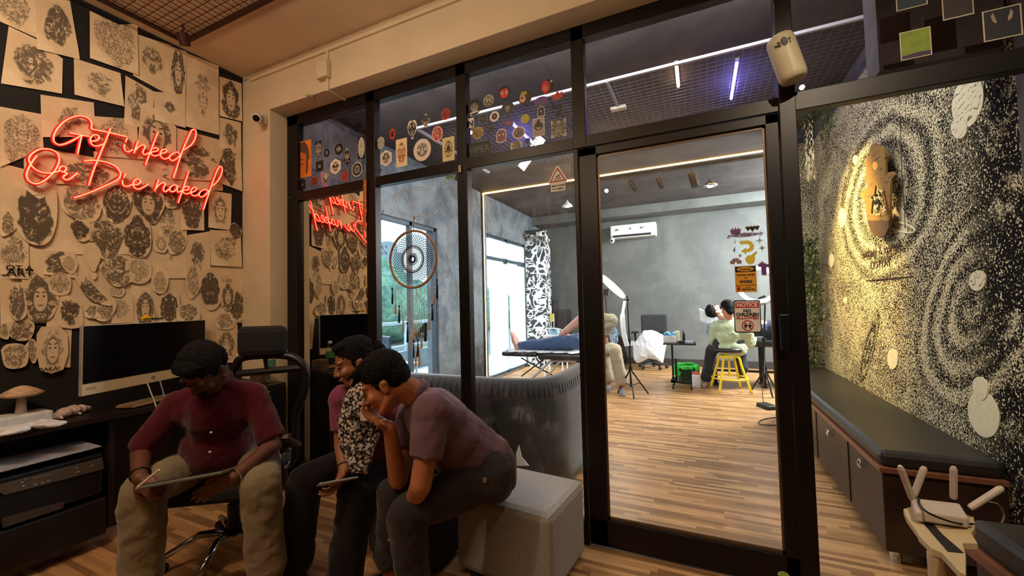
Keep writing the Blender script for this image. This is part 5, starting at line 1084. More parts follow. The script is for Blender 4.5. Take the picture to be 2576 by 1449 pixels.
for a, b_ in ((1, 1), (-1, 1), (-1, -1), (1, -1)): MB().cyl(V(-1.46+a*.17, 1.93+b_*.16, 0), V(-1.46+a*.17, 1.93+b_*.16, .03), .02).build('foot', M_BLK, p2_)
so = thing('booth_sofa', (-1.5, 2.7, 0), 'curved charcoal booth sofa with a tufted rim seen from behind the glass', 'sofa'); M_SO = mat('charcoal_velvet', (36, 33, 31), .9, var=.15, scale=6, sheen=.4)
bpth = curve([V(-2.9, 2.62, 0), V(-2.3, 2.62, 0), V(-1.6, 2.62, 0), V(-1.27, 2.63, 0), V(-1.06, 2.69, 0), V(-.97, 2.84, 0), V(-.95, 3.1, 0), V(-.96, 3.5, 0)], 6)
bk_ = MB(); vs = []; fs = []
prof = [(-.055, .04), (-.06, .4), (-.06, .70), (-.05, .77), (-.02, .81), (.03, .82), (.08, .79), (.10, .72), (.11, .4), (.11, .04)]
for i, p in enumerate(bpth):
    d = (bpth[min(i+1, len(bpth)-1)]-bpth[max(i-1, 0)]).normalized(); n = V(-d.y, d.x, 0)
    for o_, z in prof: vs.append(p+n*o_+V(0, 0, z))
kp = len(prof)
for i in range(len(bpth)-1):
    for k in range(kp): fs.append((i*kp+k, (i+1)*kp+k, (i+1)*kp+(k+1) % kp, i*kp+(k+1) % kp))
fs += [tuple(range(kp)), tuple((len(bpth)-1)*kp+k for k in range(kp-1, -1, -1))]; bk_.add(vs, fs).build('backrest', M_SO, so, smooth=True)
tf = MB(); dist = 0
for i in range(len(bpth)-1):
    seg = (bpth[i+1]-bpth[i]); 
    for t in (0, .5) if seg.length > .09 else (0,):
        p = bpth[i]+seg*t; d = seg.normalized(); n = V(-d.y, d.x, 0); tf.tube([p+n*.098+V(0, 0, .66), p+n*.08+V(0, 0, .785), p+n*.03+V(0, 0, .815), p-n*.02+V(0, 0, .805), p-n*.052+V(0, 0, .765), p-n*.058+V(0, 0, .70)], .0045, 5)
tf.build('channel_piping', mat('charcoal_piping', (36, 34, 32), .95), so, smooth=True)
MB().span((-2.85, 2.73, .08), (-1.08, 3.3, .42)).build('seat', M_SO, so, bevel=.03); MB().span((-2.8, 2.6, 0), (-1.08, 3.25, .08)).build('plinth', M_BLK, so)
tag(MB().prism([onY(a, b_, 2.31) for a, b_ in ((1298, 1140), (1305, 1120), (1312, 1150), (1330, 1172), (1300, 1172))], (0, .006, 0)).build('tissue', mat('tissue_white', (190, 200, 200), .8)), 'white crumpled tissue tucked behind the glass above the pouffe', 'tissue')
# ------------------------------------------------------------------ right side: bench, router stand, foreground bench
be = thing('storage_bench', (1.02, 4.0, 0), 'long dark storage bench with a black cushion along the mural wall', 'bench'); M_CU = mat('black_leatherette', (40, 38, 32), .42, var=.12, scale=12, bump=.05); M_BW = mat('dark_bench_wood', (46, 30, 24), .4, var=.3, scale=9)
MB().span((.80, 2.64, .08), (XM-.006, 5.5, .47)).build('body', M_BW, be, bevel=.004); MB().span((.785, 2.62, .47), (XM-.006, 5.52, .495)).build('wood_edge', mat('copper_wood_edge', (122, 78, 54), .4), be, bevel=.002)
MB().span((.79, 2.63, .495), (XM-.006, 5.5, .575)).build('cushion', M_CU, be, bevel=.028)
for y_ in (3.15, 3.9, 4.6): MB().span((.795, y_-.004, .1), (.801, y_+.004, .46)).build('drawer_gap', M_BLK, be)
for px, py in ((2082, 1088), (2162, 1165)): p = onX(px, py, .785); MB().torus(p, .022, .0045, sx=(0, 1, 0), sy=(0, 0, 1), seg=20).build('ring_pull', M_CHR, be)
for x_, y_ in ((.86, 2.72), (1.18, 2.72), (.86, 5.4)): MB().lathe([(.024, 0), (.024, .08)], (x_, y_, 0), 18).build('chrome_leg', M_CHR, be, smooth=False)
sz = .72; q = lambda px, py, z=sz: onZ(px, py, z)
st = thing('router_stand', (q(2420, 1300).x, q(2420, 1300).y, 0), 'pale wooden lightning-shaped board on posts holding the router at the lower right', 'stand'); M_PL = mat('pale_wood_board', (196, 176, 134), .6, var=.1, scale=6)
bdp = [(2272, 1280), (2297, 1272), (2360, 1270), (2450, 1300), (2453, 1327), (2444, 1340), (2460, 1367), (2422, 1365), (2430, 1395), (2430, 1445), (2415, 1438), (2368, 1388), (2345, 1380), (2310, 1345), (2308, 1338), (2280, 1300)]
MB().prism([q(a, b_) for a, b_ in bdp], (0, 0, -.018)).build('board', M_PL, st, bevel=.002)
MB().prism([q(a, b_, sz+.002) for a, b_ in ((2308, 1297), (2330, 1297), (2372, 1345), (2424, 1390), (2384, 1386), (2340, 1336))], (0, 0, -.002)).build('black_stripe', M_BLK, st)
for a, b_ in ((2355, 1375), (2376, 1360)): p = q(a, b_); MB().cyl(V(p.x, p.y, 0), V(p.x, p.y, sz-.018), .018, seg=20).build('post', mat('cream_post', (186, 172, 140), .5), st)
MB().lathe([(.13, 0), (.13, .02), (.02, .03)], V(q(2365, 1367).x, q(2365, 1367).y, 0), 28).build('foot_plate', M_BLK, st)
ro = thing('wifi_router', q(2370, 1285), 'white router with four raised antennas on the pale board', 'router'); M_RO = mat('router_white', (196, 184, 168), .45, var=.05)
rp = [(2290, 1250), (2312, 1253), (2415, 1265), (2438, 1302), (2330, 1288), (2303, 1287)]; MB().prism([q(a, b_, sz+.035) for a, b_ in rp], (0, 0, -.030)).build('body', M_RO, ro, bevel=.006)
for a, b_ in (((2296, 1258), (2264, 1172)), ((2298, 1248), (2326, 1174)), ((2399, 1254), (2399, 1174)), ((2440, 1278), (2522, 1226))):
    z_ = q(*a, sz+.03); dpt = (z_-CAM).dot(CF); e = at(*b_, dpt*.99); MB().tube([z_, z_.lerp(e, .08), z_.lerp(e, .92), e], [.007, .0085, .0085, .005], 10).build('antenna', M_RO, ro)
tag(MB().tube(curve([q(2311, 1252, sz+.038), q(2313, 1268, sz+.04), q(2335, 1290, sz+.04), q(2400, 1315, sz+.02), q(2448, 1318, sz+.01)], 6), .0028, 6).build('router_cable', mat('black_cable', (0, 0, 0))), 'thin dark cable looped over the white router', 'cable')
tag(MB().tube(curve([q(2478, 1262, sz+.05), q(2510, 1268, sz+.05), q(2526, 1295, sz+.02), q(2520, 1315, sz+.0)], 6), .0018, 6).build('pale_cable', mat('pale_cable', (120, 108, 84), .6)), 'thin pale cable curling right of the router', 'cable')
fb = thing('near_bench', (1.4, 1.5, 0), 'near black upholstered bench with a copper wood edge at the lower right corner', 'bench'); fz = .5; f0 = onZ(2424, 1365, fz); f1 = onZ(2530, 1449, fz); dv = (f1-f0).normalized(); nv = V(dv.y, -dv.x, 0)
if nv.x < 0: nv = -nv
cor = [f0, f0+dv*1.0, f0+dv*1.0+nv*.5, f0+nv*.5]
MB().prism([p+V(0, 0, 0) for p in cor], (0, 0, -.03)).build('wood_edge', mat('copper_wood_edge', (0, 0, 0)), fb)
MB().prism([p+V(0, 0, .09) for p in (f0+nv*.02, f0+dv*1.0+nv*.02, f0+dv+nv*.5, f0+nv*.5)], (0, 0, -.09)).build('cushion', M_CU, fb, bevel=.02)
MB().prism([p-V(0, 0, .03) for p in (f0+nv*.02+dv*.02, f0+dv*.98+nv*.02, f0+dv*.98+nv*.48, f0+nv*.48+dv*.02)], (0, 0, -(fz-.03))).build('body', M_BW, fb)
# ------------------------------------------------------------------ hamsa, plants and brown letters at the mural wall
HX = XM-.07; hp = lambda a, b_, X=HX: onX(2060+a/3.294, 280+b_/3.294, X)
hs = thing('hamsa_sign', hp(480, 1030), 'hanging birch-wood hand-shaped sign with a star cut-out on the mural', 'wall sign')
H = [(425, 330), (430, 280), (460, 268), (490, 285), (515, 285), (538, 300), (545, 340), (552, 540), (575, 505), (610, 500), (628, 525), (600, 560), (592, 640), (600, 860), (580, 960), (545, 1030), (505, 1045), (450, 1025), (415, 960), (400, 880), (385, 790), (370, 730), (345, 695), (355, 655), (392, 645), (388, 560), (385, 400), (400, 370), (420, 360)]
def birch():
    m, b = newmat('birch_bark'); x, y, z = sep(coords()); n = nnoise(nvec(x*6, y*6, z*55), 1.0, 3, .6); n2 = nnoise(nvec(x, y, z), 9, 2)
    setin(b, 'Base Color', nmix(sstep(n, .58, .64)*sstep(n2, .35, .5), lin((128, 92, 34)), lin((44, 26, 10)))); b.inputs['Roughness'].default_value = .6; return m
BM = birch(); star = [(472, 590), (492, 650), (535, 655), (510, 730), (560, 830), (505, 800), (488, 850), (430, 850), (440, 740), (425, 715), (455, 690)]
# plate with the star opening left free: outline bridged to the hole
hole = [hp(a, b_) for a, b_ in star]; hul = [hp(a, b_) for a, b_ in H]
me_ = MB(); me_.prism(hul[1:13]+[hp(530, 600), hp(472, 590), hp(400, 600)]+hul[25:], (.012, 0, 0)); me_.prism([hp(472, 590), hp(530, 600), hul[13-1], hul[14], hul[15], hp(592, 850), hp(560, 830), hp(510, 730), hp(535, 655), hp(492, 650)], (.012, 0, 0))
me_.prism([hp(472, 590), hp(455, 690), hp(425, 715), hp(440, 740), hp(430, 850), hp(393, 850)]+hul[20:25]+[hp(400, 600)], (.012, 0, 0)); me_.prism([hp(430, 850), hp(488, 850), hp(505, 800), hp(560, 830), hp(592, 850), hp(575, 910), hp(400, 910), hp(393, 850)], (.012, 0, 0))
me_.build('hand_plate', BM, hs); MB().prism([hp(400, 905, HX-.001), hp(578, 905, HX-.001)]+[hp(a, b_, HX-.001) for a, b_ in ((580, 960), (545, 1030), (505, 1045), (450, 1025), (415, 960))], (.013, 0, 0)).build('dark_base', mat('burnt_wood', (74, 48, 18), .6), hs)
MB().prism([hp(465+20*math.cos(t), 452+36*math.sin(t), HX-.002) for t in [2*PI*k/16 for k in range(16)]], (.003, 0, 0)).build('amber_stone', mat('amber_stone', (230, 150, 30), .3), hs)
MB().tube([hp(a, b_, HX-.002) for a, b_ in star], .0015, 5, closed=True).build('star_edge', mat('star_edge', (240, 200, 110), .5), hs)
MB().tube([hp(490, 285), V(HX, hp(500, 60).y, 2.6)], .0012, 4).tube([hp(520, 290), V(HX, hp(500, 60).y, 2.6)], .0012, 4).build('hanging_string', mat('dark_string', (60, 40, 20), .8), hs)
fl = MB(); rnd = random.Random(9)
for a, b_ in ((520, 670), (470, 720), (515, 730), (480, 790), (530, 800), (540, 830), (490, 860), (500, 700)):
    p = hp(a, b_, HX-.012)
    for k in range(7): fl.ell(p+V(rnd.uniform(-.008, .008), rnd.uniform(-.010, .010), rnd.uniform(-.012, .012)), (.004, .009, .006), Matrix.Rotation(rnd.uniform(0, 3), 3, 'X'), seg=7, rings=5)
fl.build('dried_flowers', mat('cream_flowers', (226, 206, 150), .8), hs)
wr2 = thing('mural_letters', onX(2230, 690, XM-.004), 'small mirrored brown letters just off the mural ending in the word TATTOO', 'lettering', None); M_WB = mat('brown_letters', (56, 30, 8), .7)
a = onX(2167, 646, XM-.002); b_ = onX(2262, 620, XM-.002); xd = V(0, 1, 0)
text('Sameer & Hechne', .10, onX(2213, 640, XM-.003), (0, 1, 0), (0, 0, 1), 'name_line', M_WB, wr2, fitw=abs(a.y-b_.y)); text('TATTOO', .13, onX(2214, 674, XM-.003), (0, 1, 0), (0, 0, 1), 'word_line', M_WB, wr2, fitw=abs(onX(2190, 674, XM).y-onX(2240, 660, XM).y))  # mirrored brown letter meshes, with thin brown lines below, just off the wall
MB().tube([onX(2180, 706, XM-.006), onX(2295, 695, XM-.006)], .0035, 5).tube([onX(2222, 700, XM-.006), onX(2228, 716, XM-.006)], .0035, 5).build('level_line', M_WB, wr2)
MB().tube(curve([onX(2264, 290, XM-.02), onX(2268, 420, XM-.012), onX(2274, 500, XM-.012), onX(2277, 575, XM-.02)], 5), .0022, 5).build('upright_line', M_WB, wr2)
def vine(pts, name, label, n, spread, seed, lw=.045, X=XM-.12):
    rnd = random.Random(seed); P = curve([onX(a, b_, X+rnd.uniform(-.03, .03)) for a, b_ in pts], 8); t = thing(name, P[-1], label, 'plant'); s_ = MB().tube(P, .003, 5); s_.build('stem', mat('vine_stem', (60, 54, 30), .8), t); L = MB()
    for k in range(n):
        p = rnd.choice(P)+V(rnd.uniform(-.07, .03), rnd.uniform(-spread, spread*.6), rnd.uniform(-.05, .05)); R = Matrix.Rotation(rnd.uniform(0, 6.28), 3, 'Z') @ Matrix.Rotation(rnd.uniform(-1.4, 1.4), 3, 'X'); w_ = lw*rnd.uniform(.6, 1.2)
        L.add([p, p+R @ V(w_*.22, w_*.5, w_*.05), p+R @ V(0, w_, 0), p+R @ V(-w_*.22, w_*.5, w_*.05)], [(0, 1, 2), (0, 2, 3)])
    o = L.build('leaves', mat('vine_leaf', (70, 82, 38), .6, var=.45, scale=15), t); return t
YW = 5.6
vine([(2020, 262), (2045, 285), (2050, 300), (2015, 320)], 'hanging_vine', 'dark leafy vine hanging at the top of the mural corner', 260, .16, 11)
vine([(2085, 262), (2092, 300), (2083, 345)], 'hanging_vine', 'thin leafy tendril hanging beside the top of the mural', 90, .08, 12)
vine([(2040, 610), (2046, 700), (2052, 800), (2046, 915)], 'artificial_plant', 'green leafy plant growing up the far end of the bench', 620, .20, 13, .07)
vf = thing('flower_garland', onX(2042, 440, XM-.14), 'string of cream dried flowers hanging beside the mural', 'garland'); L = MB(); rnd = random.Random(21)
for k in range(90):
    t = k/90; p = onX(2032+10*math.sin(k*1.7)+8*t, 300+140*t, XM-.16+rnd.uniform(-.04, .04)); R = Matrix.Rotation(rnd.uniform(0, 6.28), 3, 'Z') @ Matrix.Rotation(rnd.uniform(-.5, .5), 3, 'X'); w_ = rnd.uniform(.04, .10)*(.5+t*.6)
    L.add([p, p+R @ V(w_*.16, 0, -w_*.5), p+R @ V(0, .01, -w_), p+R @ V(-w_*.16, 0, -w_*.5)], [(0, 1, 2), (0, 2, 3)])
L.build('petals', mat('cream_petal', (222, 204, 150), .7), vf)['kind'] = 'stuff'; MB().tube([onX(2030, 285, XM-.16), onX(2042, 430, XM-.16)], .0025, 5).build('string', mat('vine_stem', (0, 0, 0)), vf)
# ================================================================== PEOPLE
def skinmat(name, rgb): 
    if name in MATS: return MATS[name]
    m = mat(name, rgb, .55, var=.10, scale=18, bump=.06, bscale=140); b = m.node_tree.nodes['Principled BSDF']; b.inputs['Subsurface Weight'].default_value = .12; b.inputs['Subsurface Radius'].default_value = (.02, .008, .004); return m
def weave(name, rgb, rough=.92, var=.1, fold=.35):
    if name in MATS: return MATS[name]
    m, b = newmat(name); c = lin(rgb); n = nnoise(coords(), 220, 2); f = nnoise(coords(), 5.5, 3, .5, 1.2)
    setin(b, 'Base Color', nmix(n, tuple(x*(1-var) for x in c), tuple(min(1, x*(1+var)) for x in c))); b.inputs['Roughness'].default_value = rough; b.inputs['Specular IOR Level'].default_value = .2; b.inputs['Sheen Weight'].default_value = .15
    u = N.t.nodes.new('ShaderNodeBump'); u.inputs['Strength'].default_value = fold; u.inputs['Distance'].default_value = .03; N.t.links.new((f+n*.04).s, u.inputs['Height']); N.t.links.new(u.outputs[0], b.inputs['Normal']); MATS[name] = m; return m
M_HAIR = mat('black_hair', (9, 8, 8), .75, var=.3, scale=60, bump=.7, bscale=160, spec=.2)
def basis(f, u):
    f = Vector(f).normalized(); r = f.cross(Vector(u)).normalized(); u = r.cross(f).normalized(); return Matrix((r, f, u)).transposed()
def head(mb, c, R, k=1.0, eyes=True):
    """adds skull, jaw, nose, brows, lids, lips, ears to the body mesh; R columns: right, forward, up"""
    P = lambda x, y, z: Vector(c)+R @ (V(x, y, z)*k)
    E = lambda p, r, Q=None: mb.ell(P(*p), tuple(q*k for q in r), R if Q is None else R @ Q, 20, 14)
    E((0, -.012, .035), (.073, .094, .084)); E((0, .018, -.02), (.062, .070, .085)); E((0, .035, -.072), (.043, .046, .036)); E((0, .062, -.092), (.020, .018, .016))
    mb.cap(P(0, .080, .018), P(0, .102, -.026), .0075*k, .012*k); E((.012, .092, -.030), (.009, .010, .008)); E((-.012, .092, -.030), (.009, .010, .008))
    for s in (-1, 1):
        E((s*.030, .074, .030), (.024, .014, .007)); E((s*.036, .060, -.022), (.024, .024, .024)); E((s*.030, .074, .012), (.0155, .011, .0095))
        E((s*.073, -.008, -.004), (.008, .018, .030)); E((s*.077, -.014, .010), (.010, .014, .014)); mb.cap(P(s*.050, .0, -.05), P(s*.030, .05, -.085), .020*k, .018*k)
    E((0, .086, -.052), (.022, .010, .006)); E((0, .084, -.062), (.019, .010, .007)); return P
def face_parts(par, P, R, k, brow=M_HAIR, lip=(120, 62, 52), stache=False):
    for s in (-1, 1):
        MB().tube([P(s*.012, .087, .030), P(s*.030, .088, .036), P(s*.050, .072, .028)], [.0028*k, .0036*k, .0018*k], 8, flat=.6).build('eyebrow', brow, par, smooth=True)
        MB().tube([P(s*.017, .0835, .007), P(s*.030, .0860, .0035), P(s*.044, .077, .007)], .0016*k, 6).build('closed_eyelid', brow, par, smooth=True)
    MB().tube([P(-.020, .089, -.056), P(0, .097, -.0565), P(.020, .089, -.056)], [.002*k, .0045*k, .002*k], 8).build('lips', mat('lip_%d' % lip[0], lip, .5), par, smooth=True)
    if stache: MB().tube([P(-.026, .086, -.048), P(-.010, .100, -.041), P(.010, .100, -.041), P(.026, .086, -.048)], [.003*k, .006*k, .006*k, .003*k], 8).build('moustache', M_HAIR, par, smooth=True)
def hand(mb, w, d, n, side, curl=(.3, .3, .3, .3), k=1.0, thumb=.5, spread=.12):
    """w wrist, d towards the fingers, n out of the back of the hand, side = thumb side (+1/-1)"""
    d = Vector(d).normalized(); n = (Vector(n)-d*Vector(n).dot(d)).normalized(); s = d.cross(n).normalized()*side
    R = Matrix((s, d, n)).transposed(); Q = lambda x, y, z: Vector(w)+R @ (V(x, y, z)*k)
    mb.ell(Q(.0, .045, 0), (.038*k, .048*k, .014*k), R, 18, 12); mb.ell(Q(.018, .030, -.004), (.018*k, .030*k, .014*k), R, 14, 10); mb.cap(Q(0, -.01, 0), Q(0, .025, 0), .023*k, .022*k)
    for i, (x, L) in enumerate(((.028, .070), (.0095, .080), (-.009, .074), (-.027, .058))):
        p = Q(x, .078-.004*abs(i-1), 0); a = 0.0; r = .0092*k
        seg = (.45, .30, .25)
        for j in range(3):
            a += curl[i]*(1.0 if j else .6); dv = R @ V(spread*x*8*(1 if j == 0 else .6), math.cos(a), -math.sin(a)); dv.normalize(); q = p+dv*(L*seg[j]*k); mb.cap(p, q, r, r*.9, 10); p = q; r *= .9
    p = Q(.030, .020, -.004); q = Q(.054, .046, -.010-.02*thumb); t = Q(.056-.02*thumb, .076, -.018-.03*thumb); mb.cap(p, q, .013*k, .0105*k, 10); mb.cap(q, t, .0105*k, .008*k, 10)
def hair_cap(par, P, R, k, name='hair', back=.0, fringe=0, vol=1.0, m=M_HAIR, sides=True):
    h = MB(); E = lambda p, r: h.ell(P(*p), tuple(q*k for q in r), R, 22, 14)
    E((0, -.018, .060), (.080*vol, .092, .074*vol)); E((0, -.052, .022), (.074, .062, .074)); E((0, .030, .098), (.060, .050, .026*vol))
    if sides:
        for s in (-1, 1): E((s*.062, -.012, .036), (.018, .040, .040)); E((s*.066, .014, .018), (.009, .012, .026))
    if back: E((0, -.070, -.030), (.060, .032, .05+back))
    if fringe:
        rnd = random.Random(4)
        for j in range(16): x = rnd.uniform(-.05, .05); h.cap(P(x, .02, .105*vol), P(x*1.1+rnd.uniform(-.01, .01), .072+rnd.uniform(0, .028)*fringe, .075*vol+rnd.uniform(-.02, .02)), .014*k, .007*k, 8)
    return h.build(name, m, par, remesh=.0045*max(1, k), sm=2, disp=.012, dscale=.014)
def person(name, base, label): return thing(name, base, label, 'person')
def limb(mb, pts, rs, seg=14):
    for i in range(len(pts)-1): mb.cap(pts[i], pts[i+1], rs[i], rs[i+1], seg)
def sleeve(mb, S_, e, r0, r1):
    S_, e = Vector(S_), Vector(e); mb.ell(S_, (r0,)*3, seg=16, rings=10); mb.tube([S_, S_.lerp(e, .5), e], [r0, (r0+r1)/2, r1], 18)
def inner(mb, nk, hL, hR, kL, kR, fL, fR):
    """trunk and legs under the clothes keep the body one surface"""
    pv = (Vector(hL)+Vector(hR))/2; mb.cap(nk, pv, .06, .09); mb.cap(hL, hR, .06, .06)
    for h_, k_, f_ in ((hL, kL, fL), (hR, kR, fR)): limb(mb, [h_, k_, Vector(f_)+V(0, 0, .02)], [.06, .045, .035], 12)
def mid(a, b, t=.5): return Vector(a).lerp(Vector(b), t)

# ---- man in maroon at the computer chair (looks down at a tablet)
skA = skinmat('skin_brown_dark', (96, 58, 40)); M_MAR = weave('maroon_cotton', (74, 14, 28), var=.12, fold=.5); M_KH = weave('khaki_twill', (128, 118, 92), var=.08, fold=.5)
pA = person('person', (-2.3, 1.35, 0), 'person in a maroon polo and khaki trousers on the office chair drawing on a tablet')
hpL, hpR = V(-2.47, 1.36, .55), V(-2.25, 1.48, .55); knL, knR = at(362, 1232, 1.80), at(655, 1222, 1.86); ftL, ftR = V(knL.x-.02, knL.y+.0, .08), V(knR.x+.02, knR.y+.02, .08)
shL, shR = at(447, 1012, 2.00), at(640, 992, 2.08); chest = at(545, 1040, 2.04); belly = at(540, 1130, 2.07); neck = at(548, 972, 2.04)
elL, wrL = at(355, 1135, 1.93), at(352, 1203, 1.73); elR, wrR = at(688, 1118, 2.02), at(585, 1204, 1.80)
fA = (CR*-.12-CU*.80-CF*.62).normalized(); uA = (CU*.62-CF*.78); RA = basis(fA, uA); hcA = at(515, 930, 1.92)
b = MB(); PA = head(b, hcA, RA, 1.05); b.cap(PA(0, -.03, -.05), neck, .055, .06)
limb(b, [shL, elL, wrL], [.05, .042, .028]); limb(b, [shR, elR, wrR], [.05, .042, .028])
hand(b, wrL, (CR*.55-CU*.35-CF*.1), (CU*.7-CF*.6-CR*.3), 1, (.8, .9, 1.0, 1.0), 1.0, .8); hand(b, wrR, (CR*-.8-CU*.35-CF*.3), (CU*.25-CF*-.9), -1, (.35, .35, .4, .4), 1.0, .3)
inner(b, neck, hpL, hpR, knL, knR, ftL, ftR)
b.build('body', skA, pA, remesh=.0048, sm=2); face_parts(pA, PA, RA, 1.05, stache=True); hair_cap(pA, PA, RA, 1.07, vol=1.02)
for s in (-1, 1): pass
sh = MB(); Rt = basis((CF*-.8-CU*.2), V(0, 0, 1))
for c_, r_ in ((mid(chest, neck, .15)+CF*.02, (.165, .105, .11)), (chest, (.17, .12, .15)), (belly, (.165, .12, .16)), (mid(hpL, hpR)+V(0, 0, .07), (.19, .14, .12))): sh.ell(c_, r_, Rt, 22, 14)
sleeve(sh, shR, elR.lerp(shR, .08), .062, .066); sleeve(sh, shL, elL.lerp(shL, .02), .062, .068); sh.cap(neck-V(0, 0, .03), neck+V(0, 0, .012), .075, .066)
limb(sh, [shL, neck-V(0, 0, .02)], [.058, .07]); limb(sh, [shR, neck-V(0, 0, .02)], [.058, .07]); limb(sh, [shL-V(0, 0, .03), chest], [.066, .1]); limb(sh, [shR-V(0, 0, .03), chest], [.066, .1]); limb(sh, [chest, mid(hpL, hpR)+V(0, 0, .05)], [.135, .15])
sh.build('polo_shirt', M_MAR, pA, remesh=.009, sm=5, disp=.022, dscale=.10)
MB().tube([neck+V(0, 0, .03)+Rt @ V(.062*math.cos(t), .062*math.sin(t), -.012*math.sin(t)) for t in [2*PI*k/24 for k in range(24)]], (.016), 8, closed=True, flat=.4, up=(0, 0, 1)).build('collar', M_MAR, pA, smooth=True)
for px, py in ((531, 1088), (528, 1137)): MB().ell(at(px, py, 1.878), (.0055, .0055, .0055)).build('shirt_button', mat('button_white', (220, 220, 220), .4), pA)
def trousers(par, hL, hR, kL, kR, fL, fR, m, thick=.085, knee=.068, hem=.078, hz=.10, vox=.009, nm='trousers'):
    t = MB(); t.cap(hL, hR, .125, .125, 18)
    limb(t, [hL, mid(hL, kL, .5), kL], [.115, .095, knee+.008], 18); limb(t, [hR, mid(hR, kR, .5), kR], [.115, .095, knee+.008], 18)
    for k_, f_ in ((kL, fL), (kR, fR)): limb(t, [k_, mid(k_, f_, .5), V(f_.x, f_.y, f_.z+hz)], [knee+.008, (knee+hem)/2, hem], 18)
    return t.build(nm, m, par, remesh=vox, sm=4, disp=.024, dscale=.09)
trousers(pA, hpL, hpR, knL, knR, ftL, ftR, M_KH, knee=.078, hem=.082)
def shoe(par, f, d, m, nm='shoe', L=.25): d = Vector((d[0], d[1], 0)).normalized(); R = basis(d, V(0, 0, 1)); q = MB(); q.ell(f+d*.02+V(0, 0, -.035), (.042, .075, .042), R); q.ell(f+d*.10+V(0, 0, -.045), (.045, .075, .032), R); q.box(f+d*.06+V(0, 0, -.07), (.078, L, .018), R); return q.build(nm, m, par, remesh=.006, sm=3)
for f in (ftL, ftR): shoe(pA, f, V(.42, -.62, 0), M_BLK)
wl_ = MB(); wl_.torus(wrL.lerp(elL, .12), .034, .004, axis=(elL-wrL), seg=20, rs=6); wl_.build('wristband', mat('beaded_band', (60, 52, 50), .3, .4), pA)
MB().torus(wrR.lerp(elR, .06), .033, .003, axis=(elR-wrR), seg=20, rs=6).build('wristwatch', M_CHR, pA)
tb_ = thing('tablet', at(450, 1215, 1.66), 'tablet in a grey-green cover held on the lap of the man in maroon', 'tablet'); t0, t1 = at(345, 1229, 1.63), at(560, 1189, 1.72); td = (t1-t0).normalized(); ty_ = ((t0+t1)/2-CAM).normalized()+V(0, 0, .05); ty_ = (ty_-td*ty_.dot(td)).normalized(); tn = td.cross(ty_)
RT = Matrix((td, ty_, tn)).transposed(); tc = (t0+t1)/2+ty_*.105
MB().box(tc, ((t1-t0).length, .21, .014), RT).build('cover', mat('greygreen_cover', (92, 98, 84), .6), tb_, bevel=.005); MB().box(tc+tn*.008, ((t1-t0).length-.02, .19, .002), RT).build('screen', mat('tablet_screen', (14, 14, 18), .15), tb_)
pn = thing('stylus', at(345, 1228, 1.60), 'white stylus held upright over the tablet', 'stylus'); MB().tube([at(341, 1232, 1.62), at(348, 1224, 1.62), at(400, 1182, 1.62)], [.0012, .0045, .0045], 12).build('body', mat('stylus_white', (236, 226, 200), .35), pn)
# ---- woman with scarf and phone
skB = skinmat('skin_brown', (148, 98, 68)); M_PK = weave('plum_cotton', (122, 58, 82), var=.1, fold=.4); M_BT = weave('black_trouser', (17, 14, 17), var=.2, fold=.3)
pB = person('person', (-1.5, 1.85, 0), 'person in a plum t-shirt with a floral scarf looking down at a phone')
fB = (CR*-.80-CU*.30-CF*.50).normalized(); RB = basis(fB, V(0, 0, 1)+CR*-.05); hcB = at(893, 912, 2.0)
hL, hR = V(-1.60, 1.80, .53), V(-1.36, 1.90, .53); kL, kR = at(768, 1205, 2.02), at(893, 1238, 1.90); fL, fR = V(kL.x-.05, kL.y-.02, .07), V(kR.x-.02, kR.y-.05, .07)
shr, shl = at(862, 1003, 2.02), at(1052, 985, 2.18); chB = at(955, 1060, 2.12); beB = at(960, 1140, 2.14); nkB = at(930, 985, 2.08)
elB, wrB = at(862, 1118, 1.98), at(866, 1184, 1.86); 
b = MB(); PB = head(b, hcB, RB, .98); b.cap(PB(0, -.03, -.05), nkB, .046, .05)
limb(b, [shr, elB, wrB], [.042, .040, .025]); hand(b, wrB, (CR*-.30-CU*.62-CF*.35), (CR*.75-CU*.2+CF*.5), 1, (.55, .6, .6, .6), .95, .6)
inner(b, nkB, hL, hR, kL, kR, fL, fR); limb(b, [shl, at(1020, 1120, 2.1), at(940, 1200, 2.0)], [.042, .036, .024])
b.build('body', skB, pB, remesh=.0046, sm=2); face_parts(pB, PB, RB, .98, lip=(132, 70, 62))
hb_ = hair_cap(pB, PB, RB, 1.0, vol=.98); bn = MB(); cb = PB(0, -.125, .015); bn.ell(cb, (.042, .036, .04)); 
for k in range(10): t = 2*PI*k/10; bn.ell(cb+RB @ V(.036*math.cos(t), -.01, .036*math.sin(t)), (.016, .016, .016), seg=8, rings=6)
bn.build('hair_bun', M_HAIR, pB, remesh=.005, sm=1)
MB().cyl(PB(-.078, -.005, -.036), PB(-.080, -.005, -.040), .004).build('earring', mat('gold_stud', (210, 170, 90), .25, 1), pB)
s_ = MB(); Rt = basis((CF*-.75-CR*.45), V(0, 0, 1))
for c_, r_ in ((mid(chB, nkB, .25), (.165, .10, .11)), (chB, (.165, .115, .13)), (beB, (.15, .12, .15)), (mid(hL, hR)+V(0, 0, .08), (.165, .125, .12))): s_.ell(c_, r_, Rt, 22, 14)
sleeve(s_, shr, elB.lerp(shr, .30), .062, .056); limb(s_, [shl, shl.lerp(at(1020, 1120, 2.1), .6)], [.068, .058]); s_.cap(nkB-V(0, 0, .03), nkB-V(0, 0, .01), .06, .055); limb(s_, [shr, chB], [.07, .08]); limb(s_, [shl, chB], [.07, .08])
s_.build('tshirt', M_PK, pB, remesh=.008, sm=5, disp=.016, dscale=.08)
trousers(pB, hL, hR, kL, kR, fL, fR, M_BT, knee=.070, hem=.088, hz=.05)
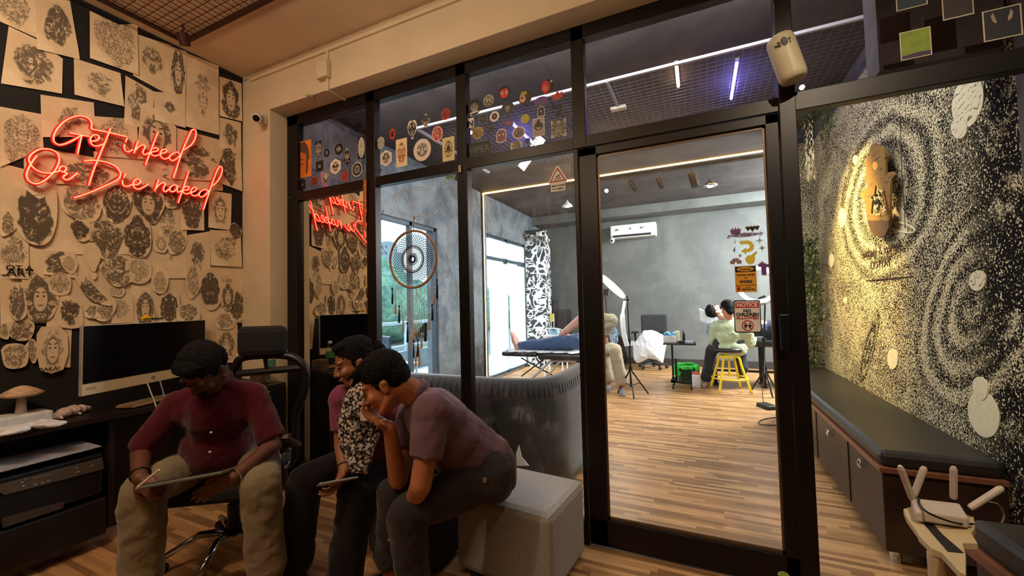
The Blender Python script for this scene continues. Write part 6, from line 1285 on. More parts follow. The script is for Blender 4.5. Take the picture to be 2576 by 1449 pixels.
for f in (fL, fR): shoe(pB, f, V(-.3, -1, 0), M_BLK)
def scarf_mat():
    m, b = newmat('floral_scarf'); v = N.t.nodes.new('ShaderNodeTexVoronoi'); v.inputs['Scale'].default_value = 62; N.t.links.new((coords()).s, v.inputs['Vector']); n = nnoise(coords(), 120, 3, .6)
    f = sstep(N(v.outputs['Distance'])+n*.45, .62, .70); f2 = sstep(n, .56, .62)
    setin(b, 'Base Color', nmix(nmax(1.0-f, f2*.9), lin((14, 12, 12)), lin((196, 186, 178)))); b.inputs['Roughness'].default_value = .9; return m
M_SC = scarf_mat(); sf_ = MB()
s1p = [at(928, 972, 1.97), at(905, 985, 1.93), at(893, 1030, 1.91), at(885, 1080, 1.90), at(890, 1130, 1.89), at(898, 1170, 1.87), at(900, 1192, 1.86)]
s2p = [at(938, 975, 1.98), at(930, 1010, 1.94), at(932, 1060, 1.93), at(925, 1110, 1.92), at(915, 1160, 1.89), at(910, 1195, 1.87)]
for P_2, w_ in ((s1p, .060), (s2p, .050)):
    c_ = curve(P_2, 5); n_ = len(c_); sf_.tube(c_, [w_*(.55+.6*math.sin(PI*min(1, (i+3)/n_))) for i in range(n_)], 14, flat=.42, up=CR)
sf_.torus(nkB+V(0, 0, .0), .062, .026, seg=24, rs=8); sf_.build('scarf', M_SC, pB, remesh=.007, sm=2, disp=.022, dscale=.045)
MB().box(at(915, 1042, 1.865), (.032, .003, .06), basis(CF, V(0, 0, 1))).build('name_card', mat('card_white', (214, 208, 190), .6), pB)
MB().torus(wrB.lerp(elB, .15), .031, .0022, axis=(elB-wrB), seg=20, rs=6).build('bangle', mat('dark_bangle', (70, 40, 24), .4), pB)
ph = thing('smartphone', at(846, 1215, 1.80), 'smartphone in the hand of the woman with the scarf', 'phone'); a_, b_2 = at(800, 1220, 1.77), at(896, 1203, 1.86); td = (b_2-a_).normalized(); ty_ = ((a_+b_2)/2-CAM).normalized()-V(0, 0, .10); ty_ = (ty_-td*ty_.dot(td)).normalized(); tn = td.cross(ty_)
RP = Matrix((td, ty_, tn)).transposed(); MB().box((a_+b_2)/2, ((b_2-a_).length, .075, .009), RP).build('shell', mat('phone_silver', (190, 200, 206), .25, .5), ph, bevel=.003); MB().box((a_+b_2)/2+tn*.005, ((b_2-a_).length-.008, .068, .001), RP).build('screen', mat('tablet_screen', (0, 0, 0)), ph)
# ---- man in the purple shirt on the pouffe
skC = skinmat('skin_brown_light', (176, 116, 80)); M_PU = weave('dusty_purple_cotton', (112, 88, 104), var=.08, fold=.45); M_GT = weave('charcoal_twill', (48, 47, 50), var=.15, fold=.4)
pC = person('person', (-.95, 1.8, 0), 'person in a purple polo seated on the grey pouffe, chin resting on a hand')
fC = (CR*-.86-CU*.50-CF*.12).normalized(); uC = (CU*.84-CR*.48); RC = basis(fC, uC); hcC = at(972, 958, 1.74); hcC = at(970, 966, 1.74)
nH, fH = at(1232, 1192, 1.82), at(1215, 1172, 2.0); nK, fK = at(1025, 1290, 1.66), at(992, 1240, 1.90); nF, fF = V(nK.x+.02, nK.y+.02, .08), V(fK.x-.05, fK.y+.02, .08)
nS, fS = at(1088, 1035, 1.68), at(1035, 1045, 1.96); nkC = at(1052, 998, 1.80); chC = at(1105, 1065, 1.82); beC = at(1180, 1145, 1.88)
nE, nW = at(1058, 1222, 1.60), at(1022, 1300, 1.74); fE, fW = at(1002, 1205, 1.83), at(980, 1075, 1.74)
b = MB(); PC = head(b, hcC, RC, 1.04); b.cap(PC(0, -.045, -.035), nkC, .056, .062); limb(b, [nS, nE, nW], [.05, .043, .027]); limb(b, [fS, fE, fW], [.05, .044, .028])
hand(b, nW, (CR*-.3-CU*.9), (CR*.4-CF*.8), 1, (.4, .4, .4, .4), 1.0, .4); hand(b, fW, (CR*-.52+CU*.34-CF*.04), (CR*-.35-CU*.75+CF*.1), 1, (.22, .30, .45, .60), 1.0, .3)
inner(b, nkC, nH, fH, nK, fK, nF, fF)
b.build('body', skC, pC, remesh=.0046, sm=2); face_parts(pC, PC, RC, 1.04); hair_cap(pC, PC, RC, 1.05, fringe=1.2, vol=1.10)
s_ = MB(); Rt = basis((CR*-.6-CU*.5-CF*.1), (CU*.75-CR*.6)); sd = (nS-fS).normalized(); upC = (nkC-beC).normalized(); RtC = Matrix((sd, sd.cross(upC)*-1, upC)).transposed()
for c_, r_ in ((mid(chC, nkC, .45), (.16, .10, .10)), (chC, (.185, .125, .14)), (mid(chC, beC), (.175, .12, .14)), (beC, (.17, .125, .14)), (mid(nH, fH)+V(0, 0, .05)-CR*.0, (.155, .125, .10))): s_.ell(c_, r_, RtC, 24, 16)
sleeve(s_, nS, nE.lerp(nS, .36), .078, .068); sleeve(s_, fS, fE.lerp(fS, .45), .075, .065); s_.cap(nkC, nkC-upC*.03, .066, .075); limb(s_, [nS, chC], [.085, .09]); limb(s_, [mid(nH, fH)+V(0, 0, .02)+CR*.01, mid(beC, chC)-upC*.02, mid(chC, nkC, .3)], [.135, .145, .125], 22)
s_.build('polo_shirt', M_PU, pC, remesh=.0085, sm=5, disp=.020, dscale=.10)
MB().tube([nkC+upC*.02+RtC @ V(.064*math.cos(t), .062*math.sin(t), .012*math.sin(t)) for t in [2*PI*k/24 for k in range(24)]], .017, 8, closed=True, flat=.4, up=upC).build('collar', M_PU, pC, smooth=True)
MB().ell(at(1035, 1086, 1.66), (.005, .005, .005)).build('shirt_button', mat('button_white', (0, 0, 0)), pC)
trousers(pC, nH, fH, nK, fK, nF, fF, M_GT, knee=.074, hem=.072)
for f in (nF, fF): shoe(pC, f, V(-.9, -.5, 0), M_BLK)
MB().box(at(1220, 1207, 1.70), (.016, .004, .022), basis(CF, V(0, 0, 1))).build('belt_clip', M_CHR, pC)
# ================================================================== STUDIO BEYOND THE GLASS
M_BM = mat('black_metal', (20, 20, 22), .45, .4); M_YM = mat('yellow_enamel', (232, 206, 20), .35, var=.04); M_WC = mat('white_sheet', (214, 220, 226), .85, var=.08, scale=12); M_BV = mat('black_vinyl', (24, 25, 28), .35, var=.1)
S_ = lambda px, py, Y: onY(px, py, Y)
# air conditioner
a, b_ = S_(1538, 574, 8.95), S_(1650, 600, 8.95); ac = thing('air_conditioner', ((a.x+b_.x)/2, 8.9, 2.69), 'white wall air conditioner with grey floral sprays on the far wall', 'air conditioner')
M_AC = mat('white_gloss_plastic', (228, 230, 226), .35, var=.02)
MB().span((a.x, 8.80, 2.70), (b_.x+.02, YB, 2.98)).build('casing', M_AC, ac, bevel=.02); MB().span((a.x+.06, 8.78, 2.715), (b_.x-.08, 8.80, 2.76)).build('air_outlet', M_BLK, ac); MB().span((a.x+.05, 8.77, 2.70), (b_.x-.05, 8.80, 2.713)).build('louvre', M_AC, ac)
fm = MB(); rnd = random.Random(2)
for cxx in (.18, .45, .74):
    c = V(a.x+(b_.x-a.x)*cxx, 8.797, 2.87)
    for k in range(9): an = rnd.uniform(-.4, 3.5); L_ = rnd.uniform(.03, .09); d = V(math.cos(an), 0, math.sin(an)*.6); fm.prism([c, c+d*L_*.5+V(0, 0, .008), c+d*L_, c+d*L_*.5-V(0, 0, .008)], (0, .002, 0))
fm.build('floral_print', mat('print_grey', (120, 126, 128), .6), ac); cm = S_(1540, 605, 8.75); sc2 = thing('small_camera', cm, 'small white camera below the left end of the air conditioner', 'camera'); MB().ell(cm, (.05, .05, .06)).build('body', M_AC, sc2, smooth=True); MB().cyl(cm+V(0, -.04, -.01), cm+V(0, -.056, -.014), .025).build('lens', M_BLK, sc2); MB().cyl(cm, V(cm.x, YB, cm.z+.05), .012).build('bracket', M_AC, sc2)
cm = S_(1364, 587, 8.0); sc3 = thing('dome_camera', cm, 'white camera mounted at the top of the calligraphy column', 'camera'); MB().tube([cm-V(.08, 0, 0), cm+V(.02, -.02, -.01)], [.05, .055], 16).build('body', M_AC, sc3, smooth=True); MB().ell(cm+V(.03, -.03, -.01), (.035, .035, .035)).build('lens', M_BLK, sc3); MB().cyl(cm-V(.08, 0, 0), V(-2.94, 8.2, cm.z), .015).build('bracket', M_AC, sc3)
# ring lights on tripods
def tripod(foot, top, name, label, feet, h_hub):
    t = thing(name, V(foot.x, foot.y, 0), label, 'tripod stand', 'tripod stands with ring lights'); hub = V(foot.x, foot.y, h_hub)
    MB().cyl(V(foot.x, foot.y, .12), hub+V(0, 0, .4), .014).build('lower_pole', M_BM, t); MB().cyl(hub+V(0, 0, .3), top, .010).build('upper_pole', M_BM, t); MB().cyl(hub-V(0, 0, .03), hub+V(0, 0, .04), .026).cyl(hub+V(0, 0, .38), hub+V(0, 0, .44), .02).build('collar', M_BM, t)
    for f in feet: f = onZ(*f, .012); MB().tube([hub, f], .011, 8).build('leg', M_BM, t); MB().tube([V(foot.x, foot.y, .14), hub.lerp(f, .55)], .006, 6).build('brace', M_BM, t)
    return t
f1 = V(-.93, 6.05, 0); top1 = S_(1578, 752, 6.05); tripod(f1, top1, 'tripod_stand', 'black tripod stand holding the glowing tilted ring light', ((1554, 988), (1595, 1003), (1631, 990)), .37)
ra, rb = S_(1512, 695, 5.9), S_(1569, 745, 6.05); ctr = (ra+rb)/2; ax = (rb-ra).normalized(); r_n = V(.35, .25, .9).normalized(); r_n = (r_n-ax*r_n.dot(ax)).normalized(); 
dview = (ctr-CAM).normalized(); sy_ = (dview*1.0+V(0, 0, .18)); sy_ = (sy_-ax*sy_.dot(ax)).normalized(); R_ = (rb-ra).length/2
rl = thing('ring_light', ctr-V(0, 0, .2), 'glowing warm white ring light tilted steeply beside the door frame', 'ring light', 'ring lights'); MB().torus(ctr, R_, .022, sx=ax, sy=sy_, seg=44, rs=8).build('glowing_ring', glow('ring_glow', (255, 244, 222), 16), rl, smooth=True)
MB().tube([rb, top1+V(0, 0, .02), top1], .014, 8).ell(top1, (.03, .03, .03)).build('bracket', M_BM, rl); lamp('ring_light_glow', 'POINT', ctr-V(0, 0, .12), 14, (1, .95, .85), .12)
cl = thing('white_cloth', top1-V(0, 0, .5), 'long white cloth hanging down the tripod pole', 'cloth'); MB().tube(curve([top1-V(.03, .03, .03), top1-V(.07, .03, .25), top1-V(.06, .03, .5), top1-V(.02, .03, .68)], 4), [.02]*4+[.035]*9, 8, flat=.25, up=(1, 0, 0)).build('fabric', M_WC, cl)
f2 = V(.80, 6.62, 0); top2 = S_(1925, 745, 6.6); tripod(f2, top2, 'tripod_stand', 'black tripod stand beside the door frame behind the NOTICE sign', ((1889, 983), (1944, 1000), (1955, 985)), .36)
rc = S_(1906, 716, 6.6); rl2 = thing('ring_light', rc-V(0, 0, .25), 'round ring light behind the amber WARNING sign', 'ring light', 'ring lights'); MB().torus(rc, .235, .026, sx=(1, 0, 0), sy=(0, .1, 1), seg=44).build('glowing_ring', glow('ring_glow2', (240, 248, 255), 7), rl2, smooth=True); MB().cyl(top2, rc-V(0, 0, .2), .016).build('bracket', M_BM, rl2)
wrp = MB(); rnd = random.Random(8)
for k in range(30): an = rnd.uniform(-1.6, .9); wrp.ell(rc+V(.27*math.cos(an), -.03, .27*math.sin(an)), (.03, .02, .025), seg=7, rings=5)
wrp.build('plastic_wrap', glassmat('clear_wrap', 2.0, smear=.6), rl2)
# yellow stools
def stool(c, h, name, label, k=1.0):
    t = thing(name, V(c.x, c.y, 0), label, 'stool', 'yellow stools'); fr = (.30*k)
    for i in range(4):
        an = PI/4+i*PI/2+.25; d = V(math.cos(an), math.sin(an), 0); MB().tube(curve([c+d*.10+V(0, 0, h-.10), c+d*.15+V(0, 0, h-.13), c+d*.18+V(0, 0, h-.25), c+d*fr+V(0, 0, .012)], 5), .0165, 10).build('leg', M_YM, t, smooth=True)
    MB().torus(c+V(0, 0, .20), .235*k, .011, seg=36).build('foot_ring', M_YM, t, smooth=True); MB().cyl(c+V(0, 0, h-.12), c+V(0, 0, h-.095), .13).cyl(c+V(0, 0, h-.4), c+V(0, 0, h-.1), .014).build('top_plate', M_YM, t)
    MB().cyl(c+V(0, 0, h-.10), c+V(0, 0, h-.04), .04).build('swivel', M_BM, t); MB().lathe([(.15, -.045), (.185, -.04), (.195, -.01), (.18, .015), (.10, .025)], c+V(0, 0, h), 32).build('seat_cushion', M_BV, t, smooth=True); return t
stc = V(.37, 6.75, 0); stool(stc, .62, 'stool', 'yellow four-legged stool with a round black seat under the person in green')
stool(V(-1.33, 6.5, 0), .55, 'stool', 'yellow stool half hidden by the door frame under the khaki trousers', .9)
# tattoo bed with the reclining client in the right bay
tb = thing('tattoo_bed', V(1.0, 7.3, 0), 'black treatment bed with dark legs behind the yellow stool', 'treatment bed')
h0_, h1_ = S_(1884, 862, 7.2), S_(1960, 866, 7.2); MB().span((.25, 7.05, .62), (2.2, 7.6, .72)).build('mattress', M_BV, tb, bevel=.02)
for x_, y_ in ((.20, 7.2), (.85, 7.15), (1.9, 7.15), (.85, 7.5)): MB().cyl(V(x_, y_, 0), V(x_, y_, .62), .024).lathe([(.04, 0), (.04, .03)], V(x_, y_, 0), 16).build('leg', M_BM, tb)
MB().span((.2, 7.30, .2), (1.9, 7.33, .23)).build('stretcher', M_BM, tb)
hp0 = S_(1796, 800, 7.2); MB().tube([V(.25, 7.2, .68), S_(1800, 868, 7.2), S_(1790, 818, 7.2)], .03, 8).build('headrest_arm', M_BM, tb)
hq = [S_(1758, 775, 7.1), S_(1762, 808, 7.1), S_(1800, 822, 7.1), S_(1806, 800, 7.1)]; MB().prism(hq, (0, .22, 0)).build('headrest_paper', M_WC, tb, bevel=.01)
pD = person('person', V(.7, 7.3, .7), 'person lying back on the treatment bed, head on white paper'); skD = skinmat('skin_client', (190, 140, 112)); hcD = S_(1797, 783, 7.15); RD = basis((CU*.96+CR*.28), (CR*-.95+CU*.25)); b = MB(); PD = head(b, hcD, RD, 1.0); shD = V(.55, 7.25, .95); b.cap(PD(0, -.03, -.05), shD, .055, .07); b.cap(shD, V(1.0, 7.3, .86), .12, .12); b.cap(V(1.0, 7.3, .86), V(1.7, 7.3, .80), .10, .06); b.build('body', skD, pD, remesh=.009, sm=2)
hair_cap(pD, PD, RD, 1.06); q = MB(); q.ell(PD(0, .055, -.075), (.055, .05, .05)); q.build('beard', M_HAIR, pD, remesh=.01); face_parts(pD, PD, RD, 1.0)
q = MB(); q.ell(V(.72, 7.3, .88), (.30, .2, .13)); q.cap(V(1.0, 7.3, .86), V(1.9, 7.3, .82), .16, .10); q.build('dark_shirt', weave('navy_cloth', (40, 44, 60)), pD, remesh=.014, sm=3, disp=.03)
tag(MB().ell(S_(1791, 830, 7.0), (.08, .06, .12), seg=14).build('patterned_bag', mat('patterned_cloth', (130, 138, 150), .8, var=.8, scale=40)), 'small black and white patterned bundle beside the headrest', 'bag')
# tattooist in green, back to the viewer
pE = person('person', V(stc.x, stc.y, .4), 'person in a pale green shirt on the yellow stool, back turned'); skE = skinmat('skin_artist', (176, 120, 88)); M_GR2 = weave('sage_cotton', (168, 182, 150), var=.06, fold=.6); M_DJ = weave('dark_denim', (44, 46, 52), var=.2)
hcE = S_(1830, 778, 6.72); RE = basis((CF*.9+CR*.05-CU*.35), V(0, 0, 1)); b = MB(); PE = head(b, hcE, RE, 1.05); nkE = S_(1833, 806, 6.73); b.cap(PE(0, -.03, -.05), nkE, .05, .055)
sl, sr2 = S_(1803, 820, 6.7), S_(1868, 816, 6.74); el, er = S_(1796, 858, 6.85), S_(1886, 862, 6.85); wl2, wr3 = S_(1812, 850, 7.0), S_(1898, 852, 6.98); lE, rE = S_(1790, 880, 6.95), S_(1862, 885, 7.05); pvE = V(stc.x, stc.y, .70)
limb(b, [sl, el, wl2], [.05, .042, .03]); limb(b, [sr2, er, wr3], [.05, .042, .03]); hand(b, wr3, CF*.8-CR*.3, CU, -1, k=.95)
hl2, hr2 = pvE+V(-.09, .03, 0), pvE+V(.09, .03, 0); fl2, fr2 = V(onZ(1778, 958, .08).x, onZ(1778, 958, .08).y, .08), V(.55, 7.0, .25)
inner(b, nkE, hl2, hr2, lE, rE, fl2, fr2); b.build('body', skE, pE, remesh=.009, sm=2); hair_cap(pE, PE, RE, 1.06, back=.02)
q = MB(); cE = S_(1838, 845, 6.74); bE = S_(1842, 876, 6.75); RtE = basis(CF, V(0, 0, 1))
for c_, r_ in ((S_(1836, 826, 6.74), (.20, .12, .13)), (cE, (.205, .13, .18)), (bE, (.215, .145, .14))): q.ell(c_, r_, RtE)
sleeve(q, sl, el, .085, .085); sleeve(q, el, wl2, .085, .06); sleeve(q, sr2, er, .085, .085); sleeve(q, er, wr3.lerp(er, .2), .085, .06); q.cap(nkE, nkE-V(0, 0, .04), .06, .07); q.build('shirt', M_GR2, pE, remesh=.013, sm=4, disp=.045, dscale=.10)
trousers(pE, hl2, hr2, lE, rE, fl2, fr2, M_DJ, knee=.075, hem=.09, hz=.06, vox=.013); shoe(pE, fl2, V(-.4, -1, 0), mat('tan_sandal', (150, 120, 96), .6)); shoe(pE, fr2, V(.2, 1, 0), M_BLK)
# massage bed, legs and seated helper at the left
mbd = thing('massage_bed', V(-2.3, 5.9, 0), 'folding massage bed with black pads and chrome legs behind the sofa', 'massage bed'); BY = 5.95
a, b_ = S_(1280, 893, BY), S_(1375, 893, BY); zB = .615
MB().span((a.x, BY-.28, zB-.07), (S_(1366, 893, BY).x, BY+.28, zB)).build('leg_pad', M_BV, mbd, bevel=.03); MB().span((S_(1368, 893, BY).x, BY-.28, zB-.10), (-1.36, BY+.28, zB-.01)).build('body_pad', M_BV, mbd, bevel=.03)
M_CB = mat('brushed_chrome', (190, 196, 200), .25, .9)
for x0, x1 in ((1390, 1340), (1415, 1372)): MB().tube(curve([S_(1450, 908, BY-.2), S_(x0, 908, BY-.2), S_(x0-12, 915, BY-.2), S_(x1, 950, BY-.25), V(S_(x1, 950, BY).x-.25, BY-.28, .015)], 4), .016, 8).build('chrome_leg', M_CB, mbd, smooth=True)
MB().tube(curve([V(-1.9, BY+.1, .45), V(-1.5, BY-.1, .45), V(-1.27, 5.85, .34), V(-1.25, 5.80, .012)], 4), .016, 8).build('chrome_leg', M_CB, mbd, smooth=True); MB().tube([V(-2.6, BY, .49), V(-2.0, BY, .2)], .010).tube([V(-2.6, BY, .2), V(-2.2, BY, .49)], .010).build('cross_brace', M_BM, mbd)
ds_ = thing('disposable_sheet', V(-2.3, BY, zB), 'white disposable sheet spread over the massage bed', 'sheet'); q = MB(); rnd = random.Random(6)
for k in range(26): q.ell(V(a.x+.08+(-1.5-a.x-.08)*k/26, BY-.08+rnd.uniform(-.10, .08), zB+.006), (.09, rnd.uniform(.13, .2), .014), seg=14, rings=8)
q.build('fabric', M_WC, ds_, remesh=.012, sm=2, disp=.02, dscale=.06)
pF = person('person', V(-2.2, BY, zB), 'barefoot person in blue jeans lying on the massage bed'); skF = skinmat('skin_feet', (196, 150, 132)); b = MB()
for dyy, px, py, tip in ((-.10, 1300, 872, (1288, 838)), (.10, 1304, 870, (1291, 842))):
    an = S_(px, py+2, BY+dyy); tp = S_(*tip, BY+dyy); b.cap(an+V(.14, 0, .0), an, .04, .042); b.ell(an.lerp(tp, .45), (.045, .05, .12), basis(V(0, 1, 0), (tp-an))); b.cap(an, tp, .04, .03); up2 = (tp-an).normalized()
    for j in range(5): p = tp+V(0, (j-2)*.019, 0)-up2*abs(j-1)*.008; b.cap(p-up2*.01, p+up2*.03, .012, .010, 8)
    b.cap(an, S_(1440, 858, BY+dyy*.8), .042, .06)
arm0, arm1 = S_(1412, 842, BY-.05), S_(1470, 796, BY-.1); b.cap(arm0, arm1, .045, .075); b.cap(S_(1445, 856, BY), arm0, .07, .04); b.build('body', skF, pF, remesh=.009, sm=2)
q = MB(); limb(q, [S_(1313, 870, BY-.1), S_(1360, 867, BY-.09), S_(1455, 858, BY-.07)], [.066, .082, .115], 18); limb(q, [S_(1313, 868, BY+.1), S_(1455, 856, BY+.09)], [.066, .11], 18); q.build('blue_jeans', weave('blue_denim', (66, 86, 116), var=.2, fold=.6), pF, remesh=.012, sm=3, disp=.035, dscale=.08)
pG = person('person', V(-1.33, 6.5, .4), 'person in khaki trousers and olive shirt half hidden by the door frame'); skG = skinmat('skin_helper', (170, 116, 86)); b = MB(); kG, hG, fG = S_(1548, 880, 6.1), V(-1.45, 6.5, .62), V(-1.07, 6.12, .08); kG2, fG2 = S_(1520, 880, 6.35), V(-1.30, 6.3, .08); hG2 = V(-1.55, 6.62, .62); nG = S_(1478, 770, 6.5)
eG, wG = S_(1538, 806, 6.25), S_(1523, 846, 6.2); inner(b, nG, hG, hG2, kG, kG2, fG, fG2); limb(b, [S_(1496, 800, 6.4), eG, wG], [.05, .042, .03]); hand(b, wG, CR*.2-CU, CF*-1, 1, k=1.0); PG = head(b, nG+V(0, 0, .2), basis(V(-.5, -.8, -.4), V(0, 0, 1)), 1.0); b.cap(nG, PG(0, -.03, -.05), .055, .05); b.build('body', skG, pG, remesh=.010, sm=2); hair_cap(pG, PG, basis(V(-.5, -.8, -.4), V(0, 0, 1)), 1.05)
q = MB(); limb(q, [nG-V(0, 0, .1), mid(hG, hG2)+V(0, 0, .05)], [.17, .16], 18); sleeve(q, S_(1490, 800, 6.4), eG, .09, .10); sleeve(q, eG, wG, .10, .055); q.build('olive_shirt', weave('olive_cotton', (104, 100, 84), fold=.7), pG, remesh=.013, sm=3, disp=.04)
trousers(pG, hG2, hG, kG2, kG, fG2, fG, weave('beige_cotton', (160, 148, 124), fold=.7), knee=.085, hem=.10, hz=.12, vox=.013); shoe(pG, fG, V(.2, -1, 0), mat('grey_shoe', (110, 106, 104), .7)); shoe(pG, fG2, V(.0, -1, 0), mat('grey_shoe', (0, 0, 0)))
# guitar leaning on the far wall
gt = thing('guitar', V(-1.85, 8.9, 0), 'dark guitar leaning on the far wall behind the khaki trousers', 'guitar'); g0, g1_ = S_(1524, 742, 8.85), S_(1530, 840, 8.85); MB().cyl(g0, g1_, .028, .034, 10).build('neck', mat('guitar_neck', (62, 54, 48), .4), gt)
MB().box(g0+V(0, 0, .05), (.10, .03, .16), taper=1.3).build('headstock', M_BLK, gt)
for k in range(3):
    for s in (-1, 1): MB().cyl(g0+V(s*.05, 0, .0+k*.045), g0+V(s*.09, 0, k*.045), .012, seg=8).build('tuning_peg', M_CB, gt)
gb = S_(1548, 890, 8.8); MB().prism([gb+V(x_, 0, z_) for x_, z_ in [(.24*math.cos(t)*(1-.18*math.exp(-((math.sin(t)-.25)*4)**2)), .42*math.sin(t)) for t in [2*PI*k/36 for k in range(36)]]], (0, .1, 0)).build('body', mat('guitar_black', (22, 22, 24), .25), gt, bevel=.01); MB().prism([S_(a_, b2, 8.78) for a_, b2 in ((1533, 850), (1545, 822), (1556, 830), (1555, 860), (1540, 880))], (0, .01, 0)).build('patterned_guard', mat('patterned_guard', (120, 140, 160), .5, var=.8, scale=30), gt)
tag(MB().box(S_(1583, 864, YB-.01), (.22, .012, .11)).build('wall_socket', M_AC, bevel=.003), 'white socket plate low on the far wall behind the tripod', 'socket')
# office chair draped with sheet
oc2 = thing('studio_chair', V(-.88, 8.55, 0), 'black office chair draped with a white sheet near the far wall', 'office chair'); cb2 = S_(1646, 826, 8.6); MB().box(cb2+V(.0, 0, .02), (.50, .06, .52)).build('backrest', mat('grey_black_fabric', (44, 46, 48), .85), oc2, bevel=.03)
for k in range(5):
    an = 2*PI*k/5+.3; e = V(-.88+.27*math.cos(an), 8.55+.22*math.sin(an), .06); MB().tube([V(-.88, 8.55, .12), e+V(0, 0, .02)], .018, 8).build('base_arm', M_BLK, oc2); MB().ell(e-V(0, 0, .02), (.035, .035, .038), seg=14, rings=8).build('caster', M_BLK, oc2)
MB().cyl(V(-.88, 8.55, .1), V(-.88, 8.55, .45), .03).build('gas_lift', M_BLK, oc2); MB().box(V(-.88, 8.5, .5), (.5, .45, .08)).build('seat', M_BLK, oc2, bevel=.02)
for px in (1597, 1665): p = S_(px, 836, 8.35); MB().box(p, (.12, .24, .03)).build('armrest', M_BLK, oc2, bevel=.008); MB().cyl(p, V(p.x, p.y+.1, .5), .02).build('armrest_post', M_BLK, oc2)
dr = thing('draped_sheet', V(-.9, 8.25, .3), 'white crinkled sheet draped over the studio chair', 'sheet'); q = MB(); O = [(1605, 850), (1618, 832), (1640, 830), (1668, 842), (1672, 862), (1676, 868), (1668, 915), (1650, 905), (1632, 902), (1612, 912), (1602, 914), (1594, 905), (1592, 868)]
gx = MB(); Pq = [S_(a_, b2, 8.2) for a_, b2 in O]; cq = sum(Pq, V(0, 0, 0))/len(Pq); ringm = [cq.lerp(p, .55)+V(0, -.06, 0) for p in Pq]; n_ = len(Pq); gx.add(Pq+ringm+[cq+V(0, -.08, 0)]+[p+V(0, .05, 0) for p in Pq], [(i, (i+1) % n_, n_+(i+1) % n_, n_+i) for i in range(n_)]+[(n_+i, n_+(i+1) % n_, 2*n_) for i in range(n_)]+[(i, 2*n_+1+i, 2*n_+1+(i+1) % n_, (i+1) % n_) for i in range(n_)]+[tuple(2*n_+1+i for i in range(n_-1, -1, -1))])
gx.build('fabric', M_WC, dr, remesh=.014, sm=2, disp=.02, dscale=.06)
# rolling tray table with supplies
ty2 = 6.78; trt = thing('tray_table', V(-.38, ty2, 0), 'black rolling tray table with tattoo supplies on top', 'tray table'); l0, l1 = S_(1670, 861, ty2), S_(1751, 861, ty2); zt2 = l0.z
MB().span((l0.x, ty2-.2, zt2-.02), (l1.x, ty2+.2, zt2)).build('tray', M_BM, trt, bevel=.005); xp = S_(1692, 900, ty2).x; MB().span((xp-.015, ty2-.02, .1), (xp+.012, ty2+.02, zt2-.02)).build('post', M_BM, trt); MB().span((xp+.03, ty2-.02, .1), (xp+.06, ty2+.02, zt2-.25)).build('post', M_BM, trt)
MB().span((xp-.03, ty2-.15, .10), (S_(1742, 970, ty2).x, ty2-.11, .13)).span((xp-.03, ty2-.15, .10), (xp+.03, ty2+.2, .13)).build('base_frame', M_BM, trt)
for x_, y_ in ((xp, ty2-.13), (S_(1740, 970, ty2).x, ty2-.13), (xp, ty2+.18)): MB().cyl(V(x_-.012, y_, .038), V(x_+.012, y_, .038), .036).build('caster', M_BLK, trt)
def item(nm, px, py, w_, h_, m_, label, cat, shape='box', yo=0.0):
    p = S_(px, py, ty2+yo); z = zt2+.001; t = MB()
    if shape == 'box': t.box(V(p.x, ty2+yo, z+h_/2), (w_, .1, h_))
    else: t.lathe([(w_/2, 0), (w_/2, h_*.75), (w_*.2, h_*.85), (w_*.2, h_)], V(p.x, ty2+yo, z), 16)
    return tag(t.build(nm, m_, bevel=.004 if shape == 'box' else 0, smooth=shape != 'box'), label, cat, 'supplies on the tray table')
item('tissue_box', 1684, 855, .17, .10, mat('box_white', (0, 0, 0)), 'white glove box with blue tissue on the tray table', 'box'); q = MB(); pb = S_(1684, 840, ty2)
for k in range(8): q.ell(pb+V(-.06+.017*k, 0, .0+.02*math.sin(k)), (.028, .04, .02), seg=8, rings=6)
tag(q.build('blue_tissue', mat('blue_tissue', (92, 160, 214), .8, var=.3, scale=30), remesh=.008, sm=1), 'bunched blue film on the white glove box', 'tissue')
item('cream_cup', 1704, 855, .06, .17, mat('cream_cup', (206, 200, 160), .6), 'cream paper cup behind the glove box', 'cup', 'box', .08); item('spray_bottle', 1720, 850, .042, .20, M_BLK, 'tall black bottle with a pale label on the tray table', 'bottle', 'lathe', .05)
item('ink_tray', 1714, 855, .10, .035, M_BLK, 'small black ink tray on the tray table', 'tray', 'box', -.1); item('crumpled_foil', 1732, 858, .14, .03, mat('crumpled_foil', (190, 200, 216), .3, .5, var=.5, scale=60), 'crumpled foil wrap at the right end of the tray table', 'foil', 'box', -.08)
# bin with green bag, jar, power brick, cables
bn_ = thing('waste_bin', V(-.25, 7.0, 0), 'dark waste bin lined with a bright green bag', 'bin'); bc2 = V(-.22, 7.2, 0); MB().lathe([(.12, 0), (.155, .27)], bc2, 24).build('bin_body', mat('bin_green_black', (24, 44, 30), .5), bn_)
q = MB(); rnd = random.Random(14)
for k in range(28): an = 2*PI*k/28; dl_ = rnd.uniform(.05, .16) if an < 3.3 or an > 5.6 else rnd.uniform(.02, .06); q.cap(bc2+V(.165*math.cos(an), .165*math.sin(an), .29), bc2+V(.18*math.cos(an), .18*math.sin(an), .29-dl_), .022, .016, 8)
for k in range(7): q.cap(bc2+V(-.12-.01*k, -.12, .28), bc2+V(-.15+.012*k, -.14, .06+.02*k), .02, .012, 8)
q.build('green_bag', mat('green_bag', (40, 190, 60), .35, var=.3, scale=30), bn_, remesh=.010, sm=2, disp=.03, dscale=.04)
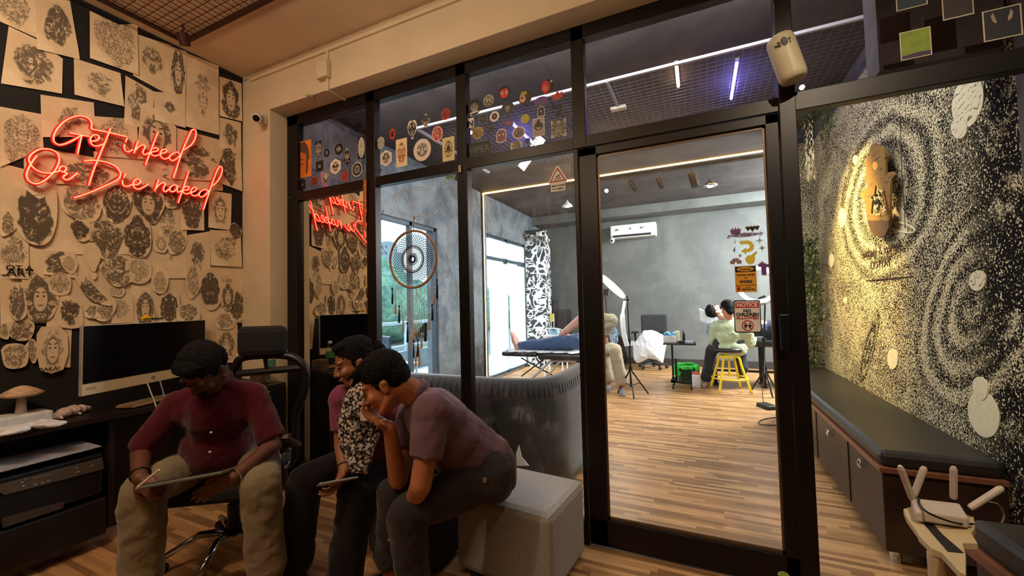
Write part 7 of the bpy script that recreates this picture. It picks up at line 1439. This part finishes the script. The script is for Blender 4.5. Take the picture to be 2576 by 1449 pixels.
jr = thing('plastic_jar', V(-.08, 6.83, 0), 'clear plastic jar with a red lid beside the bin', 'jar'); MB().lathe([(.055, 0), (.06, .02), (.06, .19), (.05, .215)], V(-.08, 6.86, 0), 24).build('body', mat('frosted_plastic', (200, 196, 196), .4), jr, smooth=True); MB().lathe([(.056, .21), (.056, .24)], V(-.08, 6.86, 0), 24).build('lid', mat('red_lid', (206, 92, 76), .5), jr)
pb_ = onZ(1931, 1022, .02); tag(MB().box(V(pb_.x, pb_.y, .022), (.14, .22, .042), Matrix.Rotation(.5, 3, 'Z')).build('power_brick', M_BLK, bevel=.006), 'black power brick on the studio floor near the door', 'power brick')
tag(MB().tube(curve([V(pb_.x-.03, pb_.y+.1, .04), onZ(1918, 985, .2), onZ(1923, 940, .5), S_(1924, 880, 6.6)], 6), .004, 6).build('power_cable', M_BLK), 'thin black cable rising from the power brick', 'cable')
tag(MB().tube(curve([onZ(1968, 1050, .006), onZ(1935, 1052, .006), onZ(1910, 1060, .006), onZ(1915, 1068, .006), onZ(1968, 1070, .006)], 6), .005, 6).build('floor_cable', M_BLK), 'black cable looped on the studio floor beside the door frame', 'cable')
# speaker boxes and trolley by the calligraphy column
tag(MB().span((S_(1367, 755, 8.7).x, 8.55, 0), (S_(1397, 755, 8.7).x, 8.9, S_(1380, 755, 8.7).z)).build('tall_cabinet', mat('slate_cabinet', (40, 44, 50), .5), bevel=.005), 'tall slate cabinet beside the calligraphy column', 'cabinet')
bs = thing('black_locker', V(S_(1412, 820, 8.7).x, 8.7, 0), 'black box unit with rounded panel right of the tall cabinet', 'cabinet'); MB().span((S_(1398, 779, 8.7).x, 8.5, 0), (S_(1430, 779, 8.7).x, 8.9, S_(1412, 779, 8.7).z)).build('body', mat('slate_black', (30, 32, 36), .45), bs, bevel=.01); MB().span((S_(1402, 785, 8.49).x, 8.485, .5), (S_(1418, 785, 8.49).x, 8.50, S_(1412, 786, 8.49).z)).build('panel', mat('slate_dark', (20, 22, 26), .3), bs, bevel=.006)
tl = thing('supply_trolley', V(S_(1400, 830, 7.2).x, 7.2, 0), 'white wire trolley with supplies and a yellow card', 'trolley'); zt3 = S_(1395, 842, 7.2).z; x0, x1 = S_(1370, 830, 7.2).x, S_(1420, 830, 7.2).x
MB().tube(curve([V(x0, 7.1, zt3), V(x0+.02, 7.1, zt3+.09), V(x0+.12, 7.1, zt3+.12), V(x1-.12, 7.1, zt3+.12), V(x1-.02, 7.1, zt3+.09), V(x1, 7.1, zt3)], 5), .010, 8).build('handle_rail', M_AC, tl); MB().span((x0, 7.05, zt3-.03), (x1, 7.4, zt3)).build('top_tray', M_AC, tl, bevel=.005)
for x_ in (x0+.02, x1-.02):
    for y_ in (7.08, 7.38): MB().cyl(V(x_, y_, 0), V(x_, y_, zt3-.03), .012).build('leg', M_AC, tl)
MB().span((x0+.12, 7.1, zt3+.001), (x0+.28, 7.25, zt3+.10)).build('supply_box', mat('supply_blue', (150, 190, 216), .6, var=.4, scale=14), tl); MB().span((x0+.15, 7.12, zt3+.102), (x0+.25, 7.22, zt3+.125)).build('blue_lid', mat('lid_blue', (60, 150, 196), .5), tl)
p = S_(1389, 799, 7.2); MB().box(p, (.085, .004, .15)).build('yellow_card', mat('card_yellow', (214, 200, 110), .6, var=.25, scale=30), tl); MB().cyl(V(p.x+.03, 7.2, zt3), V(p.x+.03, 7.2, p.z), .006).build('card_stick', M_AC, tl)
# ================================================================== OUTSIDE THE WINDOWS
bal = struct('trim_5', B(((-8.0, 2.0, -.1), (-3.6, 9.5, .02))), mat('balcony_floor', (150, 160, 162), .8), org=O0)
rw = thing('balcony_railing', V(-5.6, 5.5, 0), 'pale grey metal railing on the balcony outside', 'railing'); M_RL = mat('pale_railing', (176, 196, 204), .5); rx = -5.6
MB().span((rx-.03, 2.4, .98), (rx+.03, 9.4, 1.04)).build('top_rail', M_RL, rw); MB().span((rx-.02, 2.4, .52), (rx+.02, 9.4, .55)).build('mid_rail', M_RL, rw); MB().span((rx-.05, 2.4, .02), (rx+.05, 9.4, .42)).build('kerb', mat('balcony_kerb', (120, 132, 138), .8), rw)
for k in range(7): MB().span((rx-.03, 2.6+k*1.05, .4), (rx+.03, 2.66+k*1.05, 1.0)).build('post', M_RL, rw)
bcn = thing('balcony_chair', V(-4.6, 4.15, 0), 'dark chair on the balcony outside the window', 'chair'); c = at(970, 880, 6.2); MB().box(c, (.42, .04, .42), Matrix.Rotation(-.5, 3, 'Z')).build('backrest', mat('slate_chair', (50, 56, 76), .6), bcn, bevel=.02); MB().box(V(c.x+.1, c.y+.2, c.z-.25), (.44, .44, .05)).build('seat', mat('beige_seat', (200, 180, 150), .7), bcn, bevel=.02)
for dx_, dy_ in ((-.08, .02), (.28, .02), (-.08, .38), (.28, .38)): MB().cyl(V(c.x+dx_, c.y+dy_, .02), V(c.x+dx_, c.y+dy_, c.z-.26), .015).build('leg', M_RL, bcn)
fh = MB(); rnd = random.Random(31)
def hillm():
    m, b = newmat('wooded_hill'); n = nnoise(coords(), .55, 5, .65, .6); n2 = nnoise(coords(), 2.2, 3, .6)
    setin(b, 'Base Color', nmix(sstep(n*.6+n2*.4, .38, .62), lin((92, 138, 122)), lin((160, 200, 168)))); b.inputs['Roughness'].default_value = .95; return m  # distance haze is mixed into these two hill colours
for k in range(150):
    t = rnd.random(); x_ = -32-rnd.random()*16; y_ = 14+rnd.random()*60; h_ = max(.2, (1-abs((y_-40)/42))*9.5*(1-.3*rnd.random())); fh.ell(V(x_, y_, h_*rnd.uniform(.15, .85)-1.5), (3.4, 3.6, 2.8), seg=10, rings=7)
hl_ = fh.build('wooded_hillside', hillm(), remesh=.7, sm=1, disp=1.2, dscale=1.2); hl_['kind'] = 'stuff'; hl_['label'] = 'hazy green wooded hillside seen through the window'; hl_['category'] = 'trees'
gp = struct('trim_6', B(((-70, -5, -3.2), (-8.2, 90, -3.0))), mat('pale_ground', (170, 176, 170), .9), org=O0)
for k, (px, hh, lab) in enumerate(((975, 1.0, 'pale grey apartment tower on the hill, left of the dreamcatcher ring'), (992, .86, 'lower apartment block beside the tower on the hill'))):
    d_ = ray(px, 700); bpt = CAM+d_*(96+4*k); w_ = 3.2; top = CAM+ray(px, 610 if k == 0 else 636)*(96+4*k); ap = thing('apartment_block', V(bpt.x, bpt.y, -3), lab, 'building', 'apartment blocks on the hill'); MB().span((bpt.x-w_/2, bpt.y-w_/2, -3), (bpt.x+w_/2, bpt.y+w_/2, top.z)).build('walls', mat('apartment_grey', (160, 176, 182), .9), ap)
    for i in range(3):
        for j in range(5): MB().box(V(bpt.x-1.1+1.1*i, bpt.y-w_/2-.01, top.z-1.2-j*1.5), (.5, .04, .7)).build('window', mat('apartment_window', (96, 116, 130), .5), ap)
